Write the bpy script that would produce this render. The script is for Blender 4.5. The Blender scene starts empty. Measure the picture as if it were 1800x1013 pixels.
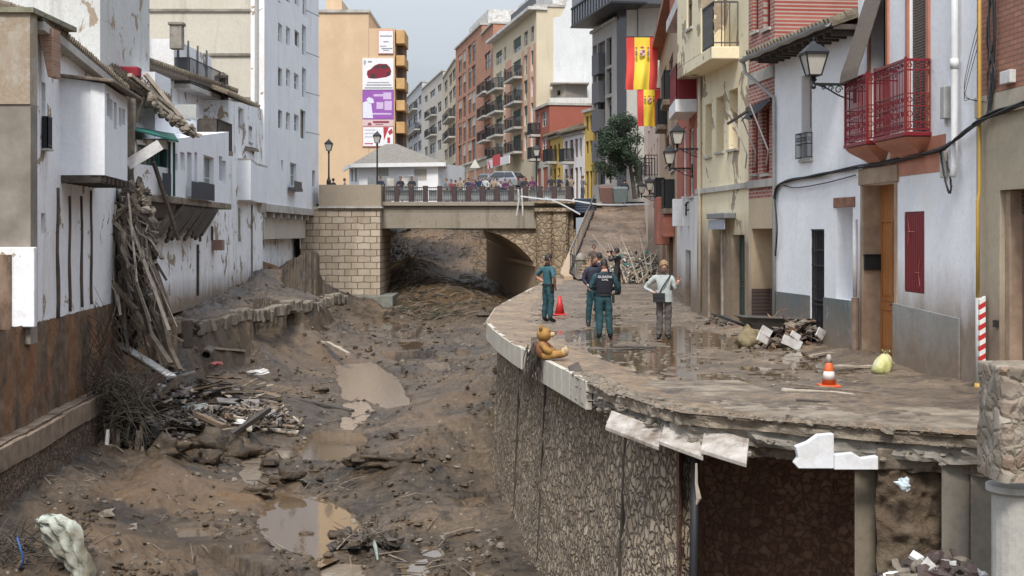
import bpy, math, random
import numpy as np
from mathutils import Vector, Matrix, noise as mnoise
R = random.Random(11)
SC = bpy.context.scene; COL = SC.collection
rad = math.radians
# ------------------------------------------------------------------ camera, world, sun, exposure
F, CX, HY, CH = 2400.0, 900.0, 410.0, 2.34      # focal length in photo pixels, horizon row, eye height over the street
cam_d = bpy.data.cameras.new('camera'); cam = bpy.data.objects.new('camera', cam_d); COL.objects.link(cam)
cam.location = (0, 0, CH); cam.rotation_euler = (rad(90), 0, 0)
cam_d.sensor_width = 36; cam_d.lens = 48; cam_d.shift_y = -96.5/1800; cam_d.clip_start = .1; cam_d.clip_end = 5000
SC.camera = cam
W = bpy.data.worlds.new('World'); SC.world = W; W.use_nodes = True
wt = W.node_tree; bg = wt.nodes['Background']
sky = wt.nodes.new('ShaderNodeTexSky'); sky.sky_type = 'NISHITA'; sky.sun_disc = False
SUN_EL, SUN_AZ = 52, 186        # sun behind the camera, a little to the left
sky.sun_elevation = rad(SUN_EL); sky.sun_rotation = rad(SUN_AZ); sky.air_density = 1.2; sky.dust_density = 2.5
tc = wt.nodes.new('ShaderNodeTexCoord'); mp = wt.nodes.new('ShaderNodeMapping'); mp.inputs['Scale'].default_value = (1, 1, 3)
wn = wt.nodes.new('ShaderNodeTexNoise'); wn.inputs['Scale'].default_value = 1.6; wn.inputs['Detail'].default_value = 5
wr = wt.nodes.new('ShaderNodeValToRGB'); wr.color_ramp.elements[0].position = .38; wr.color_ramp.elements[0].color = (.45, .45, .45, 1)
wr.color_ramp.elements[1].position = .66; wr.color_ramp.elements[1].color = (.98, .98, .98, 1)
mx = wt.nodes.new('ShaderNodeMixRGB'); mx.inputs['Color2'].default_value = (6.2, 6.75, 7.4, 1)   # the overcast layer, in the sky texture's own units
wt.links.new(tc.outputs['Generated'], mp.inputs['Vector']); wt.links.new(mp.outputs[0], wn.inputs['Vector'])
wt.links.new(wn.outputs[0], wr.inputs[0]); wt.links.new(wr.outputs[0], mx.inputs['Fac'])
wt.links.new(sky.outputs[0], mx.inputs['Color1'])
sx = wt.nodes.new('ShaderNodeSeparateXYZ'); wt.links.new(tc.outputs['Generated'], sx.inputs[0])     # overcast skies are about three times brighter overhead
gr = wt.nodes.new('ShaderNodeMapRange'); wt.links.new(sx.outputs[2], gr.inputs[0]); gr.inputs[1].default_value = 0; gr.inputs[2].default_value = 1; gr.inputs[3].default_value = .37; gr.inputs[4].default_value = 1.9
vm = wt.nodes.new('ShaderNodeVectorMath'); vm.operation = 'SCALE'; wt.links.new(mx.outputs[0], vm.inputs[0]); wt.links.new(gr.outputs[0], vm.inputs['Scale']); wt.links.new(vm.outputs[0], bg.inputs['Color'])
bg.inputs['Strength'].default_value = .075
sl = bpy.data.lights.new('sun', 'SUN'); sl.energy = 1.5; sl.angle = rad(12); sl.color = (1, .96, .9)
so = bpy.data.objects.new('sun', sl); COL.objects.link(so)
_d = Vector((math.sin(rad(SUN_AZ))*math.cos(rad(SUN_EL)), math.cos(rad(SUN_AZ))*math.cos(rad(SUN_EL)), math.sin(rad(SUN_EL))))
so.rotation_euler = _d.to_track_quat('Z', 'Y').to_euler()
SC.view_settings.view_transform = 'Standard'; SC.view_settings.look = 'None'; SC.view_settings.exposure = 1.2; SC.view_settings.gamma = 1

# ------------------------------------------------------------------ helpers
def P(px, py, D): return Vector(((px-CX)/F*D, D, CH-(py-HY)/F*D))
def G(px, py, z=0.0): return P(px, py, (CH-z)*F/(py-HY))
def V(*a): return Vector(a)
Z = Vector((0, 0, 1))
class MB:
    def __init__(s): s.v = []; s.f = []; s.mi = []; s.m = 0; s.o = Vector((0, 0, 0))
    def add(s, vs, fs):
        n = len(s.v); s.v += [tuple(Vector(v)) for v in vs]
        for f in fs: s.f.append([n+i for i in f]); s.mi.append(s.m)
        return s
    def poly(s, *pts): return s.add(pts, [list(range(len(pts)))])
    def hexa(s, p):   # p: 4 bottom, 4 top in the same order
        return s.add(p, [[3,2,1,0],[4,5,6,7],[0,1,5,4],[1,2,6,5],[2,3,7,6],[3,0,4,7]])
    def box(s, c, size, rz=0, M=None):
        x, y, z = size[0]/2, size[1]/2, size[2]/2
        pts = [V(-x,-y,-z),V(x,-y,-z),V(x,y,-z),V(-x,y,-z),V(-x,-y,z),V(x,-y,z),V(x,y,z),V(-x,y,z)]
        m = M if M is not None else Matrix.Rotation(rz, 3, 'Z')
        return s.hexa([m @ p + Vector(c) for p in pts])
    def bar(s, a, b, w, h, up=Z, w2=None, h2=None):
        a = Vector(a); b = Vector(b); d = (b-a).normalized(); up = Vector(up)
        if abs(d.dot(up)) > .98: up = V(0,1,0) if abs(d.y) < .9 else V(1,0,0)
        x = d.cross(up).normalized(); y = x.cross(d).normalized()
        w2 = w if w2 is None else w2; h2 = h if h2 is None else h2
        q = []
        for c, ww, hh in ((a, w, h), (b, w2, h2)):
            q += [c-x*ww/2-y*hh/2, c+x*ww/2-y*hh/2, c+x*ww/2+y*hh/2, c-x*ww/2+y*hh/2]
        return s.hexa(q)
    def tube(s, pts, r, n=6, cap=True):
        pts = [Vector(p) for p in pts]; N = len(pts); rr = r if isinstance(r, (list, tuple)) else [r]*N
        n0 = len(s.v); px = None
        for i, p in enumerate(pts):
            d = (pts[min(i+1, N-1)]-pts[max(i-1, 0)]).normalized()
            if px is None:
                up = Z if abs(d.z) < .9 else V(1,0,0); px = d.cross(up).normalized()
            else: px = (px-d*px.dot(d)).normalized()
            py = d.cross(px)
            for k in range(n):
                a = 2*math.pi*k/n; s.v.append(tuple(p+(px*math.cos(a)+py*math.sin(a))*rr[i]))
        for i in range(N-1):
            for k in range(n):
                s.f.append([n0+i*n+k, n0+i*n+(k+1)%n, n0+(i+1)*n+(k+1)%n, n0+(i+1)*n+k]); s.mi.append(s.m)
        if cap:
            s.f.append([n0+k for k in range(n)][::-1]); s.mi.append(s.m); s.f.append([n0+(N-1)*n+k for k in range(n)]); s.mi.append(s.m)
        return s
    def prism(s, pts, vec):
        pts = [Vector(p) for p in pts]; vec = Vector(vec); n = len(pts)
        return s.add(pts+[p+vec for p in pts], [list(range(n))[::-1], list(range(n, 2*n))]+[[i, (i+1)%n, n+(i+1)%n, n+i] for i in range(n)])
    def lathe(s, prof, c=(0,0,0), n=12, M=None):
        n0 = len(s.v); c = Vector(c)
        for r, z in prof:
            for k in range(n):
                a = 2*math.pi*k/n; p = V(r*math.cos(a), r*math.sin(a), z)
                if M is not None: p = M @ p
                s.v.append(tuple(p+c))
        for i in range(len(prof)-1):
            for k in range(n):
                s.f.append([n0+i*n+k, n0+i*n+(k+1)%n, n0+(i+1)*n+(k+1)%n, n0+(i+1)*n+k]); s.mi.append(s.m)
        s.f.append([n0+k for k in range(n)][::-1]); s.mi.append(s.m)
        s.f.append([n0+(len(prof)-1)*n+k for k in range(n)]); s.mi.append(s.m)
        return s
    def blob(s, c, r, seed=0, amp=.2, fr=1.5, nu=12, nv=8, M=None):
        c = Vector(c); n0 = len(s.v); off = V(seed*7.3, seed*3.1, seed*1.7)
        for j in range(nv+1):
            t = math.pi*j/nv
            for k in range(nu):
                a = 2*math.pi*k/nu; d = V(math.sin(t)*math.cos(a), math.sin(t)*math.sin(a), math.cos(t))
                q = 1+amp*mnoise.noise(d*fr+off)*2+amp*.5*mnoise.noise(d*fr*3+off)
                p = V(d.x*r[0]*q, d.y*r[1]*q, d.z*r[2]*q)
                if M is not None: p = M @ p
                s.v.append(tuple(c+p))
        for j in range(nv):
            for k in range(nu):
                s.f.append([n0+j*nu+k, n0+(j+1)*nu+k, n0+(j+1)*nu+(k+1)%nu, n0+j*nu+(k+1)%nu]); s.mi.append(s.m)
        return s
    def build(s, name, mat, parent=None, smooth=False, bevel=0, sub=0):
        off = Vector((0,0,0)); p = parent
        while p is not None: off = off+Vector(p.location); p = p.parent
        me = bpy.data.meshes.new(name)
        me.from_pydata([(v[0]-off.x, v[1]-off.y, v[2]-off.z) for v in s.v], [], s.f)
        mats = mat if isinstance(mat, (list, tuple)) else [mat]
        for m in mats: me.materials.append(m)
        if len(mats) > 1: me.polygons.foreach_set('material_index', s.mi)
        if smooth: me.polygons.foreach_set('use_smooth', [True]*len(s.f))
        me.validate(); me.update()
        o = bpy.data.objects.new(name, me); COL.objects.link(o)
        if parent is not None: o.parent = parent
        if bevel:
            b = o.modifiers.new('bevel', 'BEVEL'); b.width = bevel; b.segments = 2; b.limit_method = 'ANGLE'
        if sub:
            b = o.modifiers.new('sub', 'SUBSURF'); b.levels = sub; b.render_levels = sub
        return o
def tag(o, label, cat, group=None):
    o['label'] = label; o['category'] = cat
    if group: o['group'] = group
    return o
def thing(name, label, cat, loc=(0,0,0), group=None):
    o = bpy.data.objects.new(name, None); o.empty_display_size = .3; COL.objects.link(o); o.location = loc
    return tag(o, label, cat, group)
def struct(o): o['kind'] = 'structure'; return o
def stuff(o, label=None, cat=None):
    o['kind'] = 'stuff'
    if label: tag(o, label, cat)
    return o
def kids(o): return [c for c in ALLK.get(o.name, [])]
def dup(root, loc=None, rz=None, label=None, group=None, parent=None, scale=None):
    c = root.copy(); COL.objects.link(c)
    if parent is not None: c.parent = parent
    if loc is not None: c.location = loc
    if rz is not None: c.rotation_euler = (0, 0, rz)
    if scale is not None: c.scale = (scale,)*3
    if label: c['label'] = label
    if group: c['group'] = group
    for ch in list(root.children): dup(ch, parent=c)
    return c
def place(o, loc, rz=0, scale=None):
    o.location = loc; o.rotation_euler = (0, 0, rz)
    if scale is not None: o.scale = (scale,)*3
    return o

# ------------------------------------------------------------------ materials
def newmat(name):
    m = bpy.data.materials.new(name); m.use_nodes = True
    return m, m.node_tree, m.node_tree.nodes['Principled BSDF']
def nd(t, typ, **kw):
    n = t.nodes.new(typ)
    for k, v in kw.items():
        if k in n.inputs: n.inputs[k].default_value = v
        else: setattr(n, k, v)
    return n
def lk(t, a, b): t.links.new(a, b)
def worldpos(t, sc=(1,1,1)):
    g = nd(t, 'ShaderNodeNewGeometry'); m = nd(t, 'ShaderNodeMapping'); m.inputs['Scale'].default_value = sc
    lk(t, g.outputs['Position'], m.inputs['Vector']); return m.outputs[0]
def ramp(t, src, stops):
    r = nd(t, 'ShaderNodeValToRGB'); e = r.color_ramp.elements
    while len(e) < len(stops): e.new(.5)
    for i, (p, c) in enumerate(stops):
        e[i].position = p; e[i].color = c if len(c) == 4 else (*c, 1)
    lk(t, src, r.inputs[0]); return r.outputs[0]
def mixc(t, fac, a, b, typ='MIX'):
    m = nd(t, 'ShaderNodeMixRGB', blend_type=typ)
    for s, k in ((fac, 'Fac'), (a, 'Color1'), (b, 'Color2')):
        if isinstance(s, bpy.types.NodeSocket): lk(t, s, m.inputs[k])
        elif k == 'Fac': m.inputs[k].default_value = s
        else: m.inputs[k].default_value = (*s, 1) if len(s) == 3 else s
    return m.outputs[0]
def noise_n(t, vec, scale, detail=6, rough=.6, dist=0):
    n = nd(t, 'ShaderNodeTexNoise', Scale=scale, Detail=detail, Roughness=rough, Distortion=dist)
    lk(t, vec, n.inputs['Vector']); return n.outputs[0]
def bump(t, b, h, strength=.5, dist=.02, prev=None):
    n = nd(t, 'ShaderNodeBump', Strength=strength, Distance=dist); lk(t, h, n.inputs['Height'])
    if prev is not None: lk(t, prev, n.inputs['Normal'])
    lk(t, n.outputs[0], b.inputs['Normal']); return n.outputs[0]
def g3(v): return (v, v, v, 1)
def vmul(c, k): return tuple(min(1, x*k) for x in c)
_cache = {}
def plaster(name, col, stain=(.13,.11,.085), amt=.5, mud=None, peel=0, rough=.85, grime=.35):
    """painted render: mottling, vertical rain streaks, optional peeling patches and a flood line at height mud"""
    m, t, b = newmat(name); wp = worldpos(t); st = worldpos(t, (1,1,.13)); st2 = worldpos(t, (1,1,.3))
    c = mixc(t, noise_n(t, wp, .6, 8), vmul(col, .8), vmul(col, 1.1))
    c = mixc(t, ramp(t, noise_n(t, wp, 9, 8, .7), [(.45, g3(0)), (.75, g3(grime))]), c, vmul(col, .62))
    c = mixc(t, ramp(t, noise_n(t, st, 1.3, 10, .72, .3), [(.56, g3(0)), (.74, g3(amt))]), c, stain)
    c = mixc(t, ramp(t, noise_n(t, st2, .7, 6, .7), [(.55, g3(0)), (.68, g3(amt*.5))]), c, vmul(stain, 2))
    fac = ramp(t, noise_n(t, wp, 1.7, 12, .78), [(.57, g3(0)), (.66, g3(amt*.9))])
    c = mixc(t, fac, c, vmul(stain, 1.5))
    if peel:
        pf = ramp(t, noise_n(t, wp, .9, 10, .62, .6), [(.62-peel*.2, g3(0)), (.63-peel*.2, g3(1))])
        pc = mixc(t, noise_n(t, wp, 14, 6), (.2,.15,.1), (.42,.34,.25))
        c = mixc(t, pf, c, pc)
    if mud is not None:
        s = nd(t, 'ShaderNodeSeparateXYZ'); lk(t, nd_geo(t), s.inputs[0])
        a = nd(t, 'ShaderNodeMath', operation='MULTIPLY_ADD'); lk(t, noise_n(t, st2, 1.1, 8, .7), a.inputs[0]); a.inputs[1].default_value = -1.5
        lk(t, s.outputs[2], a.inputs[2])
        mf = ramp(t, maprange(t, a.outputs[0], mud-1.35, mud-.35), [(0, g3(.95)), (.5, g3(.45)), (1, g3(0))])
        c = mixc(t, mf, c, mixc(t, noise_n(t, wp, 5, 6), (.13,.09,.06), (.30,.22,.155)))
    lk(t, c, b.inputs['Base Color']); b.inputs['Roughness'].default_value = rough
    p = bump(t, b, noise_n(t, wp, 4, 9, .7), .45, .03); bump(t, b, noise_n(t, wp, 60, 4), .25, .004, p)
    return m
def nd_geo(t): return nd(t, 'ShaderNodeNewGeometry').outputs['Position']
def maprange(t, src, a, b_):
    m = nd(t, 'ShaderNodeMapRange'); lk(t, src, m.inputs[0]); m.inputs[1].default_value = a; m.inputs[2].default_value = b_; return m.outputs[0]
def planevec(t, u):
    """(distance along the wall, height) as the texture vector"""
    g = nd_geo(t); d = nd(t, 'ShaderNodeVectorMath', operation='DOT_PRODUCT'); lk(t, g, d.inputs[0]); d.inputs[1].default_value = (u[0], u[1], 0)
    s = nd(t, 'ShaderNodeSeparateXYZ'); lk(t, g, s.inputs[0]); c = nd(t, 'ShaderNodeCombineXYZ')
    lk(t, d.outputs['Value'], c.inputs[0]); lk(t, s.outputs[2], c.inputs[1]); return c.outputs[0]
def bricks(name, u, c1, c2, mortar, bw=.25, bh=.065, ms=.012, dirt=.4, rough=.85, bs=.6, dist=0, dcol=(.09,.07,.05)):
    m, t, b = newmat(name); v = planevec(t, u); wp = worldpos(t)
    if dist:
        nz = nd(t, 'ShaderNodeTexNoise', Scale=1.5, Detail=3); lk(t, wp, nz.inputs['Vector'])
        a = nd(t, 'ShaderNodeMixRGB', blend_type='ADD'); a.inputs[0].default_value = dist; lk(t, v, a.inputs[1]); lk(t, nz.outputs['Color'], a.inputs[2]); v = a.outputs[0]
    k = nd(t, 'ShaderNodeTexBrick', Scale=1.0); lk(t, v, k.inputs['Vector'])
    k.inputs['Brick Width'].default_value = bw; k.inputs['Row Height'].default_value = bh; k.inputs['Mortar Size'].default_value = ms
    k.inputs['Mortar Smooth'].default_value = .3; k.inputs['Bias'].default_value = 0
    k.inputs['Color1'].default_value = (*c1, 1); k.inputs['Color2'].default_value = (*c2, 1); k.inputs['Mortar'].default_value = (*mortar, 1)
    c = mixc(t, .55, k.outputs[0], mixc(t, noise_n(t, wp, 1.1, 9, .7), (.25,.25,.25), (1.4,1.4,1.4)), 'MULTIPLY')
    c = mixc(t, ramp(t, noise_n(t, worldpos(t, (1,1,.2)), 1.2, 9, .7), [(.45, g3(0)), (.72, g3(dirt))]), c, dcol)
    lk(t, c, b.inputs['Base Color']); b.inputs['Roughness'].default_value = rough
    p = bump(t, b, k.outputs['Fac'], -bs, .03); bump(t, b, noise_n(t, wp, 12, 6, .7), .5, .02, p)
    return m
def rubble(name, cols, scale=4, dirt=(.12,.075,.045), dfac=.5, bs=1, zst=1.0, mort=(.05,.04,.03)):
    m, t, b = newmat(name); wp = worldpos(t, (1,1,zst))
    nz = nd(t, 'ShaderNodeTexNoise', Scale=scale*.9, Detail=3); lk(t, wp, nz.inputs['Vector'])
    a = nd(t, 'ShaderNodeMixRGB', blend_type='ADD'); a.inputs[0].default_value = .22; lk(t, wp, a.inputs[1]); lk(t, nz.outputs['Color'], a.inputs[2])
    v1 = nd(t, 'ShaderNodeTexVoronoi', Scale=scale, feature='F1'); lk(t, a.outputs[0], v1.inputs['Vector'])
    v2 = nd(t, 'ShaderNodeTexVoronoi', Scale=scale, feature='DISTANCE_TO_EDGE'); lk(t, a.outputs[0], v2.inputs['Vector'])
    hs = nd(t, 'ShaderNodeSeparateColor'); lk(t, v1.outputs['Color'], hs.inputs[0])
    c = ramp(t, hs.outputs[0], [(i/(len(cols)-1), cc) for i, cc in enumerate(cols)])
    c = mixc(t, .6, c, mixc(t, noise_n(t, wp, scale*2.5, 8, .7), (.4,.4,.4), (1.4,1.4,1.4)), 'MULTIPLY')
    edge = ramp(t, v2.outputs['Distance'], [(.0, g3(.95)), (.035, g3(.6)), (.10, g3(0))])
    c = mixc(t, edge, c, mort)
    c = mixc(t, ramp(t, noise_n(t, worldpos(t, (1,1,.35)), .7, 9, .7), [(.4, g3(0)), (.7, g3(dfac))]), c, dirt)
    lk(t, c, b.inputs['Base Color']); b.inputs['Roughness'].default_value = .8
    hgt = ramp(t, v2.outputs['Distance'], [(.0, g3(0)), (.2, g3(1))])
    p = bump(t, b, hgt, bs, .07); bump(t, b, noise_n(t, wp, 25, 6, .7), .6, .02, p)
    return m
def noisy(name, c1, c2, scale=3, rough=.8, bs=.4, bd=.02, metal=0, c3=None, f3=.5, st=(1,1,1), spec=.5, r2=None):
    """two-tone mottled surface with an optional third blotch colour"""
    key = (name,)
    if key in _cache: return _cache[key]
    m, t, b = newmat(name); wp = worldpos(t, st)
    c = mixc(t, ramp(t, noise_n(t, wp, scale, 9, .65), [(.3, g3(0)), (.7, g3(1))]), c1, c2)
    if c3: c = mixc(t, ramp(t, noise_n(t, wp, scale*.37, 9, .7), [(.48, g3(0)), (.62, g3(f3))]), c, c3)
    lk(t, c, b.inputs['Base Color']); b.inputs['Roughness'].default_value = rough; b.inputs['Metallic'].default_value = metal
    b.inputs['Specular IOR Level'].default_value = spec
    if r2 is not None: lk(t, ramp(t, noise_n(t, wp, scale*.6, 6), [(.35, g3(rough)), (.6, g3(r2))]), b.inputs['Roughness'])
    bump(t, b, noise_n(t, wp, scale*4, 8, .7), bs, bd)
    _cache[key] = m; return m
def flat(name, c, rough=.6, metal=0, spec=.5, alpha=1, emis=None):
    if name in _cache: return _cache[name]
    m, t, b = newmat(name); wp = worldpos(t)
    lk(t, mixc(t, noise_n(t, wp, 6, 5), vmul(c, .75), vmul(c, 1.2)), b.inputs['Base Color'])
    b.inputs['Roughness'].default_value = rough; b.inputs['Metallic'].default_value = metal; b.inputs['Specular IOR Level'].default_value = spec
    _cache[name] = m; return m
def wood(name, c1, c2, ax=(1,1,1)):
    return noisy(name, c1, c2, 5, .75, .6, .01, st=ax)
M = {}
M['white_paint'] = flat('white_paint', (.7,.7,.7), .5)
M['glass'] = flat('dark_glass', (.035,.04,.045), .12, spec=.8)
M['glass_far'] = flat('window_glass', (.07,.075,.085), .2, spec=.6)
M['dark'] = flat('dark_interior', (.015,.013,.012), .9)
M['iron'] = flat('black_iron', (.02,.021,.024), .5, .3)
M['rail'] = flat('grey_iron_rail', (.09,.09,.095), .5, .4)
M['concrete'] = noisy('concrete', (.17,.15,.125), (.34,.31,.27), 2.2, .85, .5, .02, c3=(.1,.085,.06), f3=.6)
M['concrete_pale'] = noisy('pale_concrete', (.33,.31,.28), (.52,.5,.46), 1.7, .85, .4, .02, c3=(.2,.18,.15), f3=.5)
M['timber'] = noisy('weathered_timber', (.09,.065,.045), (.25,.2,.15), 6, .8, .7, .015)
M['timber_dark'] = noisy('dark_wet_timber', (.03,.024,.019), (.09,.07,.055), 6, .7, .6, .015)
M['timber_pale'] = noisy('pale_timber', (.25,.2,.15), (.48,.41,.33), 5, .75, .5, .01)
M['whitish'] = noisy('muddy_white_board', (.45,.44,.42), (.68,.67,.66), 4, .7, .3, .01, c3=(.2,.15,.1), f3=.5)
M['stone'] = noisy('muddy_stone', (.1,.08,.06), (.27,.23,.18), 5, .85, .8, .03)
M['roof'] = noisy('roof_tile', (.07,.06,.045), (.23,.17,.125), 7, .9, .8, .03, c3=(.1,.1,.05), f3=.7)
M['roof_pale'] = noisy('grey_roof_tile', (.13,.12,.105), (.24,.22,.19), 5, .9, .6, .03)
M['pvc'] = flat('grey_pipe', (.38,.38,.36), .5)
M['cable'] = flat('black_cable', (.016,.016,.018), .6)
M['steel'] = flat('grey_steel', (.3,.31,.32), .4, .6)
# ------------------------------------------------------------------ terrain noise (numpy)
def vnoise(x, y, seed):
    xi = np.floor(x).astype(np.int64); yi = np.floor(y).astype(np.int64); fx = x-xi; fy = y-yi
    u = fx*fx*fx*(fx*(fx*6-15)+10); v = fy*fy*fy*(fy*(fy*6-15)+10)
    def h(a, b):
        n = (a*374761393+b*668265263+seed*982451653) & 0x7fffffff
        n = ((n ^ (n >> 13))*1274126177) & 0x7fffffff
        return ((n ^ (n >> 16)) & 0xffff)/65535.0*2-1
    return (h(xi, yi)*(1-u)+h(xi+1, yi)*u)*(1-v)+(h(xi, yi+1)*(1-u)+h(xi+1, yi+1)*u)*v
def fbm(x, y, wl, octs, seed, gain=.5, ridged=False):
    s = 0; a = 1; tot = 0; w = wl
    for k in range(octs):
        ca, sa = math.cos(k*1.1+.4), math.sin(k*1.1+.4)
        n = vnoise((x*ca-y*sa)/w+k*17.3, (x*sa+y*ca)/w+k*9.1, seed+k)
        if ridged: n = 1-2*np.abs(n)
        s = s+n*a; tot += a; a *= gain; w *= .5
    return s/tot
def grid_obj(name, X, Y, Zz, mat, mask=None):
    r, c = X.shape; me = bpy.data.meshes.new(name)
    co = np.stack([X, Y, Zz], -1).reshape(-1, 3).astype(np.float32)
    i = np.arange(r*c).reshape(r, c)
    q = np.stack([i[:-1, :-1], i[:-1, 1:], i[1:, 1:], i[1:, :-1]], -1).reshape(-1, 4)
    if mask is not None: q = q[mask.reshape(-1)]
    me.vertices.add(len(co)); me.vertices.foreach_set('co', co.ravel())
    me.loops.add(q.size); me.loops.foreach_set('vertex_index', q.ravel().astype(np.int32))
    me.polygons.add(len(q)); me.polygons.foreach_set('loop_start', (np.arange(len(q))*4).astype(np.int32))
    me.polygons.foreach_set('use_smooth', np.ones(len(q), bool))
    me.materials.append(mat); me.update(calc_edges=True)
    o = bpy.data.objects.new(name, me); COL.objects.link(o); return o
def pl(x, pts):
    return np.interp(x, [p[0] for p in pts], [p[1] for p in pts])
# street edge over the river and facade line, X as a function of distance Y
EDGE = [(15,6.5),(15.6,4.9),(16.3,3.7),(17.3,2.16),(19.4,1.41),(22.5,.94),(28,.06),(31,-.3),(35,-.66),(42,-.5),(50,.2),(62,1.3),(70,1.9),(95,4.2)]
FACX = [(10,7.2),(20.2,6.87),(26,6.59),(30.6,5.89),(32.6,5.65),(38,5.15),(46,5.56),(62,6.7),(78,7.75),(95,9.2)]
LEFTX = [(15,-10.2),(20,-10.4),(29.3,-11),(42,-12.1),(46.8,-12.3),(70.7,-13.4),(92.8,-14.3),(150,-17)]
def wetmud(name, c1, c2, c3, sc=1.0, wet=.5, rmin=.18, peb=True, attr=None, spec=.5):
    m, t, b = newmat(name); wp = worldpos(t)
    c = mixc(t, ramp(t, noise_n(t, wp, .45*sc, 10, .68), [(.35, g3(0)), (.65, g3(1))]), c1, c2)
    c = mixc(t, ramp(t, noise_n(t, wp, 1.6*sc, 10, .75, .5), [(.5, g3(0)), (.62, g3(.8))]), c, c3)
    c = mixc(t, .85, c, mixc(t, ramp(t, noise_n(t, wp, 8*sc, 10, .8), [(.33, g3(0)), (.67, g3(1))]), (.32,.3,.28), (1.6,1.55,1.5)), 'MULTIPLY')
    if attr:
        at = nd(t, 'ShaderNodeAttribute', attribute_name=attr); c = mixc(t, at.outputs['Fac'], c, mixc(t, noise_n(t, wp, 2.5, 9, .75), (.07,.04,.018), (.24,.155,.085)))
    if peb:
        v = nd(t, 'ShaderNodeTexVoronoi', Scale=9*sc); lk(t, wp, v.inputs['Vector'])
        hs = nd(t, 'ShaderNodeSeparateColor'); lk(t, v.outputs['Color'], hs.inputs[0])
        f1 = ramp(t, v.outputs['Distance'], [(.22, g3(1)), (.3, g3(0))]); f2 = ramp(t, hs.outputs[0], [(.93, g3(0)), (.94, g3(.6))])
        c = mixc(t, mixc(t, 1.0, f1, f2, 'MULTIPLY'), c, (.36,.32,.27))
    lk(t, c, b.inputs['Base Color'])
    lk(t, ramp(t, noise_n(t, wp, .9*sc, 8, .7), [(.5-wet*.22, g3(rmin)), (.58, g3(max(rmin, .5))), (.72, g3(.85))]), b.inputs['Roughness'])
    b.inputs['Specular IOR Level'].default_value = spec
    p = bump(t, b, noise_n(t, wp, 5*sc, 9, .75), 1.0, .08); bump(t, b, noise_n(t, wp, 30*sc, 7, .75), .7, .015, p)
    return m
M['bed'] = wetmud('river_mud', (.036,.026,.017), (.15,.108,.068), (.012,.009,.006), 1.0, .9, .2, attr='clay_and_light', spec=.45)
M['street'] = wetmud('street_mud', (.10,.072,.046), (.27,.198,.13), (.03,.021,.014), 1.0, 1.7, .15, spec=.8)
M['ramp'] = wetmud('ramp_mud', (.10,.068,.045), (.24,.175,.125), (.05,.035,.025), .6, .6)
M['pave'] = wetmud('muddy_paving', (.23,.16,.098), (.38,.28,.18), (.12,.085,.06), 1.0, .9, .18, peb=False)
m, t, b = newmat('muddy_water'); b.inputs['Base Color'].default_value = (.13,.09,.055,1); b.inputs['Roughness'].default_value = .03; b.inputs['IOR'].default_value = 1.5
b.inputs['Specular IOR Level'].default_value = .75
bump(t, b, noise_n(t, worldpos(t, (1,.35,1)), 9, 3, .5), .05, .02); M['water'] = m
m, t, b = newmat('rippling_water'); b.inputs['Base Color'].default_value = (.24,.19,.14,1); b.inputs['Roughness'].default_value = .07; b.inputs['Specular IOR Level'].default_value = 1
bump(t, b, noise_n(t, worldpos(t, (1,.5,1)), 6, 5, .6), .4, .05); M['ripple'] = m

# ------------------------------------------------------------------ river bed: one sheet with banks, terrace, pools
def zb(Y): return pl(Y, [(15,-4.5),(25,-4.25),(40,-4.0),(60,-3.5),(90,-2.9),(100,-2.5)])
POOLS = [  # outline in photo coordinates of its surroundings, water level
    ([(478,862),(560,872),(628,905),(640,950),(560,988),(478,968),(448,930),(455,893)], -4.16),
    ([(555,757),(640,760),(648,785),(600,812),(540,812),(505,792)], -3.98),
    ([(585,650),(655,645),(700,668),(728,708),(650,716),(600,696)], -3.70),
    ([(590,748),(600,735),(640,718),(668,722),(640,742),(610,758)], -3.93),
    ([(600,712),(640,708),(660,722),(620,730)], -3.85),
    ([(255,785),(330,775),(365,790),(350,806),(262,806)], -3.98),
    ([(560,992),(640,988),(650,1030),(560,1030)], -4.24),
    ([(735,962),(775,958),(790,985),(740,985)], -4.2),
    ([(696,990),(750,985),(770,1030),(690,1030)], -4.22),
    ([(655,560),(720,566),(700,585),(660,580)], -3.05),
    ([(800,610),(824,612),(822,630),(804,626)], -3.2),
    ([(420,800),(470,795),(455,860),(425,850)], -4.02),
    ([(755,1040),(830,1000),(880,1010),(860,1050)], -4.25),
    ([(742,640),(790,636),(800,650),(760,656)], -3.42),
    ([(700,600),(748,598),(742,616),(705,618)], -3.22),
    ([(735,758),(790,752),(800,768),(745,772)], -3.9),
    ([(800,880),(850,872),(862,893),(815,898)], -4.1),
    ([(300,930),(380,925),(395,945),(315,950)], -4.02),
    ([(600,575),(640,570),(650,590),(612,592)], -3.05),
]
def sdist(px, py, poly):
    """signed distance (negative inside) of the points to a polygon"""
    d = np.full(px.shape, 1e9); ins = np.zeros(px.shape, bool); n = len(poly)
    for i in range(n):
        x0, y0 = poly[i]; x1, y1 = poly[(i+1) % n]; ex, ey = x1-x0, y1-y0
        t_ = np.clip(((px-x0)*ex+(py-y0)*ey)/(ex*ex+ey*ey), 0, 1)
        d = np.minimum(d, np.hypot(px-x0-t_*ex, py-y0-t_*ey))
        c = ((y0 > py) != (y1 > py)) & (px < (x1-x0)*(py-y0)/((y1-y0) if y1 != y0 else 1e-9)+x0)
        ins ^= c
    return np.where(ins, -d, d)
def sstep(x, a, b_):
    u = np.clip((x-a)/(b_-a), 0, 1); return u*u*(3-2*u)
rows = np.exp(np.linspace(math.log(17), math.log(150), 900)); cols_ = np.linspace(-17.5, 4.6, 600)
BX, BY = np.meshgrid(cols_, rows)
def gauss(cx, cy, rx, ry, h): return h*np.exp(-((BX-cx)/rx)**2-((BY-cy)/ry)**2)
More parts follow.
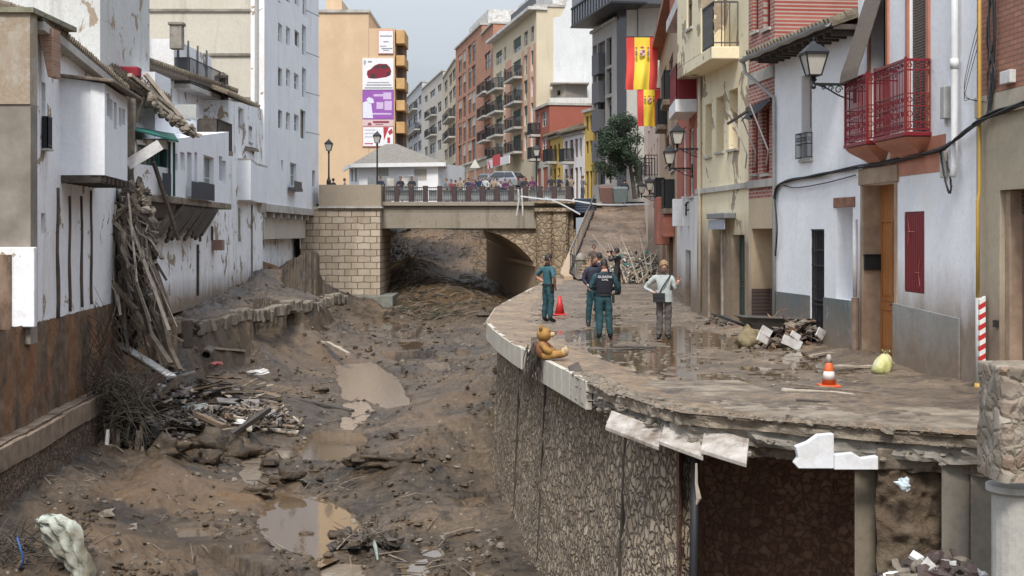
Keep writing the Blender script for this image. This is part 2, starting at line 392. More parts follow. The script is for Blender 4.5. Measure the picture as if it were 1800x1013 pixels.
LX = pl(BY, LEFTX); RX = pl(BY, EDGE)+.3
dl = BX-LX; dr = RX-BX
wx = BX+.6*fbm(BX, BY, 2.5, 3, 5); wy = BY+.6*fbm(BX, BY, 2.5, 3, 6)
H = zb(BY)+.10*fbm(BX, BY, 5, 3, 1)
near = sstep(BY, 34, 44)
H += (1-near)*(.9*np.exp(-(np.maximum(dl, 0)/1.6)**2)+.35*np.exp(-((dl-2.7)/1.0)**2))
# terrace on the left between the house walls and the broken kerb
curbx = pl(BY, [(44,-12.2),(50,-11.85),(58,-10.8),(70,-9.1),(80,-8.8),(92,-9.3),(150,-9.5)])
ct = BX-curbx+.35*fbm(BX, BY, 3, 3, 9)
terr = -.95+.75*np.clip(-ct/3.2, 0, 1)
mid = pl(BY, [(44,-3.5),(50,-3.0),(60,-2.55),(72,-2.2),(84,-2.4),(95,-2.7)])
mid = mid+.28*fbm(wx, wy, 2.6, 3, 21)
w_t = sstep(BY, 46, 50)*(1-sstep(BY, 83, 93))
fall = zb(BY)+(mid-zb(BY))*(1-sstep(ct, .9+1.3*fbm(wx, wy, 4, 2, 22), 3.3))
tz = np.where(ct < 0, terr, np.maximum(fall, terr-(ct*2.4)))
H = H*(1-w_t)+np.maximum(tz, H)*w_t
H += gauss(-11.6, 82, 1.9, 6, 1.5)+gauss(-9.9, 76, 1.3, 3.5, .45)+gauss(-13, 72, 1, 3, .5)
H += gauss(-6.2, 66, 1.6, 4, .35)+gauss(-8.6, 60, 1.6, 3, .4)
# the heap the debris lies on, mud ridge, right hand bank
H += gauss(-9.9, 43.5, 2.4, 4.2, 1.45)+gauss(-6.6, 45, 1.4, 2.5, .35)+gauss(-4.2, 36.4, 1.5, .9, .30)+gauss(-2.2, 34.8, 1.2, 1.2, .25)
H += gauss(-7.3, 34.8, 1.8, 1.1, .30)+gauss(-7.8, 28, 2, 1.6, .35)+gauss(-6.5, 25.5, 1.6, 1.3, .3)+gauss(-8.3, 37.2, 1.6, .9, .5)
rb = pl(BY, [(17,.1),(24,.2),(27,.3),(30,.8),(34,1.7),(42,1.5),(55,1.2),(70,.9),(86,.7),(110,.6)])
rw = pl(BY, [(17,1.0),(25,1.2),(34,2.9),(45,3.1),(70,2.6),(100,3)])
H += rb*np.exp(-(np.maximum(dr-.1, 0)/rw)**1.7)
# under and beyond the bridge the bank climbs
H += sstep(BY, 94, 128)*5.6*(1-.4*sstep(BX, -6, 2))+gauss(-4.6, 97, 2.6, 4, 1.2)+gauss(-7.5, 104, 2, 6, 1.3)+gauss(-3, 90, 1.8, 3, .6)
far = sstep(BY, 84, 96)
amp = 1+.9*far
chan = np.exp(-((BX-pl(BY, [(25,-4.6),(34,-5),(40,-4.8),(50,-4.9),(57,-5.4),(75,-4.6),(90,-4.2)]))/1.6)**2)
H += amp*(.15*fbm(wx, wy, 1.9, 5, 31, .55, True)+.085*fbm(BX, BY, .7, 5, 41, .6))*(1-.75*chan)
H -= .27*chan*(1-far)
rgh = .25+.75*sstep(fbm(BX, BY, 4.5, 2, 55), -.15, .35)
H += rgh*(.10*np.maximum(fbm(wx, wy, .42, 3, 51, .6), -.1)*amp*(1-.5*chan)+.075*fbm(BX, BY, .24, 3, 53, .7)*amp)+.02*fbm(BX, BY*.25, .3, 3, 56)
H += .16*np.maximum(fbm(wx*1.3, wy*.8, .8, 4, 57, .6), 0)**1*(1-chan)*amp
H += .14*np.maximum(fbm(wx, wy, 1.1, 3, 61, .55, True)-.25, 0)*(.6+.8*sstep(fbm(BX, BY, 6, 2, 71), -.1, .4))
PD = []
for n_, (poly, lev) in enumerate(POOLS):
    wpts = [(G(x, y, lev).x, G(x, y, lev).y) for x, y in poly]; yc = sum(p[1] for p in wpts)/len(wpts); tl_ = {2: .028, 3: .045, 4: .045}.get(n_, 0)
    PD.append((sdist(BX, BY, wpts)+.15*fbm(BX, BY, .9, 4, 81)+.05*fbm(BX, BY, .2, 2, 85), lev+(BY-yc)*tl_, yc, tl_))
for d, lv, yc, tl_ in PD: H = np.where((d > 0) & (d < 3.4), np.minimum(H, lv+.07+.13*d*d+.1*np.abs(fbm(BX, BY, .8, 4, 95))), H)
for d, lv, yc, tl_ in PD: H = np.where((d > 0) & (d < 1.0), np.maximum(H, lv+.035+.03*d), H)
for d, lv, yc, tl_ in PD:
    k = sstep(d, -.1, .4); H = np.where(d < .4, H*k+(1-k)*(lv-.14+.28*sstep(d, -.35, .25)), H)
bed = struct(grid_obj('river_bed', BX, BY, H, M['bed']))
clay_and_light = np.zeros_like(BX)
for cx_, cy_, rx_, ry_, a_ in ((-7.7,32.5,2.0,2.2,1),(-7.4,26.5,2.0,1.8,.9),(-9.2,30,.9,3,.4),(-8.6,60,2,5,.6),(-6.5,66,1.6,4,.5),(-11.5,74,1.6,5,.5),(-3.2,92,2.5,4,.4),(-9,52,2,3,.4),(-2.5,48,2,8,.35),(-5,110,9,16,.9)):  # last patch: paler colour painted in for the light missing under the bridge
    clay_and_light = np.maximum(clay_and_light, a_*np.exp(-((BX-cx_)/rx_)**4-((BY-cy_)/ry_)**4))
clay_and_light = np.clip(clay_and_light+.55*fbm(BX, BY, 1.2, 4, 91)-.12, 0, 1)*(clay_and_light > .02)
at_ = bed.data.attributes.new('clay_and_light', 'FLOAT', 'POINT'); at_.data.foreach_set('value', clay_and_light.ravel().astype(np.float32))
def bedz(x, y):
    i = int(np.clip(np.searchsorted(rows, y), 1, len(rows)-1)); j = int(np.clip(np.searchsorted(cols_, x), 1, len(cols_)-1))
    return float(H[i, j])
def bedpt(px, py, it=14):
    """the point of the river bed seen at a photo position"""
    lo, hi = 17.5, 149
    prev = lo
    for k in range(900):
        D = 17.5*(149/17.5)**(k/899); p = P(px, py, D)
        if p.z <= bedz(p.x, p.y): return V(p.x, p.y, bedz(p.x, p.y))
    return p
for i, (poly, lev) in enumerate(POOLS):
    mb = MB(); c = [G(x, y, lev) for x, y in poly]; cen = sum(c, V(0,0,0))/len(c)
    mb.poly(*[Vector((q.x, q.y, lev+(q.y-PD[i][2])*PD[i][3])) for q in [cen+(p-cen)*1.04+(p-cen).normalized()*.3 for p in c]])
    struct(mb.build('water', M['ripple'] if i in (2, 3, 4, 6, 11, 13, 15) else M['water']))
cy_ = np.linspace(25.5, 88, 60); cxx = pl(cy_, [(25,-4.6),(34,-5),(40,-4.8),(50,-4.9),(57,-5.4),(75,-4.6),(90,-4.2)])
WXg = cxx[:, None]+np.linspace(-2.6, 2.6, 8)[None, :]; WYg = np.repeat(cy_[:, None], 8, 1); WZg = zb(WYg)-.225
struct(grid_obj('water', WXg, WYg, WZg, M['water']))
# base land far around everything, and the higher land beyond the river
mb = MB(); mb.poly(V(-3000,-600,-7), V(3000,-600,-7), V(3000,4000,-7), V(-3000,4000,-7))
struct(mb.build('ground', M['bed']))

# ------------------------------------------------------------------ street on top of the river wall
def edge_x(y): return float(pl(y, EDGE))
def fac_x(y): return float(pl(y, FACX))
rows2 = np.exp(np.linspace(math.log(15.0), math.log(70), 620)); S = np.linspace(0, 1, 240)
SY = np.repeat(rows2[:, None], 240, 1); e = pl(SY, EDGE); f_ = pl(SY, FACX)+.6
SX = e+(f_-e)*S[None, :]
din = SX-e
hz = .028*fbm(SX, SY*.6, 2.2, 3, 3)+.018*fbm(SX, SY, .5, 5, 13, .6)+.012*fbm(SX, SY, .16, 3, 14)
hz += .02*fbm(SX*2.2, SY*.35, 1.1, 3, 15)
hz += .09*np.exp(-((pl(SY, FACX)-SX)/.55)**2)*(1+fbm(SX, SY, .8, 3, 16))        # mud heaped along the house fronts
hz -= .045*np.exp(-((SX-4.6)/1.15)**2-((SY-30.2)/1.9)**2)+.03*np.exp(-((SX-1.8)/1.4)**2-((SY-32.5)/2.2)**2)+.02*np.exp(-((SX-3)/2)**2-((SY-25.5)/1.6)**2)
hz += .05*sstep(SY, 15, 19)*(1-sstep(SY, 19, 22))+.05*sstep(SY, 36, 60)
pv = (din < 1.15)
hz = np.where(pv, np.maximum(hz*.25, hz-.02)+.018, hz)
struct(grid_obj('street', SX, SY, hz, M['street']))
mb = MB(); mb.poly(V(-1.2,14.6,-.016), V(7.5,14.6,-.016), V(7.5,70,-.016), V(-1.2,70,-.016))
# clip water to the street outline
pts = [(edge_x(y)+.35, y) for y in np.linspace(16.5, 64, 40)]+[(fac_x(y)+.2, y) for y in np.linspace(64, 16.5, 20)]
mb = MB(); mb.poly(*[V(x, y, -.006) for x, y in pts]); struct(mb.build('water', M['water']))
# paving strip along the edge
SYp = np.repeat(np.exp(np.linspace(math.log(15.0), math.log(69), 420))[:, None], 26, 1); ep = pl(SYp, EDGE)
nrm = []
SXp = ep+np.linspace(0, 1, 26)[None, :]*pl(SYp, [(15,.3),(17,1.4),(19.5,1.35),(28,1.25),(50,1.5),(69,1.6)])
hp = .055+.012*fbm(SXp, SYp, .6, 4, 17)-.055*sstep(SXp-ep, .75, 1.25)*(1+fbm(SXp, SYp, .5, 3, 18))
struct(grid_obj('pavement', SXp, SYp, hp, M['pave']))
# ramp up to the bridge
def ramp_z(y): return float(pl(y, [(64,.03),(70,.25),(95,4.35),(103,4.6),(130,5.8),(200,9)]))
rY = np.repeat(np.linspace(66, 104, 150)[:, None], 70, 1)
rl = pl(rY, [(66,3.2),(70,3.0),(95,5.95),(104,6.4)]); rr = pl(rY, FACX)+.8
rX = rl+(rr-rl)*np.linspace(0, 1, 70)[None, :]
rz_ = np.interp(rY, [64,70,95,103,130], [.03,.25,4.35,4.6,5.8])+.16*fbm(rX, rY, 1.6, 5, 23, .6)+.16*np.maximum(fbm(rX*1.5, rY*.3, 1.5, 3, 24), 0)
struct(grid_obj('ramp_road', rX, rY, rz_, M['ramp']))
# ------------------------------------------------------------------ facade frame: plan line a->b, outward normal towards 'face'
class Fac:
    def __init__(s, a, b, face=None):
        s.a = V(a[0], a[1], 0); s.b = V(b[0], b[1], 0); s.u = (s.b-s.a).normalized(); s.L = (s.b-s.a).length
        s.n = V(s.u.y, -s.u.x, 0)
        f = V(0, 0, 0) if face is None else V(face[0], face[1], 0)
        if (f-s.a).dot(s.n) < 0: s.n = -s.n
    def pt(s, u, z, o=0): return s.a+s.u*u+s.n*o+Z*z
    def ray(s, px, py, o=0):
        d = V((px-CX)/F, 1, -(py-HY)/F); og = V(0, 0, CH); a = s.a+s.n*o
        t_ = (a-og).dot(s.n)/d.dot(s.n); p = og+d*t_
        return (p-a).dot(s.u), p.z
    def rect(s, x0, y0, x1, y1, o=0):
        """photo rectangle -> (u0, u1, z0, z1) on the wall; top and bottom are read at its middle"""
        ua, _ = s.ray(x0, y0, o); ub, _ = s.ray(x1, y0, o); xm = (x0+x1)/2
        return min(ua, ub), max(ua, ub), s.ray(xm, y1, o)[1], s.ray(xm, y0, o)[1]
    def box(s, mb, u0, u1, z0, z1, o0, o1):
        return mb.hexa([s.pt(u0,z0,o0), s.pt(u1,z0,o0), s.pt(u1,z0,o1), s.pt(u0,z0,o1), s.pt(u0,z1,o0), s.pt(u1,z1,o0), s.pt(u1,z1,o1), s.pt(u0,z1,o1)])
def line_px(px, A, B):
    """plan point where the sight line through column px meets the line A-B"""
    k = (px-CX)/F; (ax, ay), (bx, by) = A, B
    t_ = (k*ay-ax)/((bx-ax)-k*(by-ay)); return (ax+t_*(bx-ax), ay+t_*(by-ay))
def facpx(p0, D0, p1, D1, face=None):
    return Fac(((p0-CX)/F*D0, D0), ((p1-CX)/F*D1, D1), face)
def wall(fc, z0, top, holes=(), depth=6, reveal=.22, u0=0, u1=None, mb=None, back=True, o=0):
    """a wall with real openings, its reveals, and the solid of the building behind it. top: height or (height at u0, height at u1)"""
    mb = mb or MB(); u1 = fc.L if u1 is None else u1
    ta, tb = top if isinstance(top, (tuple, list)) else (top, top)
    tz = lambda u: ta+(tb-ta)*(u-u0)/(u1-u0)
    us = sorted({u0, u1, *[h[0] for h in holes], *[h[1] for h in holes]}); us = [u for u in us if u0-1e-6 <= u <= u1+1e-6]
    zs = sorted({z0, *[h[2] for h in holes if h[2] > z0], *[h[3] for h in holes]})
    for i in range(len(us)-1):
        a, b_ = us[i], us[i+1]
        if b_-a < 1e-5: continue
        um = (a+b_)/2; j = 0; zl = zs+[None]; start = None
        for j in range(len(zs)):
            lo = zs[j]; hi = zs[j+1] if j+1 < len(zs) else None
            zm = (lo+hi)/2 if hi is not None else None
            inside = zm is not None and any(h[0] < um < h[1] and h[2] < zm < h[3] for h in holes)
            if not inside and start is None: start = lo
            if inside and start is not None:
                mb.poly(fc.pt(a,start,o), fc.pt(b_,start,o), fc.pt(b_,lo,o), fc.pt(a,lo,o)); start = None
        if start is not None: mb.poly(fc.pt(a,start,o), fc.pt(b_,start,o), fc.pt(b_,tz(b_),o), fc.pt(a,tz(a),o))
    for h in holes:
        a, b_, lo, hi = h[:4]; r = h[4] if len(h) > 4 else reveal
        mb.poly(fc.pt(a,lo,o), fc.pt(a,hi,o), fc.pt(a,hi,o-r), fc.pt(a,lo,o-r)); mb.poly(fc.pt(b_,lo,o), fc.pt(b_,hi,o), fc.pt(b_,hi,o-r), fc.pt(b_,lo,o-r))
        mb.poly(fc.pt(a,hi,o), fc.pt(b_,hi,o), fc.pt(b_,hi,o-r), fc.pt(a,hi,o-r)); mb.poly(fc.pt(a,lo,o), fc.pt(b_,lo,o), fc.pt(b_,lo,o-r), fc.pt(a,lo,o-r))
    if back:
        mb.poly(fc.pt(u0,z0,o), fc.pt(u0,ta,o), fc.pt(u0,ta,-depth), fc.pt(u0,z0,-depth)); mb.poly(fc.pt(u1,z0,o), fc.pt(u1,tb,o), fc.pt(u1,tb,-depth), fc.pt(u1,z0,-depth))
        mb.poly(fc.pt(u0,ta,o), fc.pt(u1,tb,o), fc.pt(u1,tb,-depth), fc.pt(u0,ta,-depth)); mb.poly(fc.pt(u0,z0,-depth), fc.pt(u1,z0,-depth), fc.pt(u1,tb,-depth), fc.pt(u0,ta,-depth))
    return mb
def window(fc, h, parent, frame='white_paint', pane='glass', mull=1, bars=1, reveal=.2, sill='concrete_pale', fw=.05, name='window', shutter=None, o=0, blind=None):
    a, b_, lo, hi = h[:4]; mb = MB(); r = o-reveal
    fc.box(mb, a, a+fw, lo, hi, r, r+.05); fc.box(mb, b_-fw, b_, lo, hi, r, r+.05)
    fc.box(mb, a+fw, b_-fw, lo, lo+fw, r, r+.05); fc.box(mb, a+fw, b_-fw, hi-fw, hi, r, r+.05)
    for k in range(1, mull+1):
        c = a+(b_-a)*k/(mull+1); fc.box(mb, c-fw*.45, c+fw*.45, lo+fw, hi-fw, r, r+.045)
    for k in range(1, bars+1):
        c = lo+(hi-lo)*k/(bars+1); fc.box(mb, a+fw, b_-fw, c-fw*.3, c+fw*.3, r, r+.04)
    w = mb.build(name, M[frame] if isinstance(frame, str) else frame, parent)
    p = MB(); p.poly(fc.pt(a,lo,r+.012), fc.pt(b_,lo,r+.012), fc.pt(b_,hi,r+.012), fc.pt(a,hi,r+.012)); p.build('pane', M[pane], w)
    if sill:
        q = MB(); fc.box(q, a-.06, b_+.06, lo-.07, lo-.004, o-reveal+.06, o+.06); q.build('sill', M[sill] if isinstance(sill, str) else sill, w)
    if blind:
        col, frac = blind; q = MB(); n = max(3, int((hi-lo)*frac/.09)); zz = hi-(hi-lo)*frac
        for k in range(n):
            z_ = zz+(hi-zz)*k/n; fc.box(q, a+.02, b_-.02, z_+.006, z_+(hi-zz)/n, r+.06, r+.075)
        q.build('blind', M[col] if isinstance(col, str) else col, w)
    return w
def balcony(fc, u0, u1, z, parent, out=.8, h=1.0, slab=.14, rail='iron', slabm='concrete_pale', n=None, name='balcony', pr=.012, solid=None, o=0):
    mb = MB(); fc.box(mb, u0, u1, z-slab, z, o+.002, o+out); sl_ = mb.build(name, M[slabm] if isinstance(slabm, str) else slabm, parent)
    r = MB(); c = [fc.pt(u0+.04,0,o+.02), fc.pt(u0+.04,0,o+out-.04), fc.pt(u1-.04,0,o+out-.04), fc.pt(u1-.04,0,o+.02)]
    for i in range(3):
        a, b_ = c[i], c[i+1]
        r.bar(a+Z*(z+h), b_+Z*(z+h), .05, .04); r.bar(a+Z*(z+.08), b_+Z*(z+.08), .03, .03)
        L = (b_-a).length; k = n or max(2, int(L/.13))
        for j in range(k+1):
            p = a+(b_-a)*(j/k); r.bar(p+Z*(z+.002), p+Z*(z+h), pr*2, pr*2, up=V(0,1,0))
    r.build('railing', M[rail] if isinstance(rail, str) else rail, sl_); return sl_
def tiles(name, mat, parent, a, b, c, d, pitch=.22, row=.35, lift=.035):
    """barrel tile roof over the quad eave a-b, ridge d-c (real ribs)"""
    a, b, c, d = map(Vector, (a, b, c, d)); mb = MB(); n = max(2, int((b-a).length/pitch)); m_ = max(1, int((d-a).length/row))
    nn = (b-a).cross(d-a).normalized(); nn = nn if nn.z > 0 else -nn
    mb.hexa([a-nn*.08, b-nn*.08, c-nn*.08, d-nn*.08, a, b, c, d])
    for i in range(n):
        s0 = (i+.5)/n
        for j in range(m_):
            p = a.lerp(b, s0).lerp(d.lerp(c, s0), j/m_); q = a.lerp(b, s0).lerp(d.lerp(c, s0), (j+1.08)/m_)
            w = (b-a).normalized()*pitch*.36; jit = R.uniform(-.012, .012); p = p+nn*jit
            l1 = lift*1.5
            vs = [p-w-nn*.01, p-w*.6+nn*l1*1.2, p+nn*l1*2, p+w*.6+nn*l1*1.2, p+w-nn*.01, q-w*.85, q-w*.5+nn*l1*.6, q+nn*l1*1.2, q+w*.5+nn*l1*.6, q+w*.85]
            mb.add(vs, [[0,1,6,5],[1,2,7,6],[2,3,8,7],[3,4,9,8],[0,4,3,2,1]])
    return mb.build(name, mat, parent)

# ------------------------------------------------------------------ right retaining wall, slab and fascia
M['river_wall'] = rubble('river_wall_stone', [(.3,.23,.16),(.42,.33,.24),(.48,.39,.29),(.34,.26,.18),(.5,.41,.31)], 7.6, dirt=(.2,.135,.08), dfac=.5, zst=.8, bs=1.0, mort=(.09,.065,.045))
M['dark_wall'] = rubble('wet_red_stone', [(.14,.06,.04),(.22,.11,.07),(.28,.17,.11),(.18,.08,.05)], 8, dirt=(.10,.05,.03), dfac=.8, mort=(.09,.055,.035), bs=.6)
M['fascia'] = plaster('cream_fascia', (.52,.48,.4), amt=.8, stain=(.16,.1,.06), grime=.6)
M['slab'] = noisy('broken_slab', (.13,.10,.07), (.36,.3,.23), 2.5, .85, .9, .05, c3=(.08,.06,.04), f3=.8)
rw = thing('retaining_wall', 'curved rubble stone river wall carrying the street, with a cream kerb along its top', 'retaining wall', (0, 28, 0))
def edge_pts(y0, y1, n, off):
    ys = np.linspace(y0, y1, n); out = []
    for y in ys:
        x = edge_x(y); dx = edge_x(y+.2)-edge_x(y-.2); nn = V(-.4, dx, 0).normalized()     # towards the river
        out.append((V(x, y, 0), nn))
    return [(p-nn*off, nn) for p, nn in out]
def wall_strip(y0, y1, n, off, z0, z1, nz, mat, name, batter=0, amp=.05, parent=None, smoothw=True):
    q = edge_pts(y0, y1, n, off); mb = MB()
    for j in range(nz+1):
        t_ = j/nz; z = z0+(z1-z0)*t_
        for p, nn in q:
            dd = batter*(1-t_)+amp*(mnoise.noise(V(p.x*2.4, p.y*2.4, z*2.4))+.6*mnoise.noise(V(p.x*6, p.y*6, z*4)))
            mb.v.append(tuple(p+nn*dd+Z*z))
    for j in range(nz):
        for i in range(n-1):
            a = j*n+i; mb.f.append([a, a+1, a+n+1, a+n]); mb.mi.append(0)
    return mb.build(name, mat, parent, smooth=True)
# joint seams split the stone face into the panels the photo shows
SPL = [17.35, 19.75, 26.2, 29.5, 66]
for k in range(4):
    a, b_ = SPL[k]+.02, SPL[k+1]-.02
    wall_strip(a, b_, int((b_-a)/.07)+4, .32, -5.2, -.36, 62, M['river_wall'], 'stone_panel', .25, .045, rw)
mb = MB()
for y in SPL[1:4]:
    p, nn = edge_pts(y, y+.01, 2, .36)[0]
    mb.bar(p+nn*.05+Z*-.4, p+nn*.26+Z*-5.2, .07, .05, up=nn)
mb.build('joint', M['timber_dark'], rw)
p, nn = edge_pts(17.3, 17.31, 2, .3)[0]
mb = MB(); mb.tube([p+nn*.04+Z*-.45, p+nn*.08+Z*-2, p+nn*.1+Z*-4.5], .055, 8); mb.build('drain_pipe', M['cable'], rw, smooth=True)
# fascia panels: light, upright, along the curve up to the break; slab behind
def fascia(y0, y1, n, z0, z1, off, th, mat, name, parent, gap=.012):
    q = edge_pts(y0, y1, n+1, off); mb = MB()
    for i in range(n):
        (p, na), (r_, nb) = q[i], q[i+1]; d = (r_-p); e = d.normalized()*gap
        j = R.uniform(-.008, .008)
        mb.hexa([p+e+Z*z0, r_-e+Z*z0, r_-e-nb*th+Z*z0, p+e-na*th+Z*z0, p+e+Z*(z1+j), r_-e+Z*(z1+j), r_-e-nb*th+Z*(z1+j), p+e-na*th+Z*(z1+j)])
    return mb.build(name, mat, parent, bevel=.006)
fascia(21.0, 26.9, 9, -.38, .06, -.03, .1, M['fascia'], 'fascia', rw)
fascia(27.05, 34.5, 9, -.36, .055, -.03, .1, M['fascia'], 'fascia', rw)
fascia(34.6, 66, 30, -.34, .05, -.03, .1, M['fascia'], 'fascia', rw)
# under slab all along + ragged broken lip in front
def slab(y0, y1, n, off0, off1, z0, z1, amp, mat, name, parent, nz=4, sd=0):
    q0 = edge_pts(y0, y1, n, off0); mb = MB()
    for j in range(nz+1):
        z = z0+(z1-z0)*j/nz
        for i, (p, nn) in enumerate(q0):
            dd = amp*(mnoise.noise(V(i*.23+sd, z*6, 3))+.7*mnoise.noise(V(i*.7+sd, z*11, 7)))
            mb.v.append(tuple(p+nn*dd+Z*(z+amp*.3*mnoise.noise(V(i*.31, 9, z*3+sd)))))
    for i, (p, nn) in enumerate(q0): mb.v.append(tuple(p-nn*(off1-off0)+Z*z1))
    for i, (p, nn) in enumerate(q0): mb.v.append(tuple(p-nn*(off1-off0)+Z*z0))
    def f(a, b_, flip=False):
        for i in range(n-1):
            q = [a+i, a+i+1, b_+i+1, b_+i]; mb.f.append(q[::-1] if flip else q); mb.mi.append(0)
    for j in range(nz): f(j*n, (j+1)*n)
    f(nz*n, (nz+1)*n); f((nz+1)*n, (nz+2)*n); f((nz+2)*n, 0)
    return mb.build(name, mat, parent)
slab(21.0, 66, 200, .09, 1.2, -.36, -.01, .01, M['concrete'], 'deck_slab', rw)
slab(15.35, 21.0, 130, .03, 2.4, -.10, .045, .05, M['slab'], 'deck_slab', rw, 4, 3)
slab(15.35, 20.9, 130, .10, 2.0, -.30, -.105, .07, M['concrete'], 'deck_slab', rw, 4, 8)
slab(15.3, 18.2, 110, .22, 2.4, -.45, -.29, .10, M['slab'], 'deck_slab', rw, 5, 15)
# cavity under the slab: side and back walls, post, soil face, concrete wall, pillar at the right
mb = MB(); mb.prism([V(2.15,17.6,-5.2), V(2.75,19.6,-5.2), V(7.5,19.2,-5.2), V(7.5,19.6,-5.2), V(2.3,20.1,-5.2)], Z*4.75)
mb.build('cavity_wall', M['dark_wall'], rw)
DF = 15.75
def fr(px, py, D=DF): return P(px, py, D)
mb = MB(); mb.hexa([fr(1502,1100,16.4), fr(1541,1100,16.4), fr(1541,1100,16.9), fr(1502,1100,16.9), fr(1502,826,16.4), fr(1541,826,16.4), fr(1541,826,16.9), fr(1502,826,16.9)])
mb.build('post', plaster('stained_tan_concrete', (.2,.165,.12), amt=.9, stain=(.08,.055,.035), grime=.9), rw, bevel=.02)
M['soil'] = noisy('soil_face', (.07,.045,.028), (.17,.12,.075), 3, .9, 1, .08, c3=(.25,.2,.14), f3=.5)
mb = MB(); nx, nz = 40, 60
for j in range(nz+1):
    for i in range(nx+1):
        p = P(1541+(1664-1541)*i/nx, 770+(1110-770)*j/nz, 16.05); p.y += .14*mnoise.noise(p*2.2)+.08*mnoise.noise(p*7)+.04*mnoise.noise(p*15)-.1*(j/nz); mb.v.append(tuple(p))
for j in range(nz):
    for i in range(nx): a = j*(nx+1)+i; mb.f.append([a, a+1, a+nx+2, a+nx+1]); mb.mi.append(0)
mb.build('soil_face', M['soil'], rw, smooth=True)
M['conc_stain'] = plaster('stained_concrete', (.2,.175,.14), amt=.8, stain=(.08,.06,.04), grime=.8, peel=0)
mb = MB()
for x0, x1, y0, D in ((1655,1705,800,15.75), (1706,1752,812,15.7)):
    mb.hexa([fr(x0,1110,D), fr(x1,1110,D), fr(x1,1110,D+.8), fr(x0,1110,D+.8), fr(x0,y0,D), fr(x1,y0,D), fr(x1,y0,D+.8), fr(x0,y0,D+.8)])
mb.build('concrete_panel', M['conc_stain'], rw, bevel=.01)
mb = MB(); mb.hexa([fr(1541,826,15.95), fr(1760,826,15.95), V(7.5,17.2,-.35), fr(1541,826,17.3), fr(1541,788,15.95), fr(1760,788,15.95), V(7.5,17.2,-.03), fr(1541,788,17.3)])
mb.build('coping', M['slab'], rw, bevel=.02)
# right hand stone pillar in front (own thing) over a pale round column
pl_ = thing('stone_pillar', 'rough mortared stone gate pillar at the right edge of the photo, above a pale column', 'pillar', P(1790,1000,14.2))
mb = MB(); nx, nz = 26, 40
for j in range(nz+1):
    for i in range(nx+1):
        a = i/nx*3; x = 1757+min(a,1)*0; 
        fx = [(0,0),(1,0),(1,1),(0,1)]
        if a <= 1: q = V(0, .7*(1-a), 0)
        elif a <= 2: q = V(.75*(a-1), 0, 0)
        else: q = V(.75, .7*(a-2), 0)
        base = P(1759, 850-(850-645)*j/nz, 13.9); p = base+q
        d = V(.06*mnoise.noise(p*3), -.06*mnoise.noise(p*3.3+V(5,0,0))-.03*mnoise.noise(p*9), 0); mb.v.append(tuple(p+d))
for j in range(nz):
    for i in range(nx): a = j*(nx+1)+i; mb.f.append([a, a+1, a+nx+2, a+nx+1]); mb.mi.append(0)
mb.f.append(list(range(nz*(nx+1), (nz+1)*(nx+1)))); mb.mi.append(0)
M['pillar_stone'] = rubble('mortared_stone', [(.3,.26,.2),(.2,.16,.12),(.38,.33,.27),(.3,.2,.14),(.26,.23,.19)], 5.2, dirt=(.2,.16,.11), dfac=.6, mort=(.25,.21,.16), bs=.5)
mb.build('stone_top', M['pillar_stone'], pl_, smooth=True)
mb = MB(); c = P(1785,1200,14.35); mb.lathe([(.24,c.z),(.24,P(0,868,14.35).z),(.3,P(0,862,14.35).z),(.3,P(0,851,14.35).z)], (c.x,c.y,0), 20)
mb.build('column', plaster('dirty_pale_column', (.42,.4,.36), amt=.9, stain=(.15,.12,.09), grime=.8), pl_, smooth=False)

# ------------------------------------------------------------------ left river wall
M['left_wall'] = rubble('brown_river_wall', [(.17,.105,.065),(.26,.17,.11),(.21,.145,.1),(.3,.2,.13)], 8.5, dirt=(.09,.055,.03), dfac=.7, zst=.7)
M['left_wall_top'] = noisy('brown_stained_wall', (.045,.028,.018), (.26,.175,.11), 2.6, .85, 1.0, .08, c3=(.3,.13,.05), f3=.8, st=(1,1,.5))
lw = thing('river_wall', 'brown stained river wall under the white houses on the left, with a concrete ledge', 'retaining wall', (-11.5, 34, 0))
def lx(y): return float(pl(y, LEFTX))
def lstrip(y0, y1, n, off, z0, z1, nz, mat, name, amp, parent, off_b=None, slope=(0,0)):
    mb = MB(); off_b = off if off_b is None else off_b
    for j in range(nz+1):
        t_ = j/nz
        for i in range(n):
            y = y0+(y1-y0)*i/(n-1); z = z0+(z1-z0)*t_+slope[0]*(y-y0)*(1-t_)+slope[1]*(y-y0)*t_; p = V(lx(y)+off_b+(off-off_b)*t_, y, z)
            p.x += amp*(mnoise.noise(p*2.2)+.6*mnoise.noise(p*6)); mb.v.append(tuple(p))
    for j in range(nz):
        for i in range(n-1): a = j*n+i; mb.f.append([a, a+1, a+n+1, a+n]); mb.mi.append(0)
    return mb.build(name, mat, parent, smooth=True)
lstrip(17, 47, 300, .03, -2.3, .24, 34, M['left_wall_top'], 'upper_wall', .05, lw)
lstrip(17, 47, 360, .42, -5.2, -2.0, 50, M['left_wall'], 'lower_wall', .05, lw, .62)
mb = MB()
for k in range(20):
    y0 = 17+k*1.15; y1 = y0+1.13
    if y0 > 39: break
    t0 = -2.05+R.uniform(-.02,.02)
    mb.hexa([V(lx(y0)-.1,y0,t0-.5), V(lx(y0)+.52,y0,t0-.5), V(lx(y1)+.52,y1,t0-.5), V(lx(y1)-.1,y1,t0-.5), V(lx(y0)-.1,y0,t0), V(lx(y0)+.52,y0,t0), V(lx(y1)+.52,y1,t0), V(lx(y1)-.1,y1,t0)])
M['ledge'] = noisy('muddy_ledge', (.17,.12,.08), (.33,.25,.18), 3, .85, .7, .03, c3=(.1,.07,.045), f3=.7)
mb.build('ledge', M['ledge'], lw, bevel=.02)

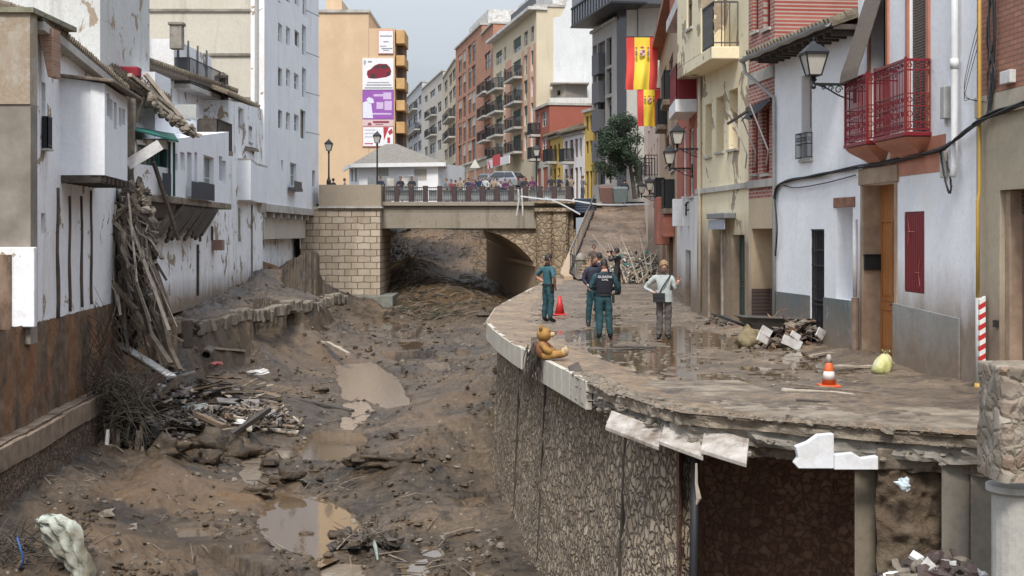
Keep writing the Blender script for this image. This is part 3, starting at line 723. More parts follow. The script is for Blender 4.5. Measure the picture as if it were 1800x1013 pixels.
# ------------------------------------------------------------------ bridge, its left abutment and the masonry at its right end
BD = 93.0
M['ashlar'] = bricks('ashlar_blocks', (1,0), (.42,.34,.25), (.56,.47,.36), (.16,.12,.085), .86, .44, .035, .5, bs=1, dist=.16, dcol=(.17,.12,.075))
M['bridge_conc'] = plaster('streaked_bridge_concrete', (.3,.26,.205), amt=.9, stain=(.09,.075,.05), grime=.8)
M['bridge_side'] = plaster('brown_bridge_wall', (.42,.31,.21), amt=.8, stain=(.2,.135,.085), grime=.5)
ab = thing('abutment', 'tall abutment tower of pale squared stone blocks at the left end of the bridge', 'abutment', P(600,560,92))
zt = P(0,325,92).z; zm = P(0,364,92).z; zf = P(0,522,92).z
x0, x1 = P(528,0,92).x, P(668,0,92).x
mb = MB(); mb.box(((x0+x1)/2, 96, (zm-4.2)/2), (x1-x0, 8, zm+4.2)); mb.build('stonework', M['ashlar'], ab, bevel=.03)
mb = MB(); mb.box(((P(561,0,91.9).x+x1)/2+.02, 96, (zt+zm)/2+.02), (x1-P(561,0,91.9).x+.1, 8.2, zt-zm-.04))
mb.build('parapet', plaster('tan_parapet', (.34,.28,.21), amt=.6, stain=(.15,.12,.09), grime=.6), ab, bevel=.02)
mb = MB(); mb.box(((P(561,0,91.9).x+x1)/2+.02, 96, zm-.02), (x1-P(561,0,91.9).x+.25, 8.4, .12)); mb.build('string_course', M['concrete_pale'], ab)
mb = MB(); a = P(614,0,91); b_ = P(690,0,91); mb.box(((a.x+b_.x)/2, 93.5, -2.5), (b_.x-a.x, 5, 1.3)); mb.box(((a.x+b_.x)/2+.1, 93.4, -3.7), (b_.x-a.x+.4, 5.4, 1.2))
mb.build('footing', noisy('green_grey_concrete', (.13,.135,.115), (.24,.24,.21), 2, .8, .4, .02), ab, bevel=.03)
br = thing('bridge', 'concrete road bridge with dark railing over an older stone arch, crossing the river bed', 'bridge', (-4, BD, 0))
zr0, zr1 = P(0,355,BD).z, P(0,330,BD).z
xa, xb = P(669,0,BD).x, P(955,0,BD).x
mb = MB(); mb.box(((xa+xb+4)/2, BD+5.2, zr0-.14), (xb-xa+4, 10.6, .28)); mb.build('deck', M['bridge_conc'], br, bevel=.03)
mb = MB(); mb.box(((xa+xb)/2+.3, BD+5.2, zr0-.5), (xb-xa+.9, 10.1, .40)); mb.build('cornice', M['bridge_conc'], br, bevel=.03)
zg0, zg1 = P(0,402,BD).z, zr0-.71
xg = P(945,0,BD).x
mb = MB()
for k in range(4): mb.box(((xa+xg)/2, BD+.5+k*2.9, (zg0+zg1)/2), (xg-xa, .7, zg1-zg0))
mb.build('girder', M['bridge_conc'], br, bevel=.03)
# old arch
cur = [(770,401.5),(820,402.5),(850,405),(880,413),(908,430),(928,449),(941,466)]
cur = cur[2:]; fr_ = [P(x, y, BD+.6) for x, y in cur]; fb_ = [P(848+i*1.6, 403+i*4.3, 107) for i in range(len(cur))]; mb = MB()
for i in range(len(fr_)-1):
    a, b_, c, d = fr_[i], fr_[i+1], fb_[i+1], fb_[i]; mb.hexa([a, b_, c, d, a+Z*.45, b_+Z*.45, c+Z*.45, d+Z*.45])
cur = [(770,401.5),(820,402.5)]+cur
mb.build('arch_vault', M['bridge_side'], br)
mb = MB(); top = P(0,403,BD+.5).z
mb.prism([P(770,403,BD+.45), P(1012,403,BD+.45), P(1012,600,BD+.45), P(942,600,BD+.45)]+[P(x, y, BD+.45) for x, y in cur[::-1][:-1]], V(0,.5,0))
M['arch_stone'] = rubble('old_arch_stone', [(.4,.31,.2),(.3,.22,.14),(.46,.37,.26),(.33,.24,.16)], 2.6, dirt=(.13,.085,.05), dfac=.75, mort=(.16,.12,.08), bs=.6)
mb.build('spandrel', M['arch_stone'], br)
a = P(942,466,BD+.5); b_ = P(855,421,107.2); mb = MB(); W1 = V(1,0,0)
mb.hexa([V(a.x,a.y,-5), V(a.x+1,a.y,-5), V(b_.x+1.5,b_.y,-5), V(b_.x,b_.y,-5), a, a+W1, b_+W1*1.5, b_])
c = P(895,456,99); mb.hexa([a+V(-.15,-.1,-.1), a+V(.5,-.1,-.1), c+V(.5,0,-.1), c+V(-.15,0,-.1), a+V(-.15,-.1,.15), a+V(.5,-.1,.15), c+V(.5,0,.15), c+V(-.15,0,.15)])
mb.build('arch_wall', M['bridge_side'], br)
mb = MB()   # end pier with twin half-round pilasters and caps
for px in (958, 984):
    c = P(px,0,BD-.1); mb.lathe([(.62,-3.5),(.62,P(0,374,BD).z),(.78,P(0,372,BD).z),(.78,P(0,366,BD).z)], (c.x,c.y,0), 14)
c0, c1 = P(945,0,BD), P(1008,0,BD); mb.box(((c0.x+c1.x)/2, BD+3, zr0/2-2), (c1.x-c0.x, 5.6, zr0+4)); mb.box(((c0.x+c1.x)/2, BD+2.6, zr0-.02), (c1.x-c0.x+.5, 6.6, .18))
mb.build('end_pier', M['arch_stone'], br)
mb = MB()   # low stub wall between bridge end and the ramp
mb.hexa([P(942,600,84), P(995,600,76), P(1008,600,BD-.3), P(950,600,BD-.3), P(942,462,84)+Z*-.2, P(995,520,76), P(1008,380,BD-.3), P(950,380,BD-.3)])
# railing
rl_ = MB(); xr0, xr1 = P(672,0,BD).x, P(1000,0,BD).x
rl_.bar(V(xr0,BD+.1,zr1), V(xr1,BD+.1,zr1), .1, .07); rl_.bar(V(xr0,BD+.1,zr0+.12), V(xr1,BD+.1,zr0+.12), .06, .05); rl_.bar(V(xr0,BD+.1,zr1-.2), V(xr1,BD+.1,zr1-.2), .04, .04)
rail = rl_.build('railing', M['rail'], br)
n = 13; mb = MB()
for k in range(n+1):
    x = xr0+(xr1-xr0)*k/n; mb = MB(); mb.box((x, BD+.1, (zr0+zr1)/2+.06), (.36, .2, zr1-zr0+.14))
    mb.build('railing_post', flat('rusty_railing_post', (.055,.035,.033), .7), br, bevel=.03)
mb = MB(); k = 0; x = xr0
while x < xr1: mb.box((x, BD+.1, (zr0+zr1)/2), (.03, .03, zr1-zr0-.1)); x += .14
mb.build('bars', M['rail'], rail)
mb = MB()
for k in range(n):
    x = xr0+(xr1-xr0)*(k+.5)/n; mb = MB(); mb.box((x, BD+.32, (zr0+zr1)/2-.04), ((xr1-xr0)/n-.42, .03, zr1-zr0-.24))
    mb.build('mesh_panel', flat('pale_mesh_panel', (.33,.34,.34), .6), rail)

# land on the far side
M['asphalt'] = noisy('muddy_asphalt', (.08,.072,.062), (.17,.145,.115), 1.5, .7, .4, .02)
def sheet(name, pts, mat, nsub=1):
    mb = MB(); mb.poly(*pts); return struct(mb.build(name, mat))
zz = lambda y: float(np.interp(y, [94,103,130,200,420], [4.35,4.6,5.8,9,15]))
mb = MB()
ys = [128,150,175,200,250,320,420]
for a, b_ in zip(ys[:-1], ys[1:]): mb.poly(V(-200,a,zz(a)), V(200,a,zz(a)), V(200,b_,zz(b_)), V(-200,b_,zz(b_)))
mb.poly(V(-14,128,zz(128)), V(6,128,zz(128)), V(6,128,-3), V(-14,128,-3))
mb.poly(V(1.8,103.2,zz(103)-.01), V(60,103.2,zz(103)-.01), V(60,128,zz(128)), V(-2.6,128,zz(128)))
mb.poly(V(-60,94,4.35), V(-9.4,94,4.35), V(-9.4,128,zz(128)), V(-60,128,zz(128)))
mb.poly(V(2.2,BD+5,zr0+.01), V(12,BD+5,zr0+.01), V(60,103.2,zz(103)-.01), V(1.8,103.2,zz(103)-.01))
struct(mb.build('road', M['asphalt']))
# ================================================================== the row of houses on the right
pB, pC, pE, pFf, pG = (6.87,20.2), (6.59,26.0), (5.89,30.6), (5.65,32.6), (5.15,38.0)
def grp(mb_fn): pass
def holes_px(fc, rs, z=None, o=0):
    out = []
    for r in rs:
        u0, u1, z0, z1 = fc.rect(*r[:4], o)
        if len(r) > 5 and r[5] is not None: z0 = r[5]
        out.append((u0, u1, z0, z1)+((r[4],) if len(r) > 4 and r[4] else ()))
    return out
def panel_door(fc, h, parent, mat, reveal=.3, rows=((.08,.42),(.47,.92)), cols=2, name='door', handle=True, o=0):
    a, b_, lo, hi = h[:4]; mb = MB(); r = o-reveal
    fc.box(mb, a, b_, lo, hi, r-.05, r+.01)
    for c in range(cols):
        u0 = a+(b_-a)*(c+.12)/cols; u1 = a+(b_-a)*(c+.88)/cols
        for p, q in rows:
            z0, z1 = lo+(hi-lo)*p, lo+(hi-lo)*q
            for (x0,x1,y0,y1) in ((u0,u1,z0,z0+.04),(u0,u1,z1-.04,z1),(u0,u0+.035,z0+.04,z1-.04),(u1-.035,u1,z0+.04,z1-.04)): fc.box(mb, x0, x1, y0, y1, r+.011, r+.03)
            fc.box(mb, u0+.09, u1-.09, z0+.1, z1-.1, r+.011, r+.024)
    d = mb.build(name, mat, parent)
    if handle:
        q = MB(); q.tube([fc.pt((a+b_)/2+.05, lo+1.05, r+.02), fc.pt((a+b_)/2+.05, lo+1.05, r+.08), fc.pt((a+b_)/2+.15, lo+1.05, r+.08)], .012, 6); q.build('handle', M['iron'], d)
    return d
# ---- house with red balconies (near white house)
f2 = Fac(pB, pC)
h2 = thing('white_house', 'white rendered house with two dark red iron balconies and a grey base', 'house', (6.9, 22, 0))
M['w2'] = plaster('white_render', (.84,.845,.87), amt=.45, stain=(.42,.38,.33), grime=.28, mud=1.5)
hd = f2.rect(1517,323,1573,640); hd = (hd[0], hd[1], -.1, hd[3], .36)
hb1 = f2.rect(1599,-60,1631,230); hb1 = (hb1[0], hb1[1], 3.98, 6.9, .25)
hb2 = f2.rect(1531,-60,1560,230); hb2 = (hb2[0], hb2[1], 3.98, 6.9, .25)
hs = f2.rect(1590,372,1625,515); hs = (*hs, .06)
wall(f2, -.3, 8.2, [hd, hb1, hb2, hs], 8).build('wall', M['w2'], h2)
M['wainscot'] = plaster('grey_wainscot', (.30,.31,.30), amt=.9, stain=(.10,.11,.105), grime=.7, mud=.9)
u0, _ = f2.ray(1689,600); u1, _ = f2.ray(1572,600); mb = MB(); mb.hexa([f2.pt(u0,-.2,.003), f2.pt(u1,-.2,.003), f2.pt(u1,-.2,.035), f2.pt(u0,-.2,.035), f2.pt(u0,1.04,.003), f2.pt(u1,1.12,.003), f2.pt(u1,1.12,.035), f2.pt(u0,1.04,.035)])
mb.build('wainscot', M['wainscot'], h2, bevel=.006)
M['stone_tan'] = noisy('tan_stone', (.26,.18,.12), (.42,.31,.22), 3, .8, .5, .02, c3=(.2,.12,.08), f3=.5)
mb = MB(); f2.box(mb, hd[0]-.22, hd[1]+.18, hd[3]+.003, hd[3]+.3, -.05, .04)
f2.box(mb, hd[0]-.14, hd[0]-.003, -.1, hd[3], -.05, .02); f2.box(mb, hd[1]+.003, hd[1]+.12, -.1, hd[3], -.05, .02)
mb.build('door_surround', M['stone_tan'], h2, bevel=.01)
mb = MB(); mb.poly(f2.pt(hd[1]-.004,-.1,-.001), f2.pt(hd[1]-.004,hd[3],-.001), f2.pt(hd[1]-.004,hd[3],-.36), f2.pt(hd[1]-.004,-.1,-.36)); mb.build('door_jamb', M['stone_tan'], h2)
M['door_wood'] = noisy('orange_varnished_wood', (.28,.1,.025), (.42,.17,.05), 4, .45, .3, .008, st=(3,3,.4))
panel_door(f2, (hd[0], hd[1]-.004, -.02, hd[3]), h2, M['door_wood'], .34, ((.05,.3),(.34,.8)), 2)
mb = MB(); p = f2.pt(hd[1]-.03, 1.78, -.18); mb.box(p, (.34,.08,.26), math.atan2(f2.u.y, f2.u.x)+math.pi/2); mb.box(p+Z*.15+V(0,-.01,0), (.36,.1,.03), math.atan2(f2.u.y, f2.u.x)+math.pi/2)
tag(mb.build('letterbox', M['iron'], None, bevel=.008), 'black letterbox in the doorway jamb beside the orange wooden door', 'letterbox')
mb = MB(); f2.box(mb, hd[0]-.1, hd[1]+.1, -.1, .09, -.3, .12); mb.build('doorstep', M['concrete'], h2, bevel=.015)
M['red_iron'] = flat('dark_red_iron', (.17,.008,.014), .4, spec=.5)
M['salmon'] = noisy('salmon_paint', (.38,.14,.085), (.5,.22,.14), 3, .6, .3, .01)
M['cane'] = noisy('woven_cane', (.06,.045,.035), (.2,.16,.125), 14, .8, .8, .01, st=(1,1,6))
# small red shutter in the wall
mb = MB(); a, b_, lo, hi = hs[:4]; n = 9
f2.box(mb, a, b_, lo, hi, -.05, -.02)
for k in range(n): c = a+(b_-a)*(k+.5)/n; f2.box(mb, c-(b_-a)/n*.4, c+(b_-a)/n*.4, lo+.03, hi-.03, -.019, .0)
sh = mb.build('shutter', M['red_iron'], h2)
mb = MB()
for s_, zc in ((1, .75), (0, .25)):
    zc = lo+(hi-lo)*zc; uc = a+(b_-a)*(.8 if s_ else .2); um = a+(b_-a)*.45
    mb.tube([f2.pt(uc,zc+.22,.008), f2.pt(uc+.07*(1 if s_ else -1)*-1,zc,.008), f2.pt(uc,zc-.22,.008)], .006, 5); mb.tube([f2.pt(uc,zc,.008), f2.pt(um,zc,.008)], .007, 5)
mb.build('iron_bar', flat('worn_red_bar', (.4,.1,.1), .5), sh)
# ornate balconies
def red_balcony(u0, u1, z, out=.42, h=1.16):
    mb = MB(); f2.box(mb, u0-.03, u1+.03, z-.07, z, .003, out+.03)
    bs = mb.build('balcony', M['red_iron'], h2, bevel=.01)
    mb = MB()
    prof = [(0,-.08,out+.01),(.05,-.15,out-.05),(.1,-.2,out-.12),(.2,-.28,out-.25),(.3,-.36,.08)]
    for (i0,za,oa),(i1,zb_,ob) in zip(prof[:-1], prof[1:]):
        mb.hexa([f2.pt(u0+i1,z+zb_,.003), f2.pt(u1-i1,z+zb_,.003), f2.pt(u1-i1,z+zb_,ob), f2.pt(u0+i1,z+zb_,ob), f2.pt(u0+i0,z+za,.003), f2.pt(u1-i0,z+za,.003), f2.pt(u1-i0,z+za,oa), f2.pt(u0+i0,z+za,oa)])
    mb.build('corbel', M['salmon'], bs)
    mb = MB(); c = [f2.pt(u0,0,.02), f2.pt(u0,0,out), f2.pt(u1,0,out), f2.pt(u1,0,.02)]
    for i in range(3):
        a, b_ = c[i], c[i+1]; L = (b_-a).length
        for zz_, w in ((h,.045),(h-.16,.025),(.62,.02),(.42,.02),(.16,.02),(.04,.03)): mb.bar(a+Z*(z+zz_), b_+Z*(z+zz_), w, w)
        n = max(3, int(L/.075))
        for j in range(n+1): p = a+(b_-a)*(j/n); mb.bar(p+Z*(z+.04), p+Z*(z+h), .013, .013, up=V(0,1,0))
        n = max(2, int(L/.1))
        for j in range(n):      # scroll rings in the top and bottom friezes
            p = a+(b_-a)*((j+.5)/n); e = (b_-a).normalized()
            for zc, r_ in ((h-.08,.034),(.52,.042),(.29,.045),(.1,.03)):
                mb.tube([p+e*r_*math.cos(q*math.pi/4)+Z*(z+zc+r_*math.sin(q*math.pi/4)) for q in range(9)], .008, 4, False)
    for p in c[1:3]: mb.bar(p+Z*z, p+Z*(z+h+.05), .04, .04, up=V(0,1,0))
    mb.build('railing', M['red_iron'], bs); return bs
uA0 = f2.ray(1592,200,.42)[0]; uA1 = f2.ray(1538,200,.42)[0]; uB0 = f2.ray(1524,200,.42)[0]; uB1 = f2.ray(1486,200,.42)[0]
red_balcony(uA0, uA1, 3.98); red_balcony(uB0, uB1, 3.98)
for h, nm in ((hb1, 1), (hb2, 0)):
    mb = MB(); a, b_, lo, hi = h[:4]
    for (x0,x1,y0,y1) in ((a-.12,a-.003,lo,hi),(b_+.003,b_+.12,lo,hi)): f2.box(mb, x0, x1, y0, y1, -.02, .04)
    fr2 = mb.build('window_frame', M['salmon'], h2)
    mb = MB(); mb.poly(f2.pt(a,lo,-.24), f2.pt(b_,lo,-.24), f2.pt(b_,hi,-.24), f2.pt(a,hi,-.24)); mb.build('pane', M['dark'], fr2)
    if nm:
        mb = MB()
        n = 60
        for k in range(n): z_ = 4.05+(6.88-4.05)*k/n; f2.box(mb, a+.03, b_-.03, z_, z_+.034, -.06, -.045)
        mb.build('blind', M['cane'], fr2)
mb = MB(); n = 26; cc = []
for k in range(n+1):
    t_ = k/n; cc.append((.0+.52*(t_**.8), 6.85-1.62*t_-.12*math.sin(math.pi*t_)*1.0 if t_ < .93 else 6.85-1.62*t_-(t_-.93)*1.5))
uc0, uc1 = hb2[0]-.0, hb2[1]+.12
for k in range(n):
    (o0, z0), (o1, z1) = cc[k], cc[k+1]; s0 = .12*k/n
    mb.hexa([f2.pt(uc0+s0,z1,o1), f2.pt(uc1+s0,z1,o1), f2.pt(uc1+s0,z1-.012,o1-.02), f2.pt(uc0+s0,z1-.012,o1-.02), f2.pt(uc0+s0,z0,o0), f2.pt(uc1+s0,z0,o0), f2.pt(uc1+s0,z0-.012,o0-.02), f2.pt(uc0+s0,z0-.012,o0-.02)])
tag(mb.build('cane_blind', M['cane'], None), 'long grey woven blind draped out over the far red balcony rail', 'blind')
mb = MB(); f2.box(mb, uA0-.75, uB1+.3, 3.32, 3.56, .002, .012); f2.box(mb, uA0-.65, uB0, 3.56, 3.9, .002, .012); mb.build('salmon_band', M['salmon'], h2)
def slim(pts, r, mat, name, label=None, cat=None, n=6, parent=None, group=None):
    mb = MB(); mb.tube(pts, r, n); o = mb.build(name, mat, parent, smooth=True)
    if label: tag(o, label, cat, group)
    return o
# rain pipe, meter box, cables
ud = f2.ray(1679,150,.08)[0]; q = thing('rain_pipe', 'fat white rain pipe down the white wall beside the red balconies', 'pipe', f2.pt(ud,3.3,.08))
slim([f2.pt(ud,8,.09), f2.pt(ud,5.0,.09), f2.pt(ud,3.35,.09), f2.pt(ud-.02,3.2,.13)], .055, flat('white_pipe', (.62,.62,.62), .4), 'pipe', n=10, parent=q)
slim([f2.pt(ud,5.0,.09), f2.pt(ud,4.85,.09)], .067, flat('white_pipe', (.62,.62,.62), .4), 'collar', n=10, parent=q)
um = f2.ray(1664,190,.06)[0]; mb = MB(); f2.box(mb, um-.07, um+.1, 4.12, 4.62, .003, .13); f2.box(mb, um+.0, um+.02, 4.0, 4.12, .03, .09); tag(mb.build('meter_box', M['pvc'], None, bevel=.02), 'pale grey meter box high on the white wall beside the rain pipe', 'meter box')
um = f2.ray(1658,290,.06)[0]; mb = MB(); f2.box(mb, um-.04, um+.06, 3.2, 3.62, .003, .1); tag(mb.build('junction_box', flat('beige_box', (.5,.49,.44), .5), None, bevel=.02), 'small beige junction box under the thick black cables', 'junction box')
def catmull(P_, n=10):
    P_ = [Vector(p) for p in P_]; out = []
    for i in range(len(P_)-1):
        p0, p1, p2, p3 = P_[max(i-1,0)], P_[i], P_[i+1], P_[min(i+2, len(P_)-1)]
        for k in range(n):
            t_ = k/n; out.append(.5*((2*p1)+(p2-p0)*t_+(2*p0-5*p1+4*p2-p3)*t_*t_+(3*p1-p0-3*p2+p3)*t_**3))
    return out+[P_[-1]]
f1 = Fac((7.2,14.9), pB); f3 = Fac(pC, pE); f4 = Fac(pE, pFf); f5 = Fac(pFf, pG)
def onf(fc, px, py, o): u_, z_ = fc.ray(px, py, o); return fc.pt(u_, z_, o)
def jit(p, a): return Vector(p)+V(R.uniform(-a,a), R.uniform(-a,a), R.uniform(-a,a))
cab = thing('cable_bundle', 'thick bundle of black cables strung along the right hand house fronts', 'cables', f2.pt(0,4,.1))
base = [onf(f1,1805,180,.1), onf(f1,1760,196,.1), onf(f1,1722,215,.1), onf(f2,1690,236,.14), onf(f2,1652,262,.12), onf(f2,1600,275,.07), onf(f2,1550,287,.07), onf(f2,1512,293,.07), onf(f3,1490,298,.05), onf(f3,1440,308,.05), onf(f3,1385,318,.05), onf(f3,1366,330,.05), onf(f3,1362,352,.05)]
for k in range(7):
    c = catmull([jit(p, .035) for p in base]); slim(c, R.uniform(.009,.016), M['cable'], 'cable', parent=cab)
c = catmull([onf(f3,1362,352,.05), onf(f3,1370,400,.05)+V(-.05,0,0), onf(f3,1363,450,.05)]); slim(c, .018, M['cable'], 'cable', parent=cab)
slim(catmull([onf(f3,1504,308,.05), onf(f3,1450,322,.06), onf(f3,1400,330,.06), onf(f3,1375,325,.05)]), .012, M['cable'], 'cable', parent=cab)
c = catmull([onf(f2,1652,262,.12), onf(f2,1658,300,.12), onf(f2,1668,338,.12), onf(f2,1672,325,.12), onf(f2,1664,285,.12)])
for k in range(3): slim([jit(p, .01) for p in c], .012, M['cable'], 'cable', parent=cab)
cl = thing('cable_bundle', 'tangle of dark cables running up the red brick wall at the top right', 'cables', f1.pt(4.8,4.4,.05))
for k in range(6):
    c = catmull([onf(f1, 1742+R.uniform(-8,14), -60, .04), onf(f1, 1745+R.uniform(-10,6), 60, .05), onf(f1, 1740+R.uniform(-4,10), 140, .05), onf(f1, 1738+R.uniform(-5,5), 205, .08)]); slim([jit(p,.006) for p in c], .014, M['cable'], 'cable', parent=cl)
for k in range(3):
    c = catmull([onf(f1,1722,30+20*k,.04), onf(f2,1700,120+k*15,.08), onf(f2,1695,160+k*8,.1), onf(f2,1706,175,.08), onf(f1,1735,180,.05)]); slim(c, .005, M['cable'], 'cable', parent=cl)
# ---- brick house at the right edge
h1 = thing('brick_house', 'house with red brick upper wall and tan lower wall at the right edge', 'house', (7.3, 18, 0))
ug = f1.rect(1770,334,1850,700); ug = (max(.2, ug[0]-1.5), f1.ray(1757,500)[0], -.2, 2.34+76/2400*19.2, .3)
M['w1'] = plaster('tan_render', (.40,.34,.25), amt=.6, stain=(.2,.15,.1), grime=.4, mud=1.3)
wall(f1, -.3, 4.03, [ug], 8).build('wall', M['w1'], h1)
M['brick1'] = bricks('red_brick', f1.u, (.36,.155,.10), (.43,.2,.13), (.2,.12,.09), .26, .075, .012, .35, dcol=(.2,.1,.07))
mb = MB(); f1.box(mb, 0, f1.L+.0, 4.34, 9, -8, -.006); mb.build('brick_wall', M['brick1'], h1)
mb = MB(); f1.box(mb, 0, f1.L, 4.034, 4.337, -7.9, .03); mb.build('concrete_band', noisy('beige_band', (.4,.34,.26), (.5,.44,.35), 2, .8, .3, .01, c3=(.3,.24,.18)), h1)
M['garage'] = flat('brown_pink_door', (.22,.12,.1), .5)
mb = MB(); f1.box(mb, ug[0], ug[1], -.1, ug[3]-.35, -.3, -.26)
gd = mb.build('garage_door', M['garage'], h1)
mb = MB()
for k in range(6): z_ = ug[3]-.33+k*.055; f1.box(mb, ug[0]+.05, ug[1]-.05, z_, z_+.03, -.29, -.25)
mb.build('vent_slats', flat('dark_slats', (.08,.05,.045), .5), gd)
mb = MB(); f1.box(mb, ug[1]-.16, ug[1]-.002, -.1, ug[3]-.002, -.3, -.08); mb.build('door_jamb', M['stone_tan'], h1, bevel=.01)
mb = MB(); f1.box(mb, ug[1]+.02, ug[1]+.12, 1.0, 1.1, .002, .05); mb.build('socket', M['cable'], h1)
# yellow gas pipe with its tape-wrapped guard
gp = thing('gas_pipe', 'yellow gas pipe up the corner between the white and brick houses', 'pipe', onf(f1,1721,690,.08))
ugp = f1.ray(1722,400,.08)[0]
M['yellow'] = flat('ochre_yellow_pipe', (.42,.26,.05), .5)
slim([f1.pt(ugp,8,.08), f1.pt(ugp,4.0,.08), f1.pt(ugp+.01,2.95,.08), f1.pt(ugp-.03,2.8,.12), f1.pt(ugp-.03,1.35,.12)], .028, M['yellow'], 'pipe', n=8, parent=gp)
slim([f1.pt(ugp-.03,1.4,.12), f1.pt(ugp-.03,.0,.12)], .035, M['pvc'], 'guard_tube', n=8, parent=gp)
slim([f1.pt(ugp-.03,.16,.12), f1.pt(ugp-.03,.0,.12)], .05, M['yellow'], 'foot', n=8, parent=gp)
def stripetape(name, seg_pts, w, label, cat='tape', parent=None):
    """red and white barrier tape along a path, one slanted block of colour after another"""
    mb = MB()
    for i in range(len(seg_pts)-1):
        mb.m = i % 2; mb.bar(seg_pts[i], seg_pts[i+1], w, .012, up=V(0,1,0))
    o = mb.build(name, [flat('tape_red', (.5,.03,.03), .4), flat('tape_white', (.75,.74,.72), .4)], parent); return tag(o, label, cat) if label else o
mb = MB()
for k in range(14):
    z0 = .35+k*.075; mb.m = k % 2; c = f1.pt(ugp-.09,0,.13)
    mb.hexa([c+V(-.0,-.04,z0-.02), c+V(.085,-.04,z0+.03), c+V(.085,.03,z0+.03), c+V(-.0,.03,z0-.02), c+V(-.0,-.04,z0+.054), c+V(.085,-.04,z0+.104), c+V(.085,.03,z0+.104), c+V(-.0,.03,z0+.054)])
tag(mb.build('barrier_tape', [flat('tape_red', (.5,.03,.03), .4), flat('tape_white', (.75,.74,.72), .4)], None), 'red and white barrier tape wrapped round the foot of the gas pipe', 'tape')
mb = MB(); u_ = f1.ray(1768,162,.05)[0]; f1.box(mb, u_-.22, u_+.12, 4.42, 4.6, -.004, .09); tag(mb.build('junction_box', M['whitish'], None, bevel=.01), 'pale cable box on the red brick wall at the right edge', 'junction box')

# ---- low white house with tiled eave
h3 = thing('white_house', 'low white house with tiled eave, iron street lamp before it and grey base', 'house', (6.4, 28, 0))
hw = f3.rect(1409,132,1427,279); hw = (*hw, .28)
hg = f3.rect(1425,403,1449,600); hg = (hg[0], hg[1], -.1, hg[3], .12)
ha = f3.rect(1470,365,1501,520); ha = (ha[0]+.05, ha[1], 1.04, ha[3], .5)
hk = f3.rect(1494,108,1505,140); hk = (hk[0], hk[1], 5.0, hk[3], .25)
M['w3'] = plaster('white_wash', (.82,.825,.85), amt=.4, stain=(.4,.34,.27), grime=.3)
tz3 = 6.32
wall(f3, -.3, tz3, [hw, hg, ha, hk], 5).build('wall', M['w3'], h3)
M['wains3'] = plaster('dark_grey_wainscot', (.13,.145,.14), amt=.9, stain=(.3,.32,.31), grime=.8, mud=.6)
mb = MB(); f3.box(mb, .02, hg[0]-.02, -.2, 1.04, .003, .035); f3.box(mb, hg[1]+.02, f3.L-.02, -.2, 1.04, .003, .035); mb.build('wainscot', M['wains3'], h3, bevel=.006)
mb = MB(); f3.box(mb, ha[0]-.12, ha[1]+.12, ha[3]+.002, ha[3]+.2, -.3, .02); mb.build('lintel', noisy('brown_lintel', (.16,.07,.045), (.3,.15,.1), 4, .8, .5, .02), h3, bevel=.01)
mb = MB(); mb.poly(f3.pt(ha[0],ha[2],-.49), f3.pt(ha[1],ha[2],-.49), f3.pt(ha[1],ha[3],-.49), f3.pt(ha[0],ha[3],-.49)); mb.build('niche_back', M['w3'], h3)
mb = MB(); a, b_, lo, hi = hg[:4]     # iron grille door
f3.box(mb, a, b_, lo, hi, -.14, -.12); gb = mb.build('door', M['dark'], h3)
mb = MB()
for z_ in (lo+.12, lo+.95, lo+1.05, lo+1.75, hi-.45, hi-.04): f3.box(mb, a, b_, z_, z_+.04, -.05, -.02)
n = 9
for k in range(n+1): c = a+(b_-a)*k/n; f3.box(mb, max(a,c-.011), min(b_,c+.011), lo+.01, hi-.01, -.045, -.025)
for k in range(5):
    for zc in (lo+.55, lo+1.4): c = a+(b_-a)*(k+.5)/5; mb.tube([f3.pt(c+.05*math.cos(q*math.pi/4), zc+.12*math.sin(q*math.pi/4), -.03) for q in range(9)], .007, 4, False)
mb.build('grille', M['iron'], gb)
w_ = window(f3, hw, h3, frame='timber', mull=0, bars=0, reveal=.26, sill='concrete_pale', blind=(noisy('brown_blind', (.16,.1,.07), (.28,.19,.13), 6, .8, .3), .62))
mb = MB(); a, b_, lo, hi = hw[:4]; o1 = .12
c = [f3.pt(a-.03,0,.0), f3.pt(a-.03,0,o1), f3.pt(b_+.03,0,o1), f3.pt(b_+.03,0,0)]
for i in range(3):
    for z_ in (lo+.02, lo+.3, lo+.52): mb.bar(c[i]+Z*z_, c[i+1]+Z*z_, .018, .018)
    L = (c[i+1]-c[i]).length; n = max(1, int(L/.07))
    for j in range(n+1): p = c[i].lerp(c[i+1], j/n); mb.bar(p+Z*lo, p+Z*(lo+.54), .012, .012, up=V(0,1,0))
    for j in range(n):
        p = c[i].lerp(c[i+1], (j+.5)/n); e = (c[i+1]-c[i]).normalized(); mb.tube([p+e*.03*math.cos(q*math.pi/3)+Z*(lo+.4+.04*math.sin(q*math.pi/3)) for q in range(7)], .006, 4, False)
mb.build('window_guard', M['iron'], h3)
window(f3, hk, h3, mull=0, bars=0, sill=None, frame='timber', pane='dark')
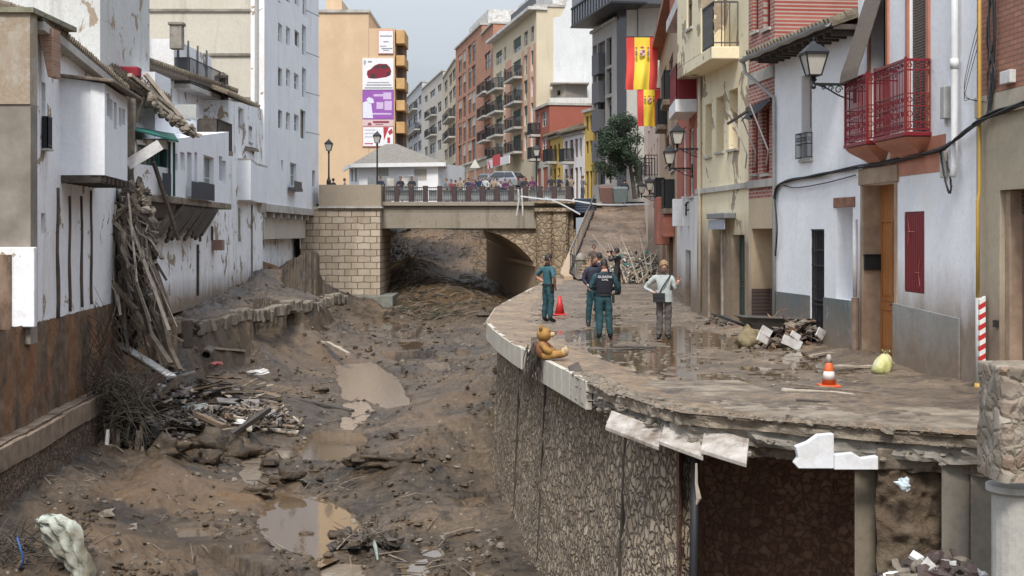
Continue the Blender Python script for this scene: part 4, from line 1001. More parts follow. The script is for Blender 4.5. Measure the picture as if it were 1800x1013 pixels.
# tiled roof with gutter
ov = .55
E0, E1 = f3.pt(-.02, tz3+.02, ov), f3.pt(f3.L+.35, tz3+.02, ov); R1, R0 = f3.pt(f3.L+.35, tz3+1.35, -3.2), f3.pt(-.02, tz3+1.35, -3.2)
tiles('roof', M['roof'], h3, E0, E1, R1, R0, .2, .36, .04)
mb = MB(); f3.box(mb, 0, f3.L+.3, tz3-.1, tz3-.003, -.3, ov-.06)
for k in range(12): c = f3.L*(k+.5)/12; f3.box(mb, c-.04, c+.04, tz3-.2, tz3-.103, 0, ov-.1)
mb.build('eave_boards', M['timber_dark'], h3)
mb = MB(); gp0, gp1 = f3.pt(.0, tz3+.02, ov+.07), f3.pt(f3.L+.45, tz3-.04, ov+.07)
N = 26
for i in range(N+1):
    p = gp0.lerp(gp1, i/N)+Z*(-.012*math.sin(i*1.3))
    for k in range(7):
        a_ = math.pi+math.pi*k/6; mb.v.append(tuple(p+f3.n*.075*math.cos(a_)+Z*.075*math.sin(a_)*1.1))
for i in range(N):
    for k in range(6): q = i*7+k; mb.f.append([q, q+1, q+8, q+7]); mb.mi.append(0)
g = mb.build('gutter', flat('zinc_gutter', (.33,.34,.35), .4, .4), h3); g.modifiers.new('solid', 'SOLIDIFY').thickness = .006
mb = MB()
for k in range(8): p = gp0.lerp(gp1, (k+.5)/8); mb.bar(p-f3.n*.09+Z*.03, p+f3.n*.09+Z*.02, .025, .008)
mb.build('gutter_bracket', M['steel'], g)
eL = f3.L; slim([f3.pt(eL+.42, tz3-.08, ov+.05), f3.pt(eL+.40, tz3-.35, ov-.0), f3.pt(eL-.1, tz3-.95, .06), f3.pt(eL-.12, tz3-1.1, .06), f3.pt(eL-.12, .3, .06)], .04, M['pvc'], 'downpipe', n=8, parent=h3)
# brown post with metal tube at the foot of the low house
q = onf(f3,1502,632,.06); mb = MB(); mb.tube([V(q.x-.05,q.y-.25,-.05), V(q.x-.05,q.y-.25,1.12)], .07, 10)
tag(mb.build('pipe_guard', noisy('rusty_brown', (.15,.1,.07), (.28,.2,.15), 4, .7, .4), None), 'muddy brown pipe guard standing at the corner between the two white houses', 'pipe guard')
mb = MB(); mb.tube([V(q.x-.05,q.y-.25,1.13), V(q.x-.05,q.y-.25,2.6)], .045, 10); tag(mb.build('down_pipe', flat('white_pipe', (.62,.62,.62), .4), None, smooth=True), 'white pipe standing on the brown pipe guard between the two white houses', 'pipe')
# red house behind the tiled roof
f3b = Fac((pC[0]+3.4,pC[1]+2), (pE[0]+1.2,pE[1]+3.5)); hr = thing('red_house', 'house with dark red upper wall rising behind the tiled eave', 'house', (9,31,5))
mb = MB(); f3b.box(mb, -3, f3b.L, 5, 12, -3, 0); mb.build('wall', plaster('red_render', (.33,.035,.03), amt=.3, stain=(.2,.03,.025), grime=.3), hr)

# ---- narrow brick-topped house
h4 = thing('brick_house', 'narrow house with red brick upper floors, tan doorway and broken awning frame', 'house', (5.9, 31.6, 0))
M['brick4'] = bricks('narrow_red_brick', f4.u, (.30,.06,.045), (.42,.13,.10), (.42,.36,.30), .27, .085, .018, .2, dcol=(.2,.1,.08))
hd4 = (f4.ray(1359,450)[0]+.02, f4.ray(1321,450)[0], -.1, 2.34+8/2400*31.8, .55)
w4a, w4b = f4.rect(1340,190,1352,305), f4.rect(1322,192,1332,305)
w4c, w4d = f4.rect(1342,-40,1354,50), f4.rect(1323,-40,1333,55)
M['w4'] = plaster('tan_lower_render', (.48,.38,.26), amt=.35, stain=(.3,.22,.15), mud=1.3)
wall(f4, -.3, 3.15, [hd4], 5).build('lower_wall', M['w4'], h4)
wall(f4, 3.15, 9.5, [(*w4a,.2),(*w4b,.2),(*w4c,.2),(*w4d,.2)], 5).build('brick_wall', M['brick4'], h4)
for w in (w4a, w4b, w4c, w4d): window(f4, w, h4, frame=flat('red_brown_frame', (.2,.03,.025), .5), mull=0, bars=1, reveal=.15, fw=.06)
mb = MB(); a, b_ = hd4[0], hd4[1]; mb.poly(f4.pt(a,1.02,-.5), f4.pt(b_,1.02,-.5), f4.pt(b_,hd4[3],-.5), f4.pt(a,hd4[3],-.5)); mb.build('recess_wall', M['w4'], h4)
M['wet_brick'] = bricks('dark_wet_brick', f4.u, (.05,.03,.025), (.08,.05,.04), (.03,.022,.018), .27, .085, .018, .2)
mb = MB(); f4.box(mb, a, b_, -.2, 1.02, -.52, -.44); f4.box(mb, b_-.03, b_-.003, -.2, 1.02, -.44, .0); mb.build('brick_base', M['wet_brick'], h4)
mb = MB(); c = f4.rect(1336,456,1347,466,-.5); f4.box(mb, c[0], c[1], c[2], c[3], -.49, -.47); npl = mb.build('number_plate', flat('dark_plate', (.1,.09,.08), .4), h4)
mb = MB(); zc = (c[2]+c[3])/2; 
for k, seg in enumerate(([(0,1),(1,1),(1,0),(0,-1),(1,-1)], [(0,1),(1,1),(1,-1),(0,-1),(0,0),(1,0)])):
    ub = (c[0]+c[1])/2+(.02 if k == 0 else -.085)
    mb.tube([f4.pt(ub+.065-x*.05, zc+y*.038, -.465) for x, y in seg], .006, 4)
mb.build('digits', flat('sign_white', (.8,.8,.8), .5), npl)
for za_, zb2, o_ in ((3.40,3.58,.06),(5.85,6.1,.03)): mb = MB(); f4.box(mb, .02, f4.L-.02, za_, zb2, .003, o_); mb.build('string_course', M['concrete_pale'], h4)
aw = thing('awning_frame', 'torn dark awning frame with pale folding arms on the red brick wall', 'awning', f4.pt(1,5.2,.3))
mb = MB(); A0, A1 = f4.pt(.1,5.35,.04), f4.pt(2.0,5.28,.04); mb.bar(A0, A1, .09, .09); B0, B1 = f4.pt(.15,5.1,.55), f4.pt(2.05,4.95,.5); mb.bar(B0, B1, .05, .05)
mb.build('roller', M['timber_dark'], aw)
mb = MB()
for u_ in (.25, 1.2, 1.9): mb.bar(f4.pt(u_,5.25,.5), f4.pt(u_-.15,4.2,.12), .035, .03); mb.bar(f4.pt(u_-.15,4.2,.12), f4.pt(u_+.25,3.9,.04), .03, .03)
mb.build('arm', flat('pale_arm', (.45,.43,.42), .5), aw)
mb = MB()
nn_ = 14
for j in range(5):
    for i in range(nn_+1):
        u_ = .2+1.0*i/nn_; mb.v.append(tuple(f4.pt(u_, 5.32-.09*j-.05*math.sin(i*.9+j)*(j/4), .06+.1*j+.05*math.sin(i*1.3))))
for j in range(4):
    for i in range(nn_): q_ = j*(nn_+1)+i; mb.f.append([q_, q_+1, q_+nn_+2, q_+nn_+1]); mb.mi.append(0)
mb.build('torn_cloth', flat('charcoal_cloth', (.05,.05,.055), .9), aw, smooth=True)

# ---- cream house with slot windows and balcony
h5 = thing('cream_house', 'cream house with three slot windows, long balcony and mud stained doors', 'house', (5.4, 35, 0))
sl5 = [f5.rect(1240,183,1251,275), f5.rect(1259,170,1272,267), f5.rect(1281,157,1297,262)]
d5a = f5.rect(1248,390,1270,556); d5a = (d5a[0], d5a[1], .05, d5a[3], .3)
d5b = f5.rect(1287,413,1309,575); d5b = (d5b[0], d5b[1], .1, d5b[3], .3)
M['w5'] = plaster('cream_render', (.78,.68,.47), amt=.45, stain=(.36,.28,.18), grime=.25, mud=2.5, peel=.25)
wall(f5, -.3, 10.5, [(*s,.3) for s in sl5]+[d5a, d5b], 6).build('wall', M['w5'], h5)
for s in sl5:
    mb = MB(); mb.poly(f5.pt(s[0],s[2],-.28), f5.pt(s[1],s[2],-.28), f5.pt(s[1],s[3],-.28), f5.pt(s[0],s[3],-.28)); w = mb.build('window', flat('tan_blind', (.36,.27,.17), .7), h5)
    mb = MB(); f5.box(mb, s[0]-.05, s[1]+.05, s[2]-.06, s[2]-.003, -.2, .06); mb.build('sill', M['concrete_pale'], w)
M['muddoor'] = noisy('mud_smeared_door', (.06,.035,.025), (.22,.14,.09), 5, .8, .8, .02, c3=(.3,.22,.16), f3=.5, st=(1,1,.4))
panel_door(f5, d5a[:4], h5, M['muddoor'], .28, cols=1); panel_door(f5, d5b[:4], h5, flat('dark_green_door', (.03,.05,.045), .5), .2, cols=2)
mb = MB(); f5.box(mb, d5a[1]+.02, d5a[1]+.1, .05, d5a[3], .003, .03); f5.box(mb, d5a[0]-.12, d5a[0]-.02, .0, d5a[3]+.1, .003, .05); mb.build('door_trim', M['timber_pale'], h5)
mb = MB()
N = 50
for i in range(N):
    u_ = .02+(f5.L-.04)*i/N; u2 = .02+(f5.L-.04)*(i+1)/N; za, zb_ = 3.46-.02*math.cos(i*.3), 3.46
    f5.box(mb, u_, u2, 3.42, 3.55, .003, .07)
mb.build('string_course', M['concrete_pale'], h5)
mb = MB(); u_, z_ = f5.ray(1230,200,.06); mb.tube([f5.pt(u_,10,.06), f5.pt(u_,3.3,.06), f5.pt(u_,.2,.06)], .045, 8); mb.build('downpipe', flat('cream_pipe', (.55,.48,.36), .5), h5, smooth=True)
# roll-up meter awning over the door
u0, u1, z0, z1 = f5.rect(1250,378,1278,400,.2); mt = thing('shop_awning', 'small rolled grey awning box over the mud smeared door of the cream house', 'awning', f5.pt(u0,z0,.1))
mb = MB(); f5.box(mb, u0-.1, u1+.1, z1-.1, z1+.05, .003, .3); mb.build('roller_box', M['steel'], mt, bevel=.02)
mb = MB(); f5.box(mb, u0, u1, z0-.05, z1-.12, .25, .27); mb.build('valance', flat('grey_cloth', (.3,.32,.36), .8), mt)
# balcony with closed bay at its far end
zs5 = 6.62; fb = Fac((4.9,33.5), (4.6,38.0)); mb = MB()
mb.hexa([V(4.9,33.5,zs5), V(4.6,38,zs5), V(5.2,38,zs5), V(5.6,33.5,zs5), V(4.9,33.5,zs5+.3), V(4.6,38,zs5+.3), V(5.2,38,zs5+.3), V(5.6,33.5,zs5+.3)])
bl = mb.build('balcony', M['w5'], h5, bevel=.02)
ub = fb.ray(1232,50)[0]
mb = wall(fb, zs5+.301, 10.4, [(*fb.rect(1207,-40,1217,50),.12)], .6, u0=ub, mb=None, back=True); mb.build('bay_wall', M['w5'], h5)
window(fb, fb.rect(1207,-40,1217,50), h5, frame='timber', mull=0, reveal=.1)
mb = MB(); c = [V(5.55,33.55,0), V(4.95,33.55,0), fb.pt(ub,0,-.05)]
for i in range(2):
    a, b_ = c[i], c[i+1]; L = (b_-a).length
    mb.bar(a+Z*(zs5+1.4), b_+Z*(zs5+1.4), .05, .04); mb.bar(a+Z*(zs5+.4), b_+Z*(zs5+.4), .03, .03)
    n = 3 if i == 0 else 22
    for j in range(n+1): p = a.lerp(b_, j/n); mb.bar(p+Z*(zs5+.3), p+Z*(zs5+1.4), .025, .025, up=V(0,1,0))
    if i:
        for j in range(n):
            p = a.lerp(b_, (j+.5)/n)
            for zc in (.62,.9,1.2): mb.tube([p+(b_-a).normalized()*.07*math.cos(q*math.pi/3)+Z*(zs5+zc+.1*math.sin(q*math.pi/3)) for q in range(7)], .01, 4, False)
mb.build('railing', M['rail'], bl)

# ---- far houses along the curve
pH, pI, pJ, pK = (5.56,46), (6.7,62), (7.75,78), (9.2,95)
f6 = Fac((5.18,38.2), pH); h6 = thing('brick_house', 'brick fronted house with white slab balcony and white shop box sign', 'house', (5.5, 42, 0))
d6 = f6.rect(1205,440,1214,560); d6 = (d6[0], d6[1], 0, d6[3], .15)
wall(f6, -.3, 3.4, [d6], 5).build('lower_wall', plaster('white_dirty_render', (.66,.66,.65), amt=.6, stain=(.3,.22,.15), mud=1.2), h6)
panel_door(f6, d6[:4], h6, M['muddoor'], .14, cols=1)
M['brick6'] = bricks('orange_brick', f6.u, (.38,.07,.04), (.46,.12,.07), (.3,.15,.1), .3, .09, .012, .2)
w6 = [f6.rect(1200,225,1206,345), f6.rect(1212,225,1219,345)]
wall(f6, 3.4, 12, [(*w,.12) for w in w6], 5).build('brick_wall', M['brick6'], h6)
for w in w6: window(f6, w, h6, frame='white_paint', mull=0, bars=2, reveal=.1, pane='glass_far')
s6 = balcony(f6, .1, 2.8, 6.1, h6, out=.6, slab=.35, slabm='white_paint', rail='red_iron', n=24)
mb = MB(); f6.box(mb, -.0, 6.5, 8.9, 9.25, .003, .45); mb.build('upper_slab', M['whitish'], h6); mb = MB(); f6.box(mb, .2, 5.5, 9.251, 10.3, .1, .4); mb.build('upper_balcony_front', M['brick6'], h6)
# box sign
sg = thing('shop_sign', 'white projecting box sign with black handwritten lettering Pe', 'sign', P(1205,370,41))
mb = MB(); a = P(1200,346,41); b_ = P(1232,398,41); mb.box(((a.x+b_.x)/2, 41.15, (a.z+b_.z)/2), (b_.x-a.x, .25, a.z-b_.z)); mb.build('box', M['white_paint'], sg, bevel=.015)
mb = MB(); a = P(1183,350,44); b_ = P(1199,398,44); mb.box(((a.x+b_.x)/2, 44.1, (a.z+b_.z)/2), (b_.x-a.x, .25, a.z-b_.z)); tag(mb.build('shop_sign', M['white_paint'], None, bevel=.015), 'blank white box sign just behind the lettered one', 'sign')
mb = MB(); cx = P(1206,0,41.0).x
def S(x, y): return V(P(x,y,41.0).x, 41.015, P(x,y,41.0).z)
mb.tube(catmull([S(1207,356), S(1206,366), S(1206,379)], 4), .022, 5); mb.tube(catmull([S(1204,362), S(1209,356), S(1214,358), S(1214,366), S(1208,370)], 5), .022, 5)
mb.tube(catmull([S(1214,374), S(1219,371), S(1219,367), S(1215,368), S(1214,376), S(1218,380), S(1222,377)], 5), .02, 5)
mb.build('lettering', M['cable'], sg)
f7 = Fac(pH, pI); h7 = thing('tenement_house', 'dark timbered house with brown bay window beyond the box sign', 'house', (6.2, 54, 0))
hw7 = [f7.rect(x0, y0, x1, y1) for x0, y0, x1, y1 in ((1164,410,1170,500),(1176,410,1183,520),(1170,240,1176,290),(1180,240,1186,300),(1166,120,1171,170),(1176,100,1183,160))]
wall(f7, -.3, 10.2, [(*w,.15) for w in hw7], 5).build('wall', plaster('ochre_render', (.42,.3,.2), amt=.7, stain=(.2,.1,.07), mud=1.6), h7)
for i, w in enumerate(hw7):
    if i < 2: panel_door(f7, (w[0],w[1],max(w[2],0),w[3]), h7, M['muddoor'], .14, cols=1)
    else: window(f7, w, h7, frame='timber', pane='glass_far', bars=2, reveal=.12)
mb = MB(); f7.box(mb, -.1, f7.L, 10.2, 10.45, -5, .45); f7.box(mb, 0, f7.L, 10.45, 11.2, -5, .2); mb.build('eave', noisy('red_brown_eave', (.2,.06,.035), (.32,.12,.07), 3, .7, .3), h7)
for k, (u_, z_) in enumerate(((1.5,3.2),(1.5,7.0),(7.5,6.6),(10,3.6))):
    balcony(f7, u_, u_+2.6, z_, h7, out=.4, slab=.18, rail='iron', slabm='timber', n=16)
mb = MB(); f7.box(mb, 5.2, 8.2, 1.9, 3.7, .003, .5); f7.box(mb, 1.6, 4.0, 2.2, 3.0, .003, .4); mb.build('bay', noisy('red_brown_cladding', (.2,.06,.04), (.33,.12,.08), 3, .7, .3), h7, bevel=.03)
f8 = Fac(pI, pJ); h8 = thing('pale_house', 'pale pink house front half way up the ramp', 'house', (7.4, 70, 0))
hw8 = [(2+i*3.6, 3.2+i*3.6, 5+j*3, 6.8+j*3) for i in range(4) for j in range(2)]
wall(f8, -.3, 10, [(*w,.15) for w in hw8], 5).build('wall', plaster('pale_pink_render', (.6,.45,.37), amt=.5, stain=(.35,.22,.16), mud=3), h8)
for w in hw8: window(f8, w, h8, frame='white_paint', pane='glass_far', reveal=.12)
balcony(f8, 2, 5, 5, h8, out=.6); balcony(f8, 9, 12, 5, h8, out=.6)
f9 = Fac(pJ, pK); h9 = thing('cream_house', 'tall cream pink house at the top of the ramp behind the small flag', 'house', (8.6, 86, 2))
hw9 = [(2+i*4.4, 3.2+i*4.4, 6.3, 8.3) for i in range(4)]
wall(f9, -.3, 10.8, [(*w,.15) for w in hw9], 5).build('wall', plaster('cream_pink_render', (.7,.55,.44), amt=.4, stain=(.4,.28,.2)), h9)
for w in hw9: window(f9, w, h9, frame='white_paint', pane='glass_far', reveal=.12)
# ================================================================== white houses on the left bank
M['wl'] = plaster('old_whitewash', (.86,.865,.88), amt=.6, stain=(.28,.22,.16), grime=.45, peel=.08)
M['wl2'] = plaster('bluish_whitewash', (.82,.835,.865), amt=.35, stain=(.33,.3,.27), grime=.3)
M['wbase'] = plaster('peeling_white_base', (.86,.87,.885), amt=.8, stain=(.17,.15,.12), grime=.5, peel=.16, mud=.3)
def LF(pa, pb_): return Fac(pa, pb_, face=(0, (pa[1]+pb_[1])/2))
# corner and long river front of the nearest white house
cA, cB = (-11.18,31.75), (-12.1,42.0)
fA = LF(cA, cB)
hA = thing('white_house', 'nearest white house on the left bank, with projecting box room over the river', 'house', (-12, 36, .2))
pAi = fA.rect(73,145,80,207); pAi2 = fA.rect(73,207,89,238); pAj = fA.rect(72,375,80,410)
ztA = P(55,30,31.75).z
mb = wall(fA, .22, (ztA-.05, 6.9), [(*pAi,.2), (*pAj,.2)], 5); mb.build('wall', M['wl'], hA)
window(fA, pAi, hA, mull=0, bars=0, pane='glass', frame='concrete_pale', sill=None)
window(fA, pAj, hA, mull=0, bars=0, pane='glass', frame='concrete_pale', sill=None)
balcony(fA, pAi[0]-.05, pAi[1]+.05, pAi[2]-.75, hA, out=.18, h=.75, slab=.05, n=6, name='window_guard')
# gable end facing us: flaking beige render above, smooth brown below
fg = Fac((-17,31.2), (-11.0,31.2))
M['beige'] = plaster('flaking_beige_render', (.40,.35,.28), amt=.8, stain=(.24,.13,.08), grime=.8, peel=.75)
M['brown_sm'] = noisy('smooth_brown_render', (.17,.145,.12), (.29,.255,.215), 1.2, .85, .3, .02, c3=(.12,.1,.08), f3=.4)
zsp = P(0,187,31.7).z
mb = MB(); fg.box(mb, 0, fg.L-.002, zsp, ztA, -.45, .04); mb.build('gable_upper', M['beige'], hA)
mb = MB(); fg.box(mb, 0, fg.L-.002, -.2, zsp-.003, -.45, 0); mb.build('gable_lower', M['brown_sm'], hA)
mb = MB(); mb.hexa([fg.pt(0,ztA+.003,-3), fg.pt(fg.L+.1,ztA+.003,-3), fg.pt(fg.L+.1,ztA+.003,.12), fg.pt(0,ztA+.003,.12), fg.pt(0,ztA+.12,-3), fg.pt(fg.L+.1,ztA+.12,-3), fg.pt(fg.L+.1,ztA+.12,.12), fg.pt(0,ztA+.12,.12)])
mb.build('coping', noisy('mossy_coping', (.14,.14,.09), (.3,.28,.2), 4, .9, .6), hA)
mb = MB(); mb.prism([P(66,50,32.3), P(94,50,32.3), P(94,135,32.3), P(84,135,32.3)], V(0,.5,0)); mb.build('brick_patch', bricks('old_red_brick', (1,0), (.35,.15,.09), (.45,.25,.17), (.35,.28,.2), .25, .07, .015, .4), hA)
# tiled roof slope dropping away to the river
a0, a1 = fA.pt(0.0, ztA+.0, .28), fA.pt(fA.L+.2, 6.78, .28)
r0, r1 = fA.pt(0, ztA+1.1, -3.2), fA.pt(fA.L+.2, 7.9, -3.2)
tiles('roof', M['roof'], hA, a0, a1, r1, r0, .22, .4, .04)
mb = MB(); mb.hexa([fA.pt(0,ztA-.3,.003), fA.pt(fA.L,6.5,.003), fA.pt(fA.L,6.5,.3), fA.pt(0,ztA-.3,.3), fA.pt(0,ztA-.1,.003), fA.pt(fA.L,6.7,.003), fA.pt(fA.L,6.7,.3), fA.pt(0,ztA-.1,.3)]); mb.build('eave', M['concrete_pale'], hA)
# projecting box room
xb0 = -11.5; xf0 = P(184,0,34.6).x
bxA = (P(95,0,34.6).x-.3, 34.6); bxB = (xf0, 34.6); bxC = (P(224,0,38.6).x, 38.6)
fF = Fac(bxA, bxB); fR = LF(bxB, bxC)
zb0, zb1 = P(0,308,34.6).z, P(0,140,34.6).z
mb = wall(fF, zb0, (zb1+.12, zb1-.1), [], 4, back=False)
wr_ = [fR.rect(x, y0, x+5, y1) for x, y0, y1 in ((188,165,205),(193,175,212),(200,180,228),(209,190,222),(215,192,220))]
mb = wall(fR, zb0, zb1-.1, [(*w,.15) for w in wr_], .35, mb=mb)
mb.poly(fR.pt(0,zb0,0), fR.pt(fR.L,zb0,0), V(-12.3,38.6,zb0), V(-12.3,34.6,zb0)); mb.poly(fR.pt(0,zb1-.1,0), fR.pt(fR.L,zb1-.1,0), V(-12.3,38.6,zb1-.1), V(-12.3,34.6,zb1+.1)); mb.poly(fR.pt(fR.L,zb0,0), fR.pt(fR.L,zb1-.1,0), V(-12.3,38.6,zb1), V(-12.3,38.6,zb0))
bx = mb.build('box_room', M['wl2'], hA)
for w in wr_: window(fR, w, bx, mull=0, bars=0, sill=None, reveal=.12, pane='glass', frame='concrete_pale')
mb = MB(); mb.hexa([V(bxA[0]-.2,34.35,zb1+.12), V(bxB[0]+.3,34.35,zb1-.1), V(bxC[0]+.35,38.9,zb1-.12), V(-12.2,38.9,zb1+.3), V(bxA[0]-.2,34.35,zb1+.2), V(bxB[0]+.3,34.35,zb1-.02), V(bxC[0]+.35,38.9,zb1-.04), V(-12.2,38.9,zb1+.38)])
mb.build('roof_slab', M['timber'], bx, bevel=.02)
mb = MB()
for k in range(7): y = 34.75+k*.6; mb.bar(V(-12,y,zb0-.12), V(xf0-.05-(k*.06),y,zb0-.12), .12, .16)
mb.bar(V(xf0-.12,34.65,zb0-.08), V(bxC[0]-.1,38.5,zb0-.08), .12, .14); mb.bar(V(-11.8,34.66,zb0-.1), V(xf0-.1,34.66,zb0-.1), .1, .18)
mb.build('joists', M['timber_dark'], bx)
# dark drain stains/pipes on the wall below
for i, (px, y0, y1, w) in enumerate(((103,330,560,.16),(124,345,548,.13),(145,345,540,.13),(162,335,535,.12))):
    u_, _ = fA.ray(px,400,.05); z0 = fA.ray(px,y1,.05)[1]; z1 = fA.ray(px,y0,.05)[1]
    mb = MB(); q = [fA.pt(u_+.05*math.sin(k*1.1+i), z0+(z1-z0)*k/8, .03) for k in range(9)]; mb.tube(q, [w*.36*(1.0 if k < 4 else .75) for k in range(9)], 7)
    mb.build('drain_pipe', noisy('rusty_dark_pipe', (.035,.028,.025), (.16,.1,.075), 3, .8, .6, .02, st=(1,1,.4)), hA, smooth=True)
# low white block in front at the photo's left edge
bk = thing('garden_wall', 'low white wall block at the left edge, broken open to show brick', 'wall', P(30,580,31.1))
mb = MB(); xq = P(60,0,31.0).x; mb.box((xq-2.5, 31.1, (P(0,435,30.2).z+.2)/2), (5, .19, P(0,435,30.9).z-.2)); mb.build('block', M['wl'], bk, bevel=.02)
mb = MB(); mb.box((P(8,0,30.9).x-.4, 30.99, 1.0), (1.05,.1,1.7)); mb.build('exposed_brick', M['muddoor'], bk)
# tall pale gable block behind
hT = thing('tall_house', 'tall grey white gable wall behind the nearest white house', 'house', P(110,100,44))
mb = MB(); q0 = P(-30,0,44); q1 = P(176,0,44); mb.box(((q0.x+q1.x)/2, 47, 7), (q1.x-q0.x, 6, 10.5)); mb.build('wall', plaster('grey_white_gable', (.6,.6,.58), amt=.8, stain=(.26,.24,.2), grime=.7, peel=.2), hT)
# ---- broken end: house B, set between px 180 and 250 (hidden by the debris fall), then terrace house C
hB = thing('broken_house', 'half collapsed white house with red tiled remnant, torn open above the debris', 'house', (-13, 45, 0))
fB = LF((-12.6,42.2), (-12.55,50.0))
mb = wall(fB, -.5, (6.7, 5.4), [(*fB.rect(239,168,245,200),.2), (*fB.rect(247,168,253,205),.2)], 4); mb.build('wall', M['wl'], hB)
mb = MB(); q = [P(224,165,42.3), P(237,165,42.3), P(238,200,42.3), P(234,300,42.3), P(236,330,42.3), P(222,330,42.3), P(222,240,42.3)]; mb.prism(q, V(-.3,1.2,0)); mb.build('torn_wall_edge', M['stone'], hB)
for i, (a, b_) in enumerate((((200,128),(300,168)),)): pass
tiles('roof', M['roof'], hB, P(196,128,41), P(300,195,47), P(300,160,52), P(190,112,46), .25, .4, .05)
mb = MB()
for (x0,y0,D0,x1,y1,D1,w) in ((255,130,46,340,235,47,.16),(240,150,44,330,225,46,.12),(300,215,46,350,240,47,.12),(262,150,45,238,215,45,.10),(228,132,43,300,190,46,.14),(340,235,47,355,238,47,.1),(250,140,46,275,200,46,.1)):
    mb.bar(P(x0,y0,D0), P(x1,y1,D1), w, w*.8)
mb.build('broken_beam', M['timber_pale'], hB)
mb = MB()
for k in range(60): c = P(R.uniform(225,345), 0, R.uniform(44,47)); t_ = (c.x/c.y*2400+900-225)/120; c.z = P(0,150+t_*85+R.uniform(-10,12),c.y).z; mb.blob(c, (R.uniform(.06,.2), R.uniform(.06,.2), R.uniform(.05,.14)), k, .4, 2, 6, 4)
stuff(mb.build('loose_rubble', M['stone'], hB))
# lower storey with green awning: house C, a projecting glazed gallery on joists
cC0, cC1 = (-12.25,47.0), (-13.0,62.5)
fC = LF(cC0, cC1)
hC = thing('gallery_house', 'white house with green awning, glazed gallery and broken joists hanging over the river', 'house', (-13, 54, 0))
wC = [fC.rect(413,250,419,285)]
mb = wall(fC, -.6, 3.55, [(*fC.rect(324,375,330,398),.2), (*fC.rect(335,372,341,396),.2)], 5); mb.build('base_wall', M['wbase'], hC)
fC2 = LF((P(232,0,42.9).x,42.9), (P(302,0,46.6).x,46.6)); fC3 = LF((P(302,0,46.6).x,46.6), (P(402,0,58.6).x,58.6)); 
zC0 = 3.6; 
gal = [fC3.rect(x0,y0,x1,y1) for x0,y0,x1,y1 in ((305,270,312,300),(329,268,337,345),(342,268,347,345),(358,275,376,350),(317,268,325,300),(385,275,391,318),(391,283,397,322))]
mb = wall(fC3, zC0, (P(0,245,46.6).z, P(0,232,58.6).z), [(*g,.25) for g in gal], 1.6, mb=MB()); gw = mb.build('gallery_wall', M['wl2'], hC)
for g in gal: window(fC3, g, hC, mull=0 if g[1]-g[0] < 1 else 1, bars=1, sill=None, pane='glass', frame='white_paint', reveal=.2)
for x0,x1,y0,y1 in ((339,352,320,350),(352,378,322,352),(290,308,305,342)):
    u0, u1, z0, z1 = fC3.rect(x0,y0,x1,y1,.25) if x0 > 300 else fC2.rect(x0-2,y0,x1-6,y1,.25); fc = fC3 if x0 > 300 else fC2
    mb = MB(); n = max(3, int((u1-u0)/.1))
    for k in range(n): fc.box(mb, u0+(u1-u0)*k/n, u0+(u1-u0)*(k+.8)/n, z0, z1, .2, .24)
    mb.build('balcony_panel', flat('navy_slats', (.03,.04,.06), .5), hC)
# covered veranda with green awning
za = P(0,232,46).z
mb = MB(); q = [P(233,229,42.4), P(314,251,45.6), P(306,238,48), P(235,226,46)]; q2 = [p+Z*.06 for p in q]; mb.hexa(q+q2)
M['green'] = flat('green_awning', (.02,.16,.12), .6); mb.build('awning', M['green'], hC)
mb = MB()
for px in (283,291,298,306): mb.bar(P(px,345,46.2), P(px,250,46.2), .07, .07, up=V(0,1,0))
mb.build('veranda_post', flat('green_post', (.02,.09,.075), .6), hC)
mb = wall(fC2, zC0, (P(0,246,42.9).z, P(0,246,46.6).z), [(*fC2.rect(242,258,296,292),.1)], 1.2); mb.build('veranda_wall', M['wl'], hC)
window(fC2, fC2.rect(242,258,296,292), hC, mull=5, bars=0, sill=None, frame='green', pane='glass')
mb = MB(); q = [V(-13.5,43,0), fC2.a, fC2.b+V(.1,-.1,0), fC3.b+V(.1,.1,0), V(-14.5,58.8,0)]; mb.prism([p+Z*(zC0-.25) for p in q], Z*.245)
mb.build('floor_slab', M['slab'], hC, bevel=.03)
for k in range(15):     # joists that lost their support and hang down towards the river
    y = 48.2+k*.5; x = P(318+k*4.4,0,y).x; L = R.uniform(.9,1.7); a = V(x+.05, y, zC0-.3)
    mb = MB(); mb.bar(a, a+V(-.12*L, -1.5*L-R.uniform(0,.4), -.75*L), .1, .12); mb.build('hanging_joist', M['timber_dark'], hC)
mb = MB(); mb.bar(P(270,285,42.5), P(314,422,43.5), .1, .1); mb.build('hanging_joist', M['timber_dark'], hC); mb = MB(); mb.bar(P(300,378,45.5), P(262,430,44.6), .24, .1)
jo = mb.build('hanging_joist', M['timber_dark'], hC)
mb = MB(); mb.hexa([V(-12.6,43.4,2.5), V(-12.0,43.4,2.8), V(-11.7,47.2,2.9), V(-12.7,47.2,2.6), V(-12.6,43.4,3.34), V(-11.9,43.4,3.34), V(-11.6,47.2,3.34), V(-12.9,47.2,3.34)]); mb.build('torn_underside', M['timber_dark'], hC)
mb = MB(); q = MB(); a, b_ = P(224,290,42), P(282,254,42.2); mb.bar(a, b_, .05, .34, up=Z); tag(mb.build('board', M['whitish'], None), 'tilted white board leaning out by the green awning', 'board')
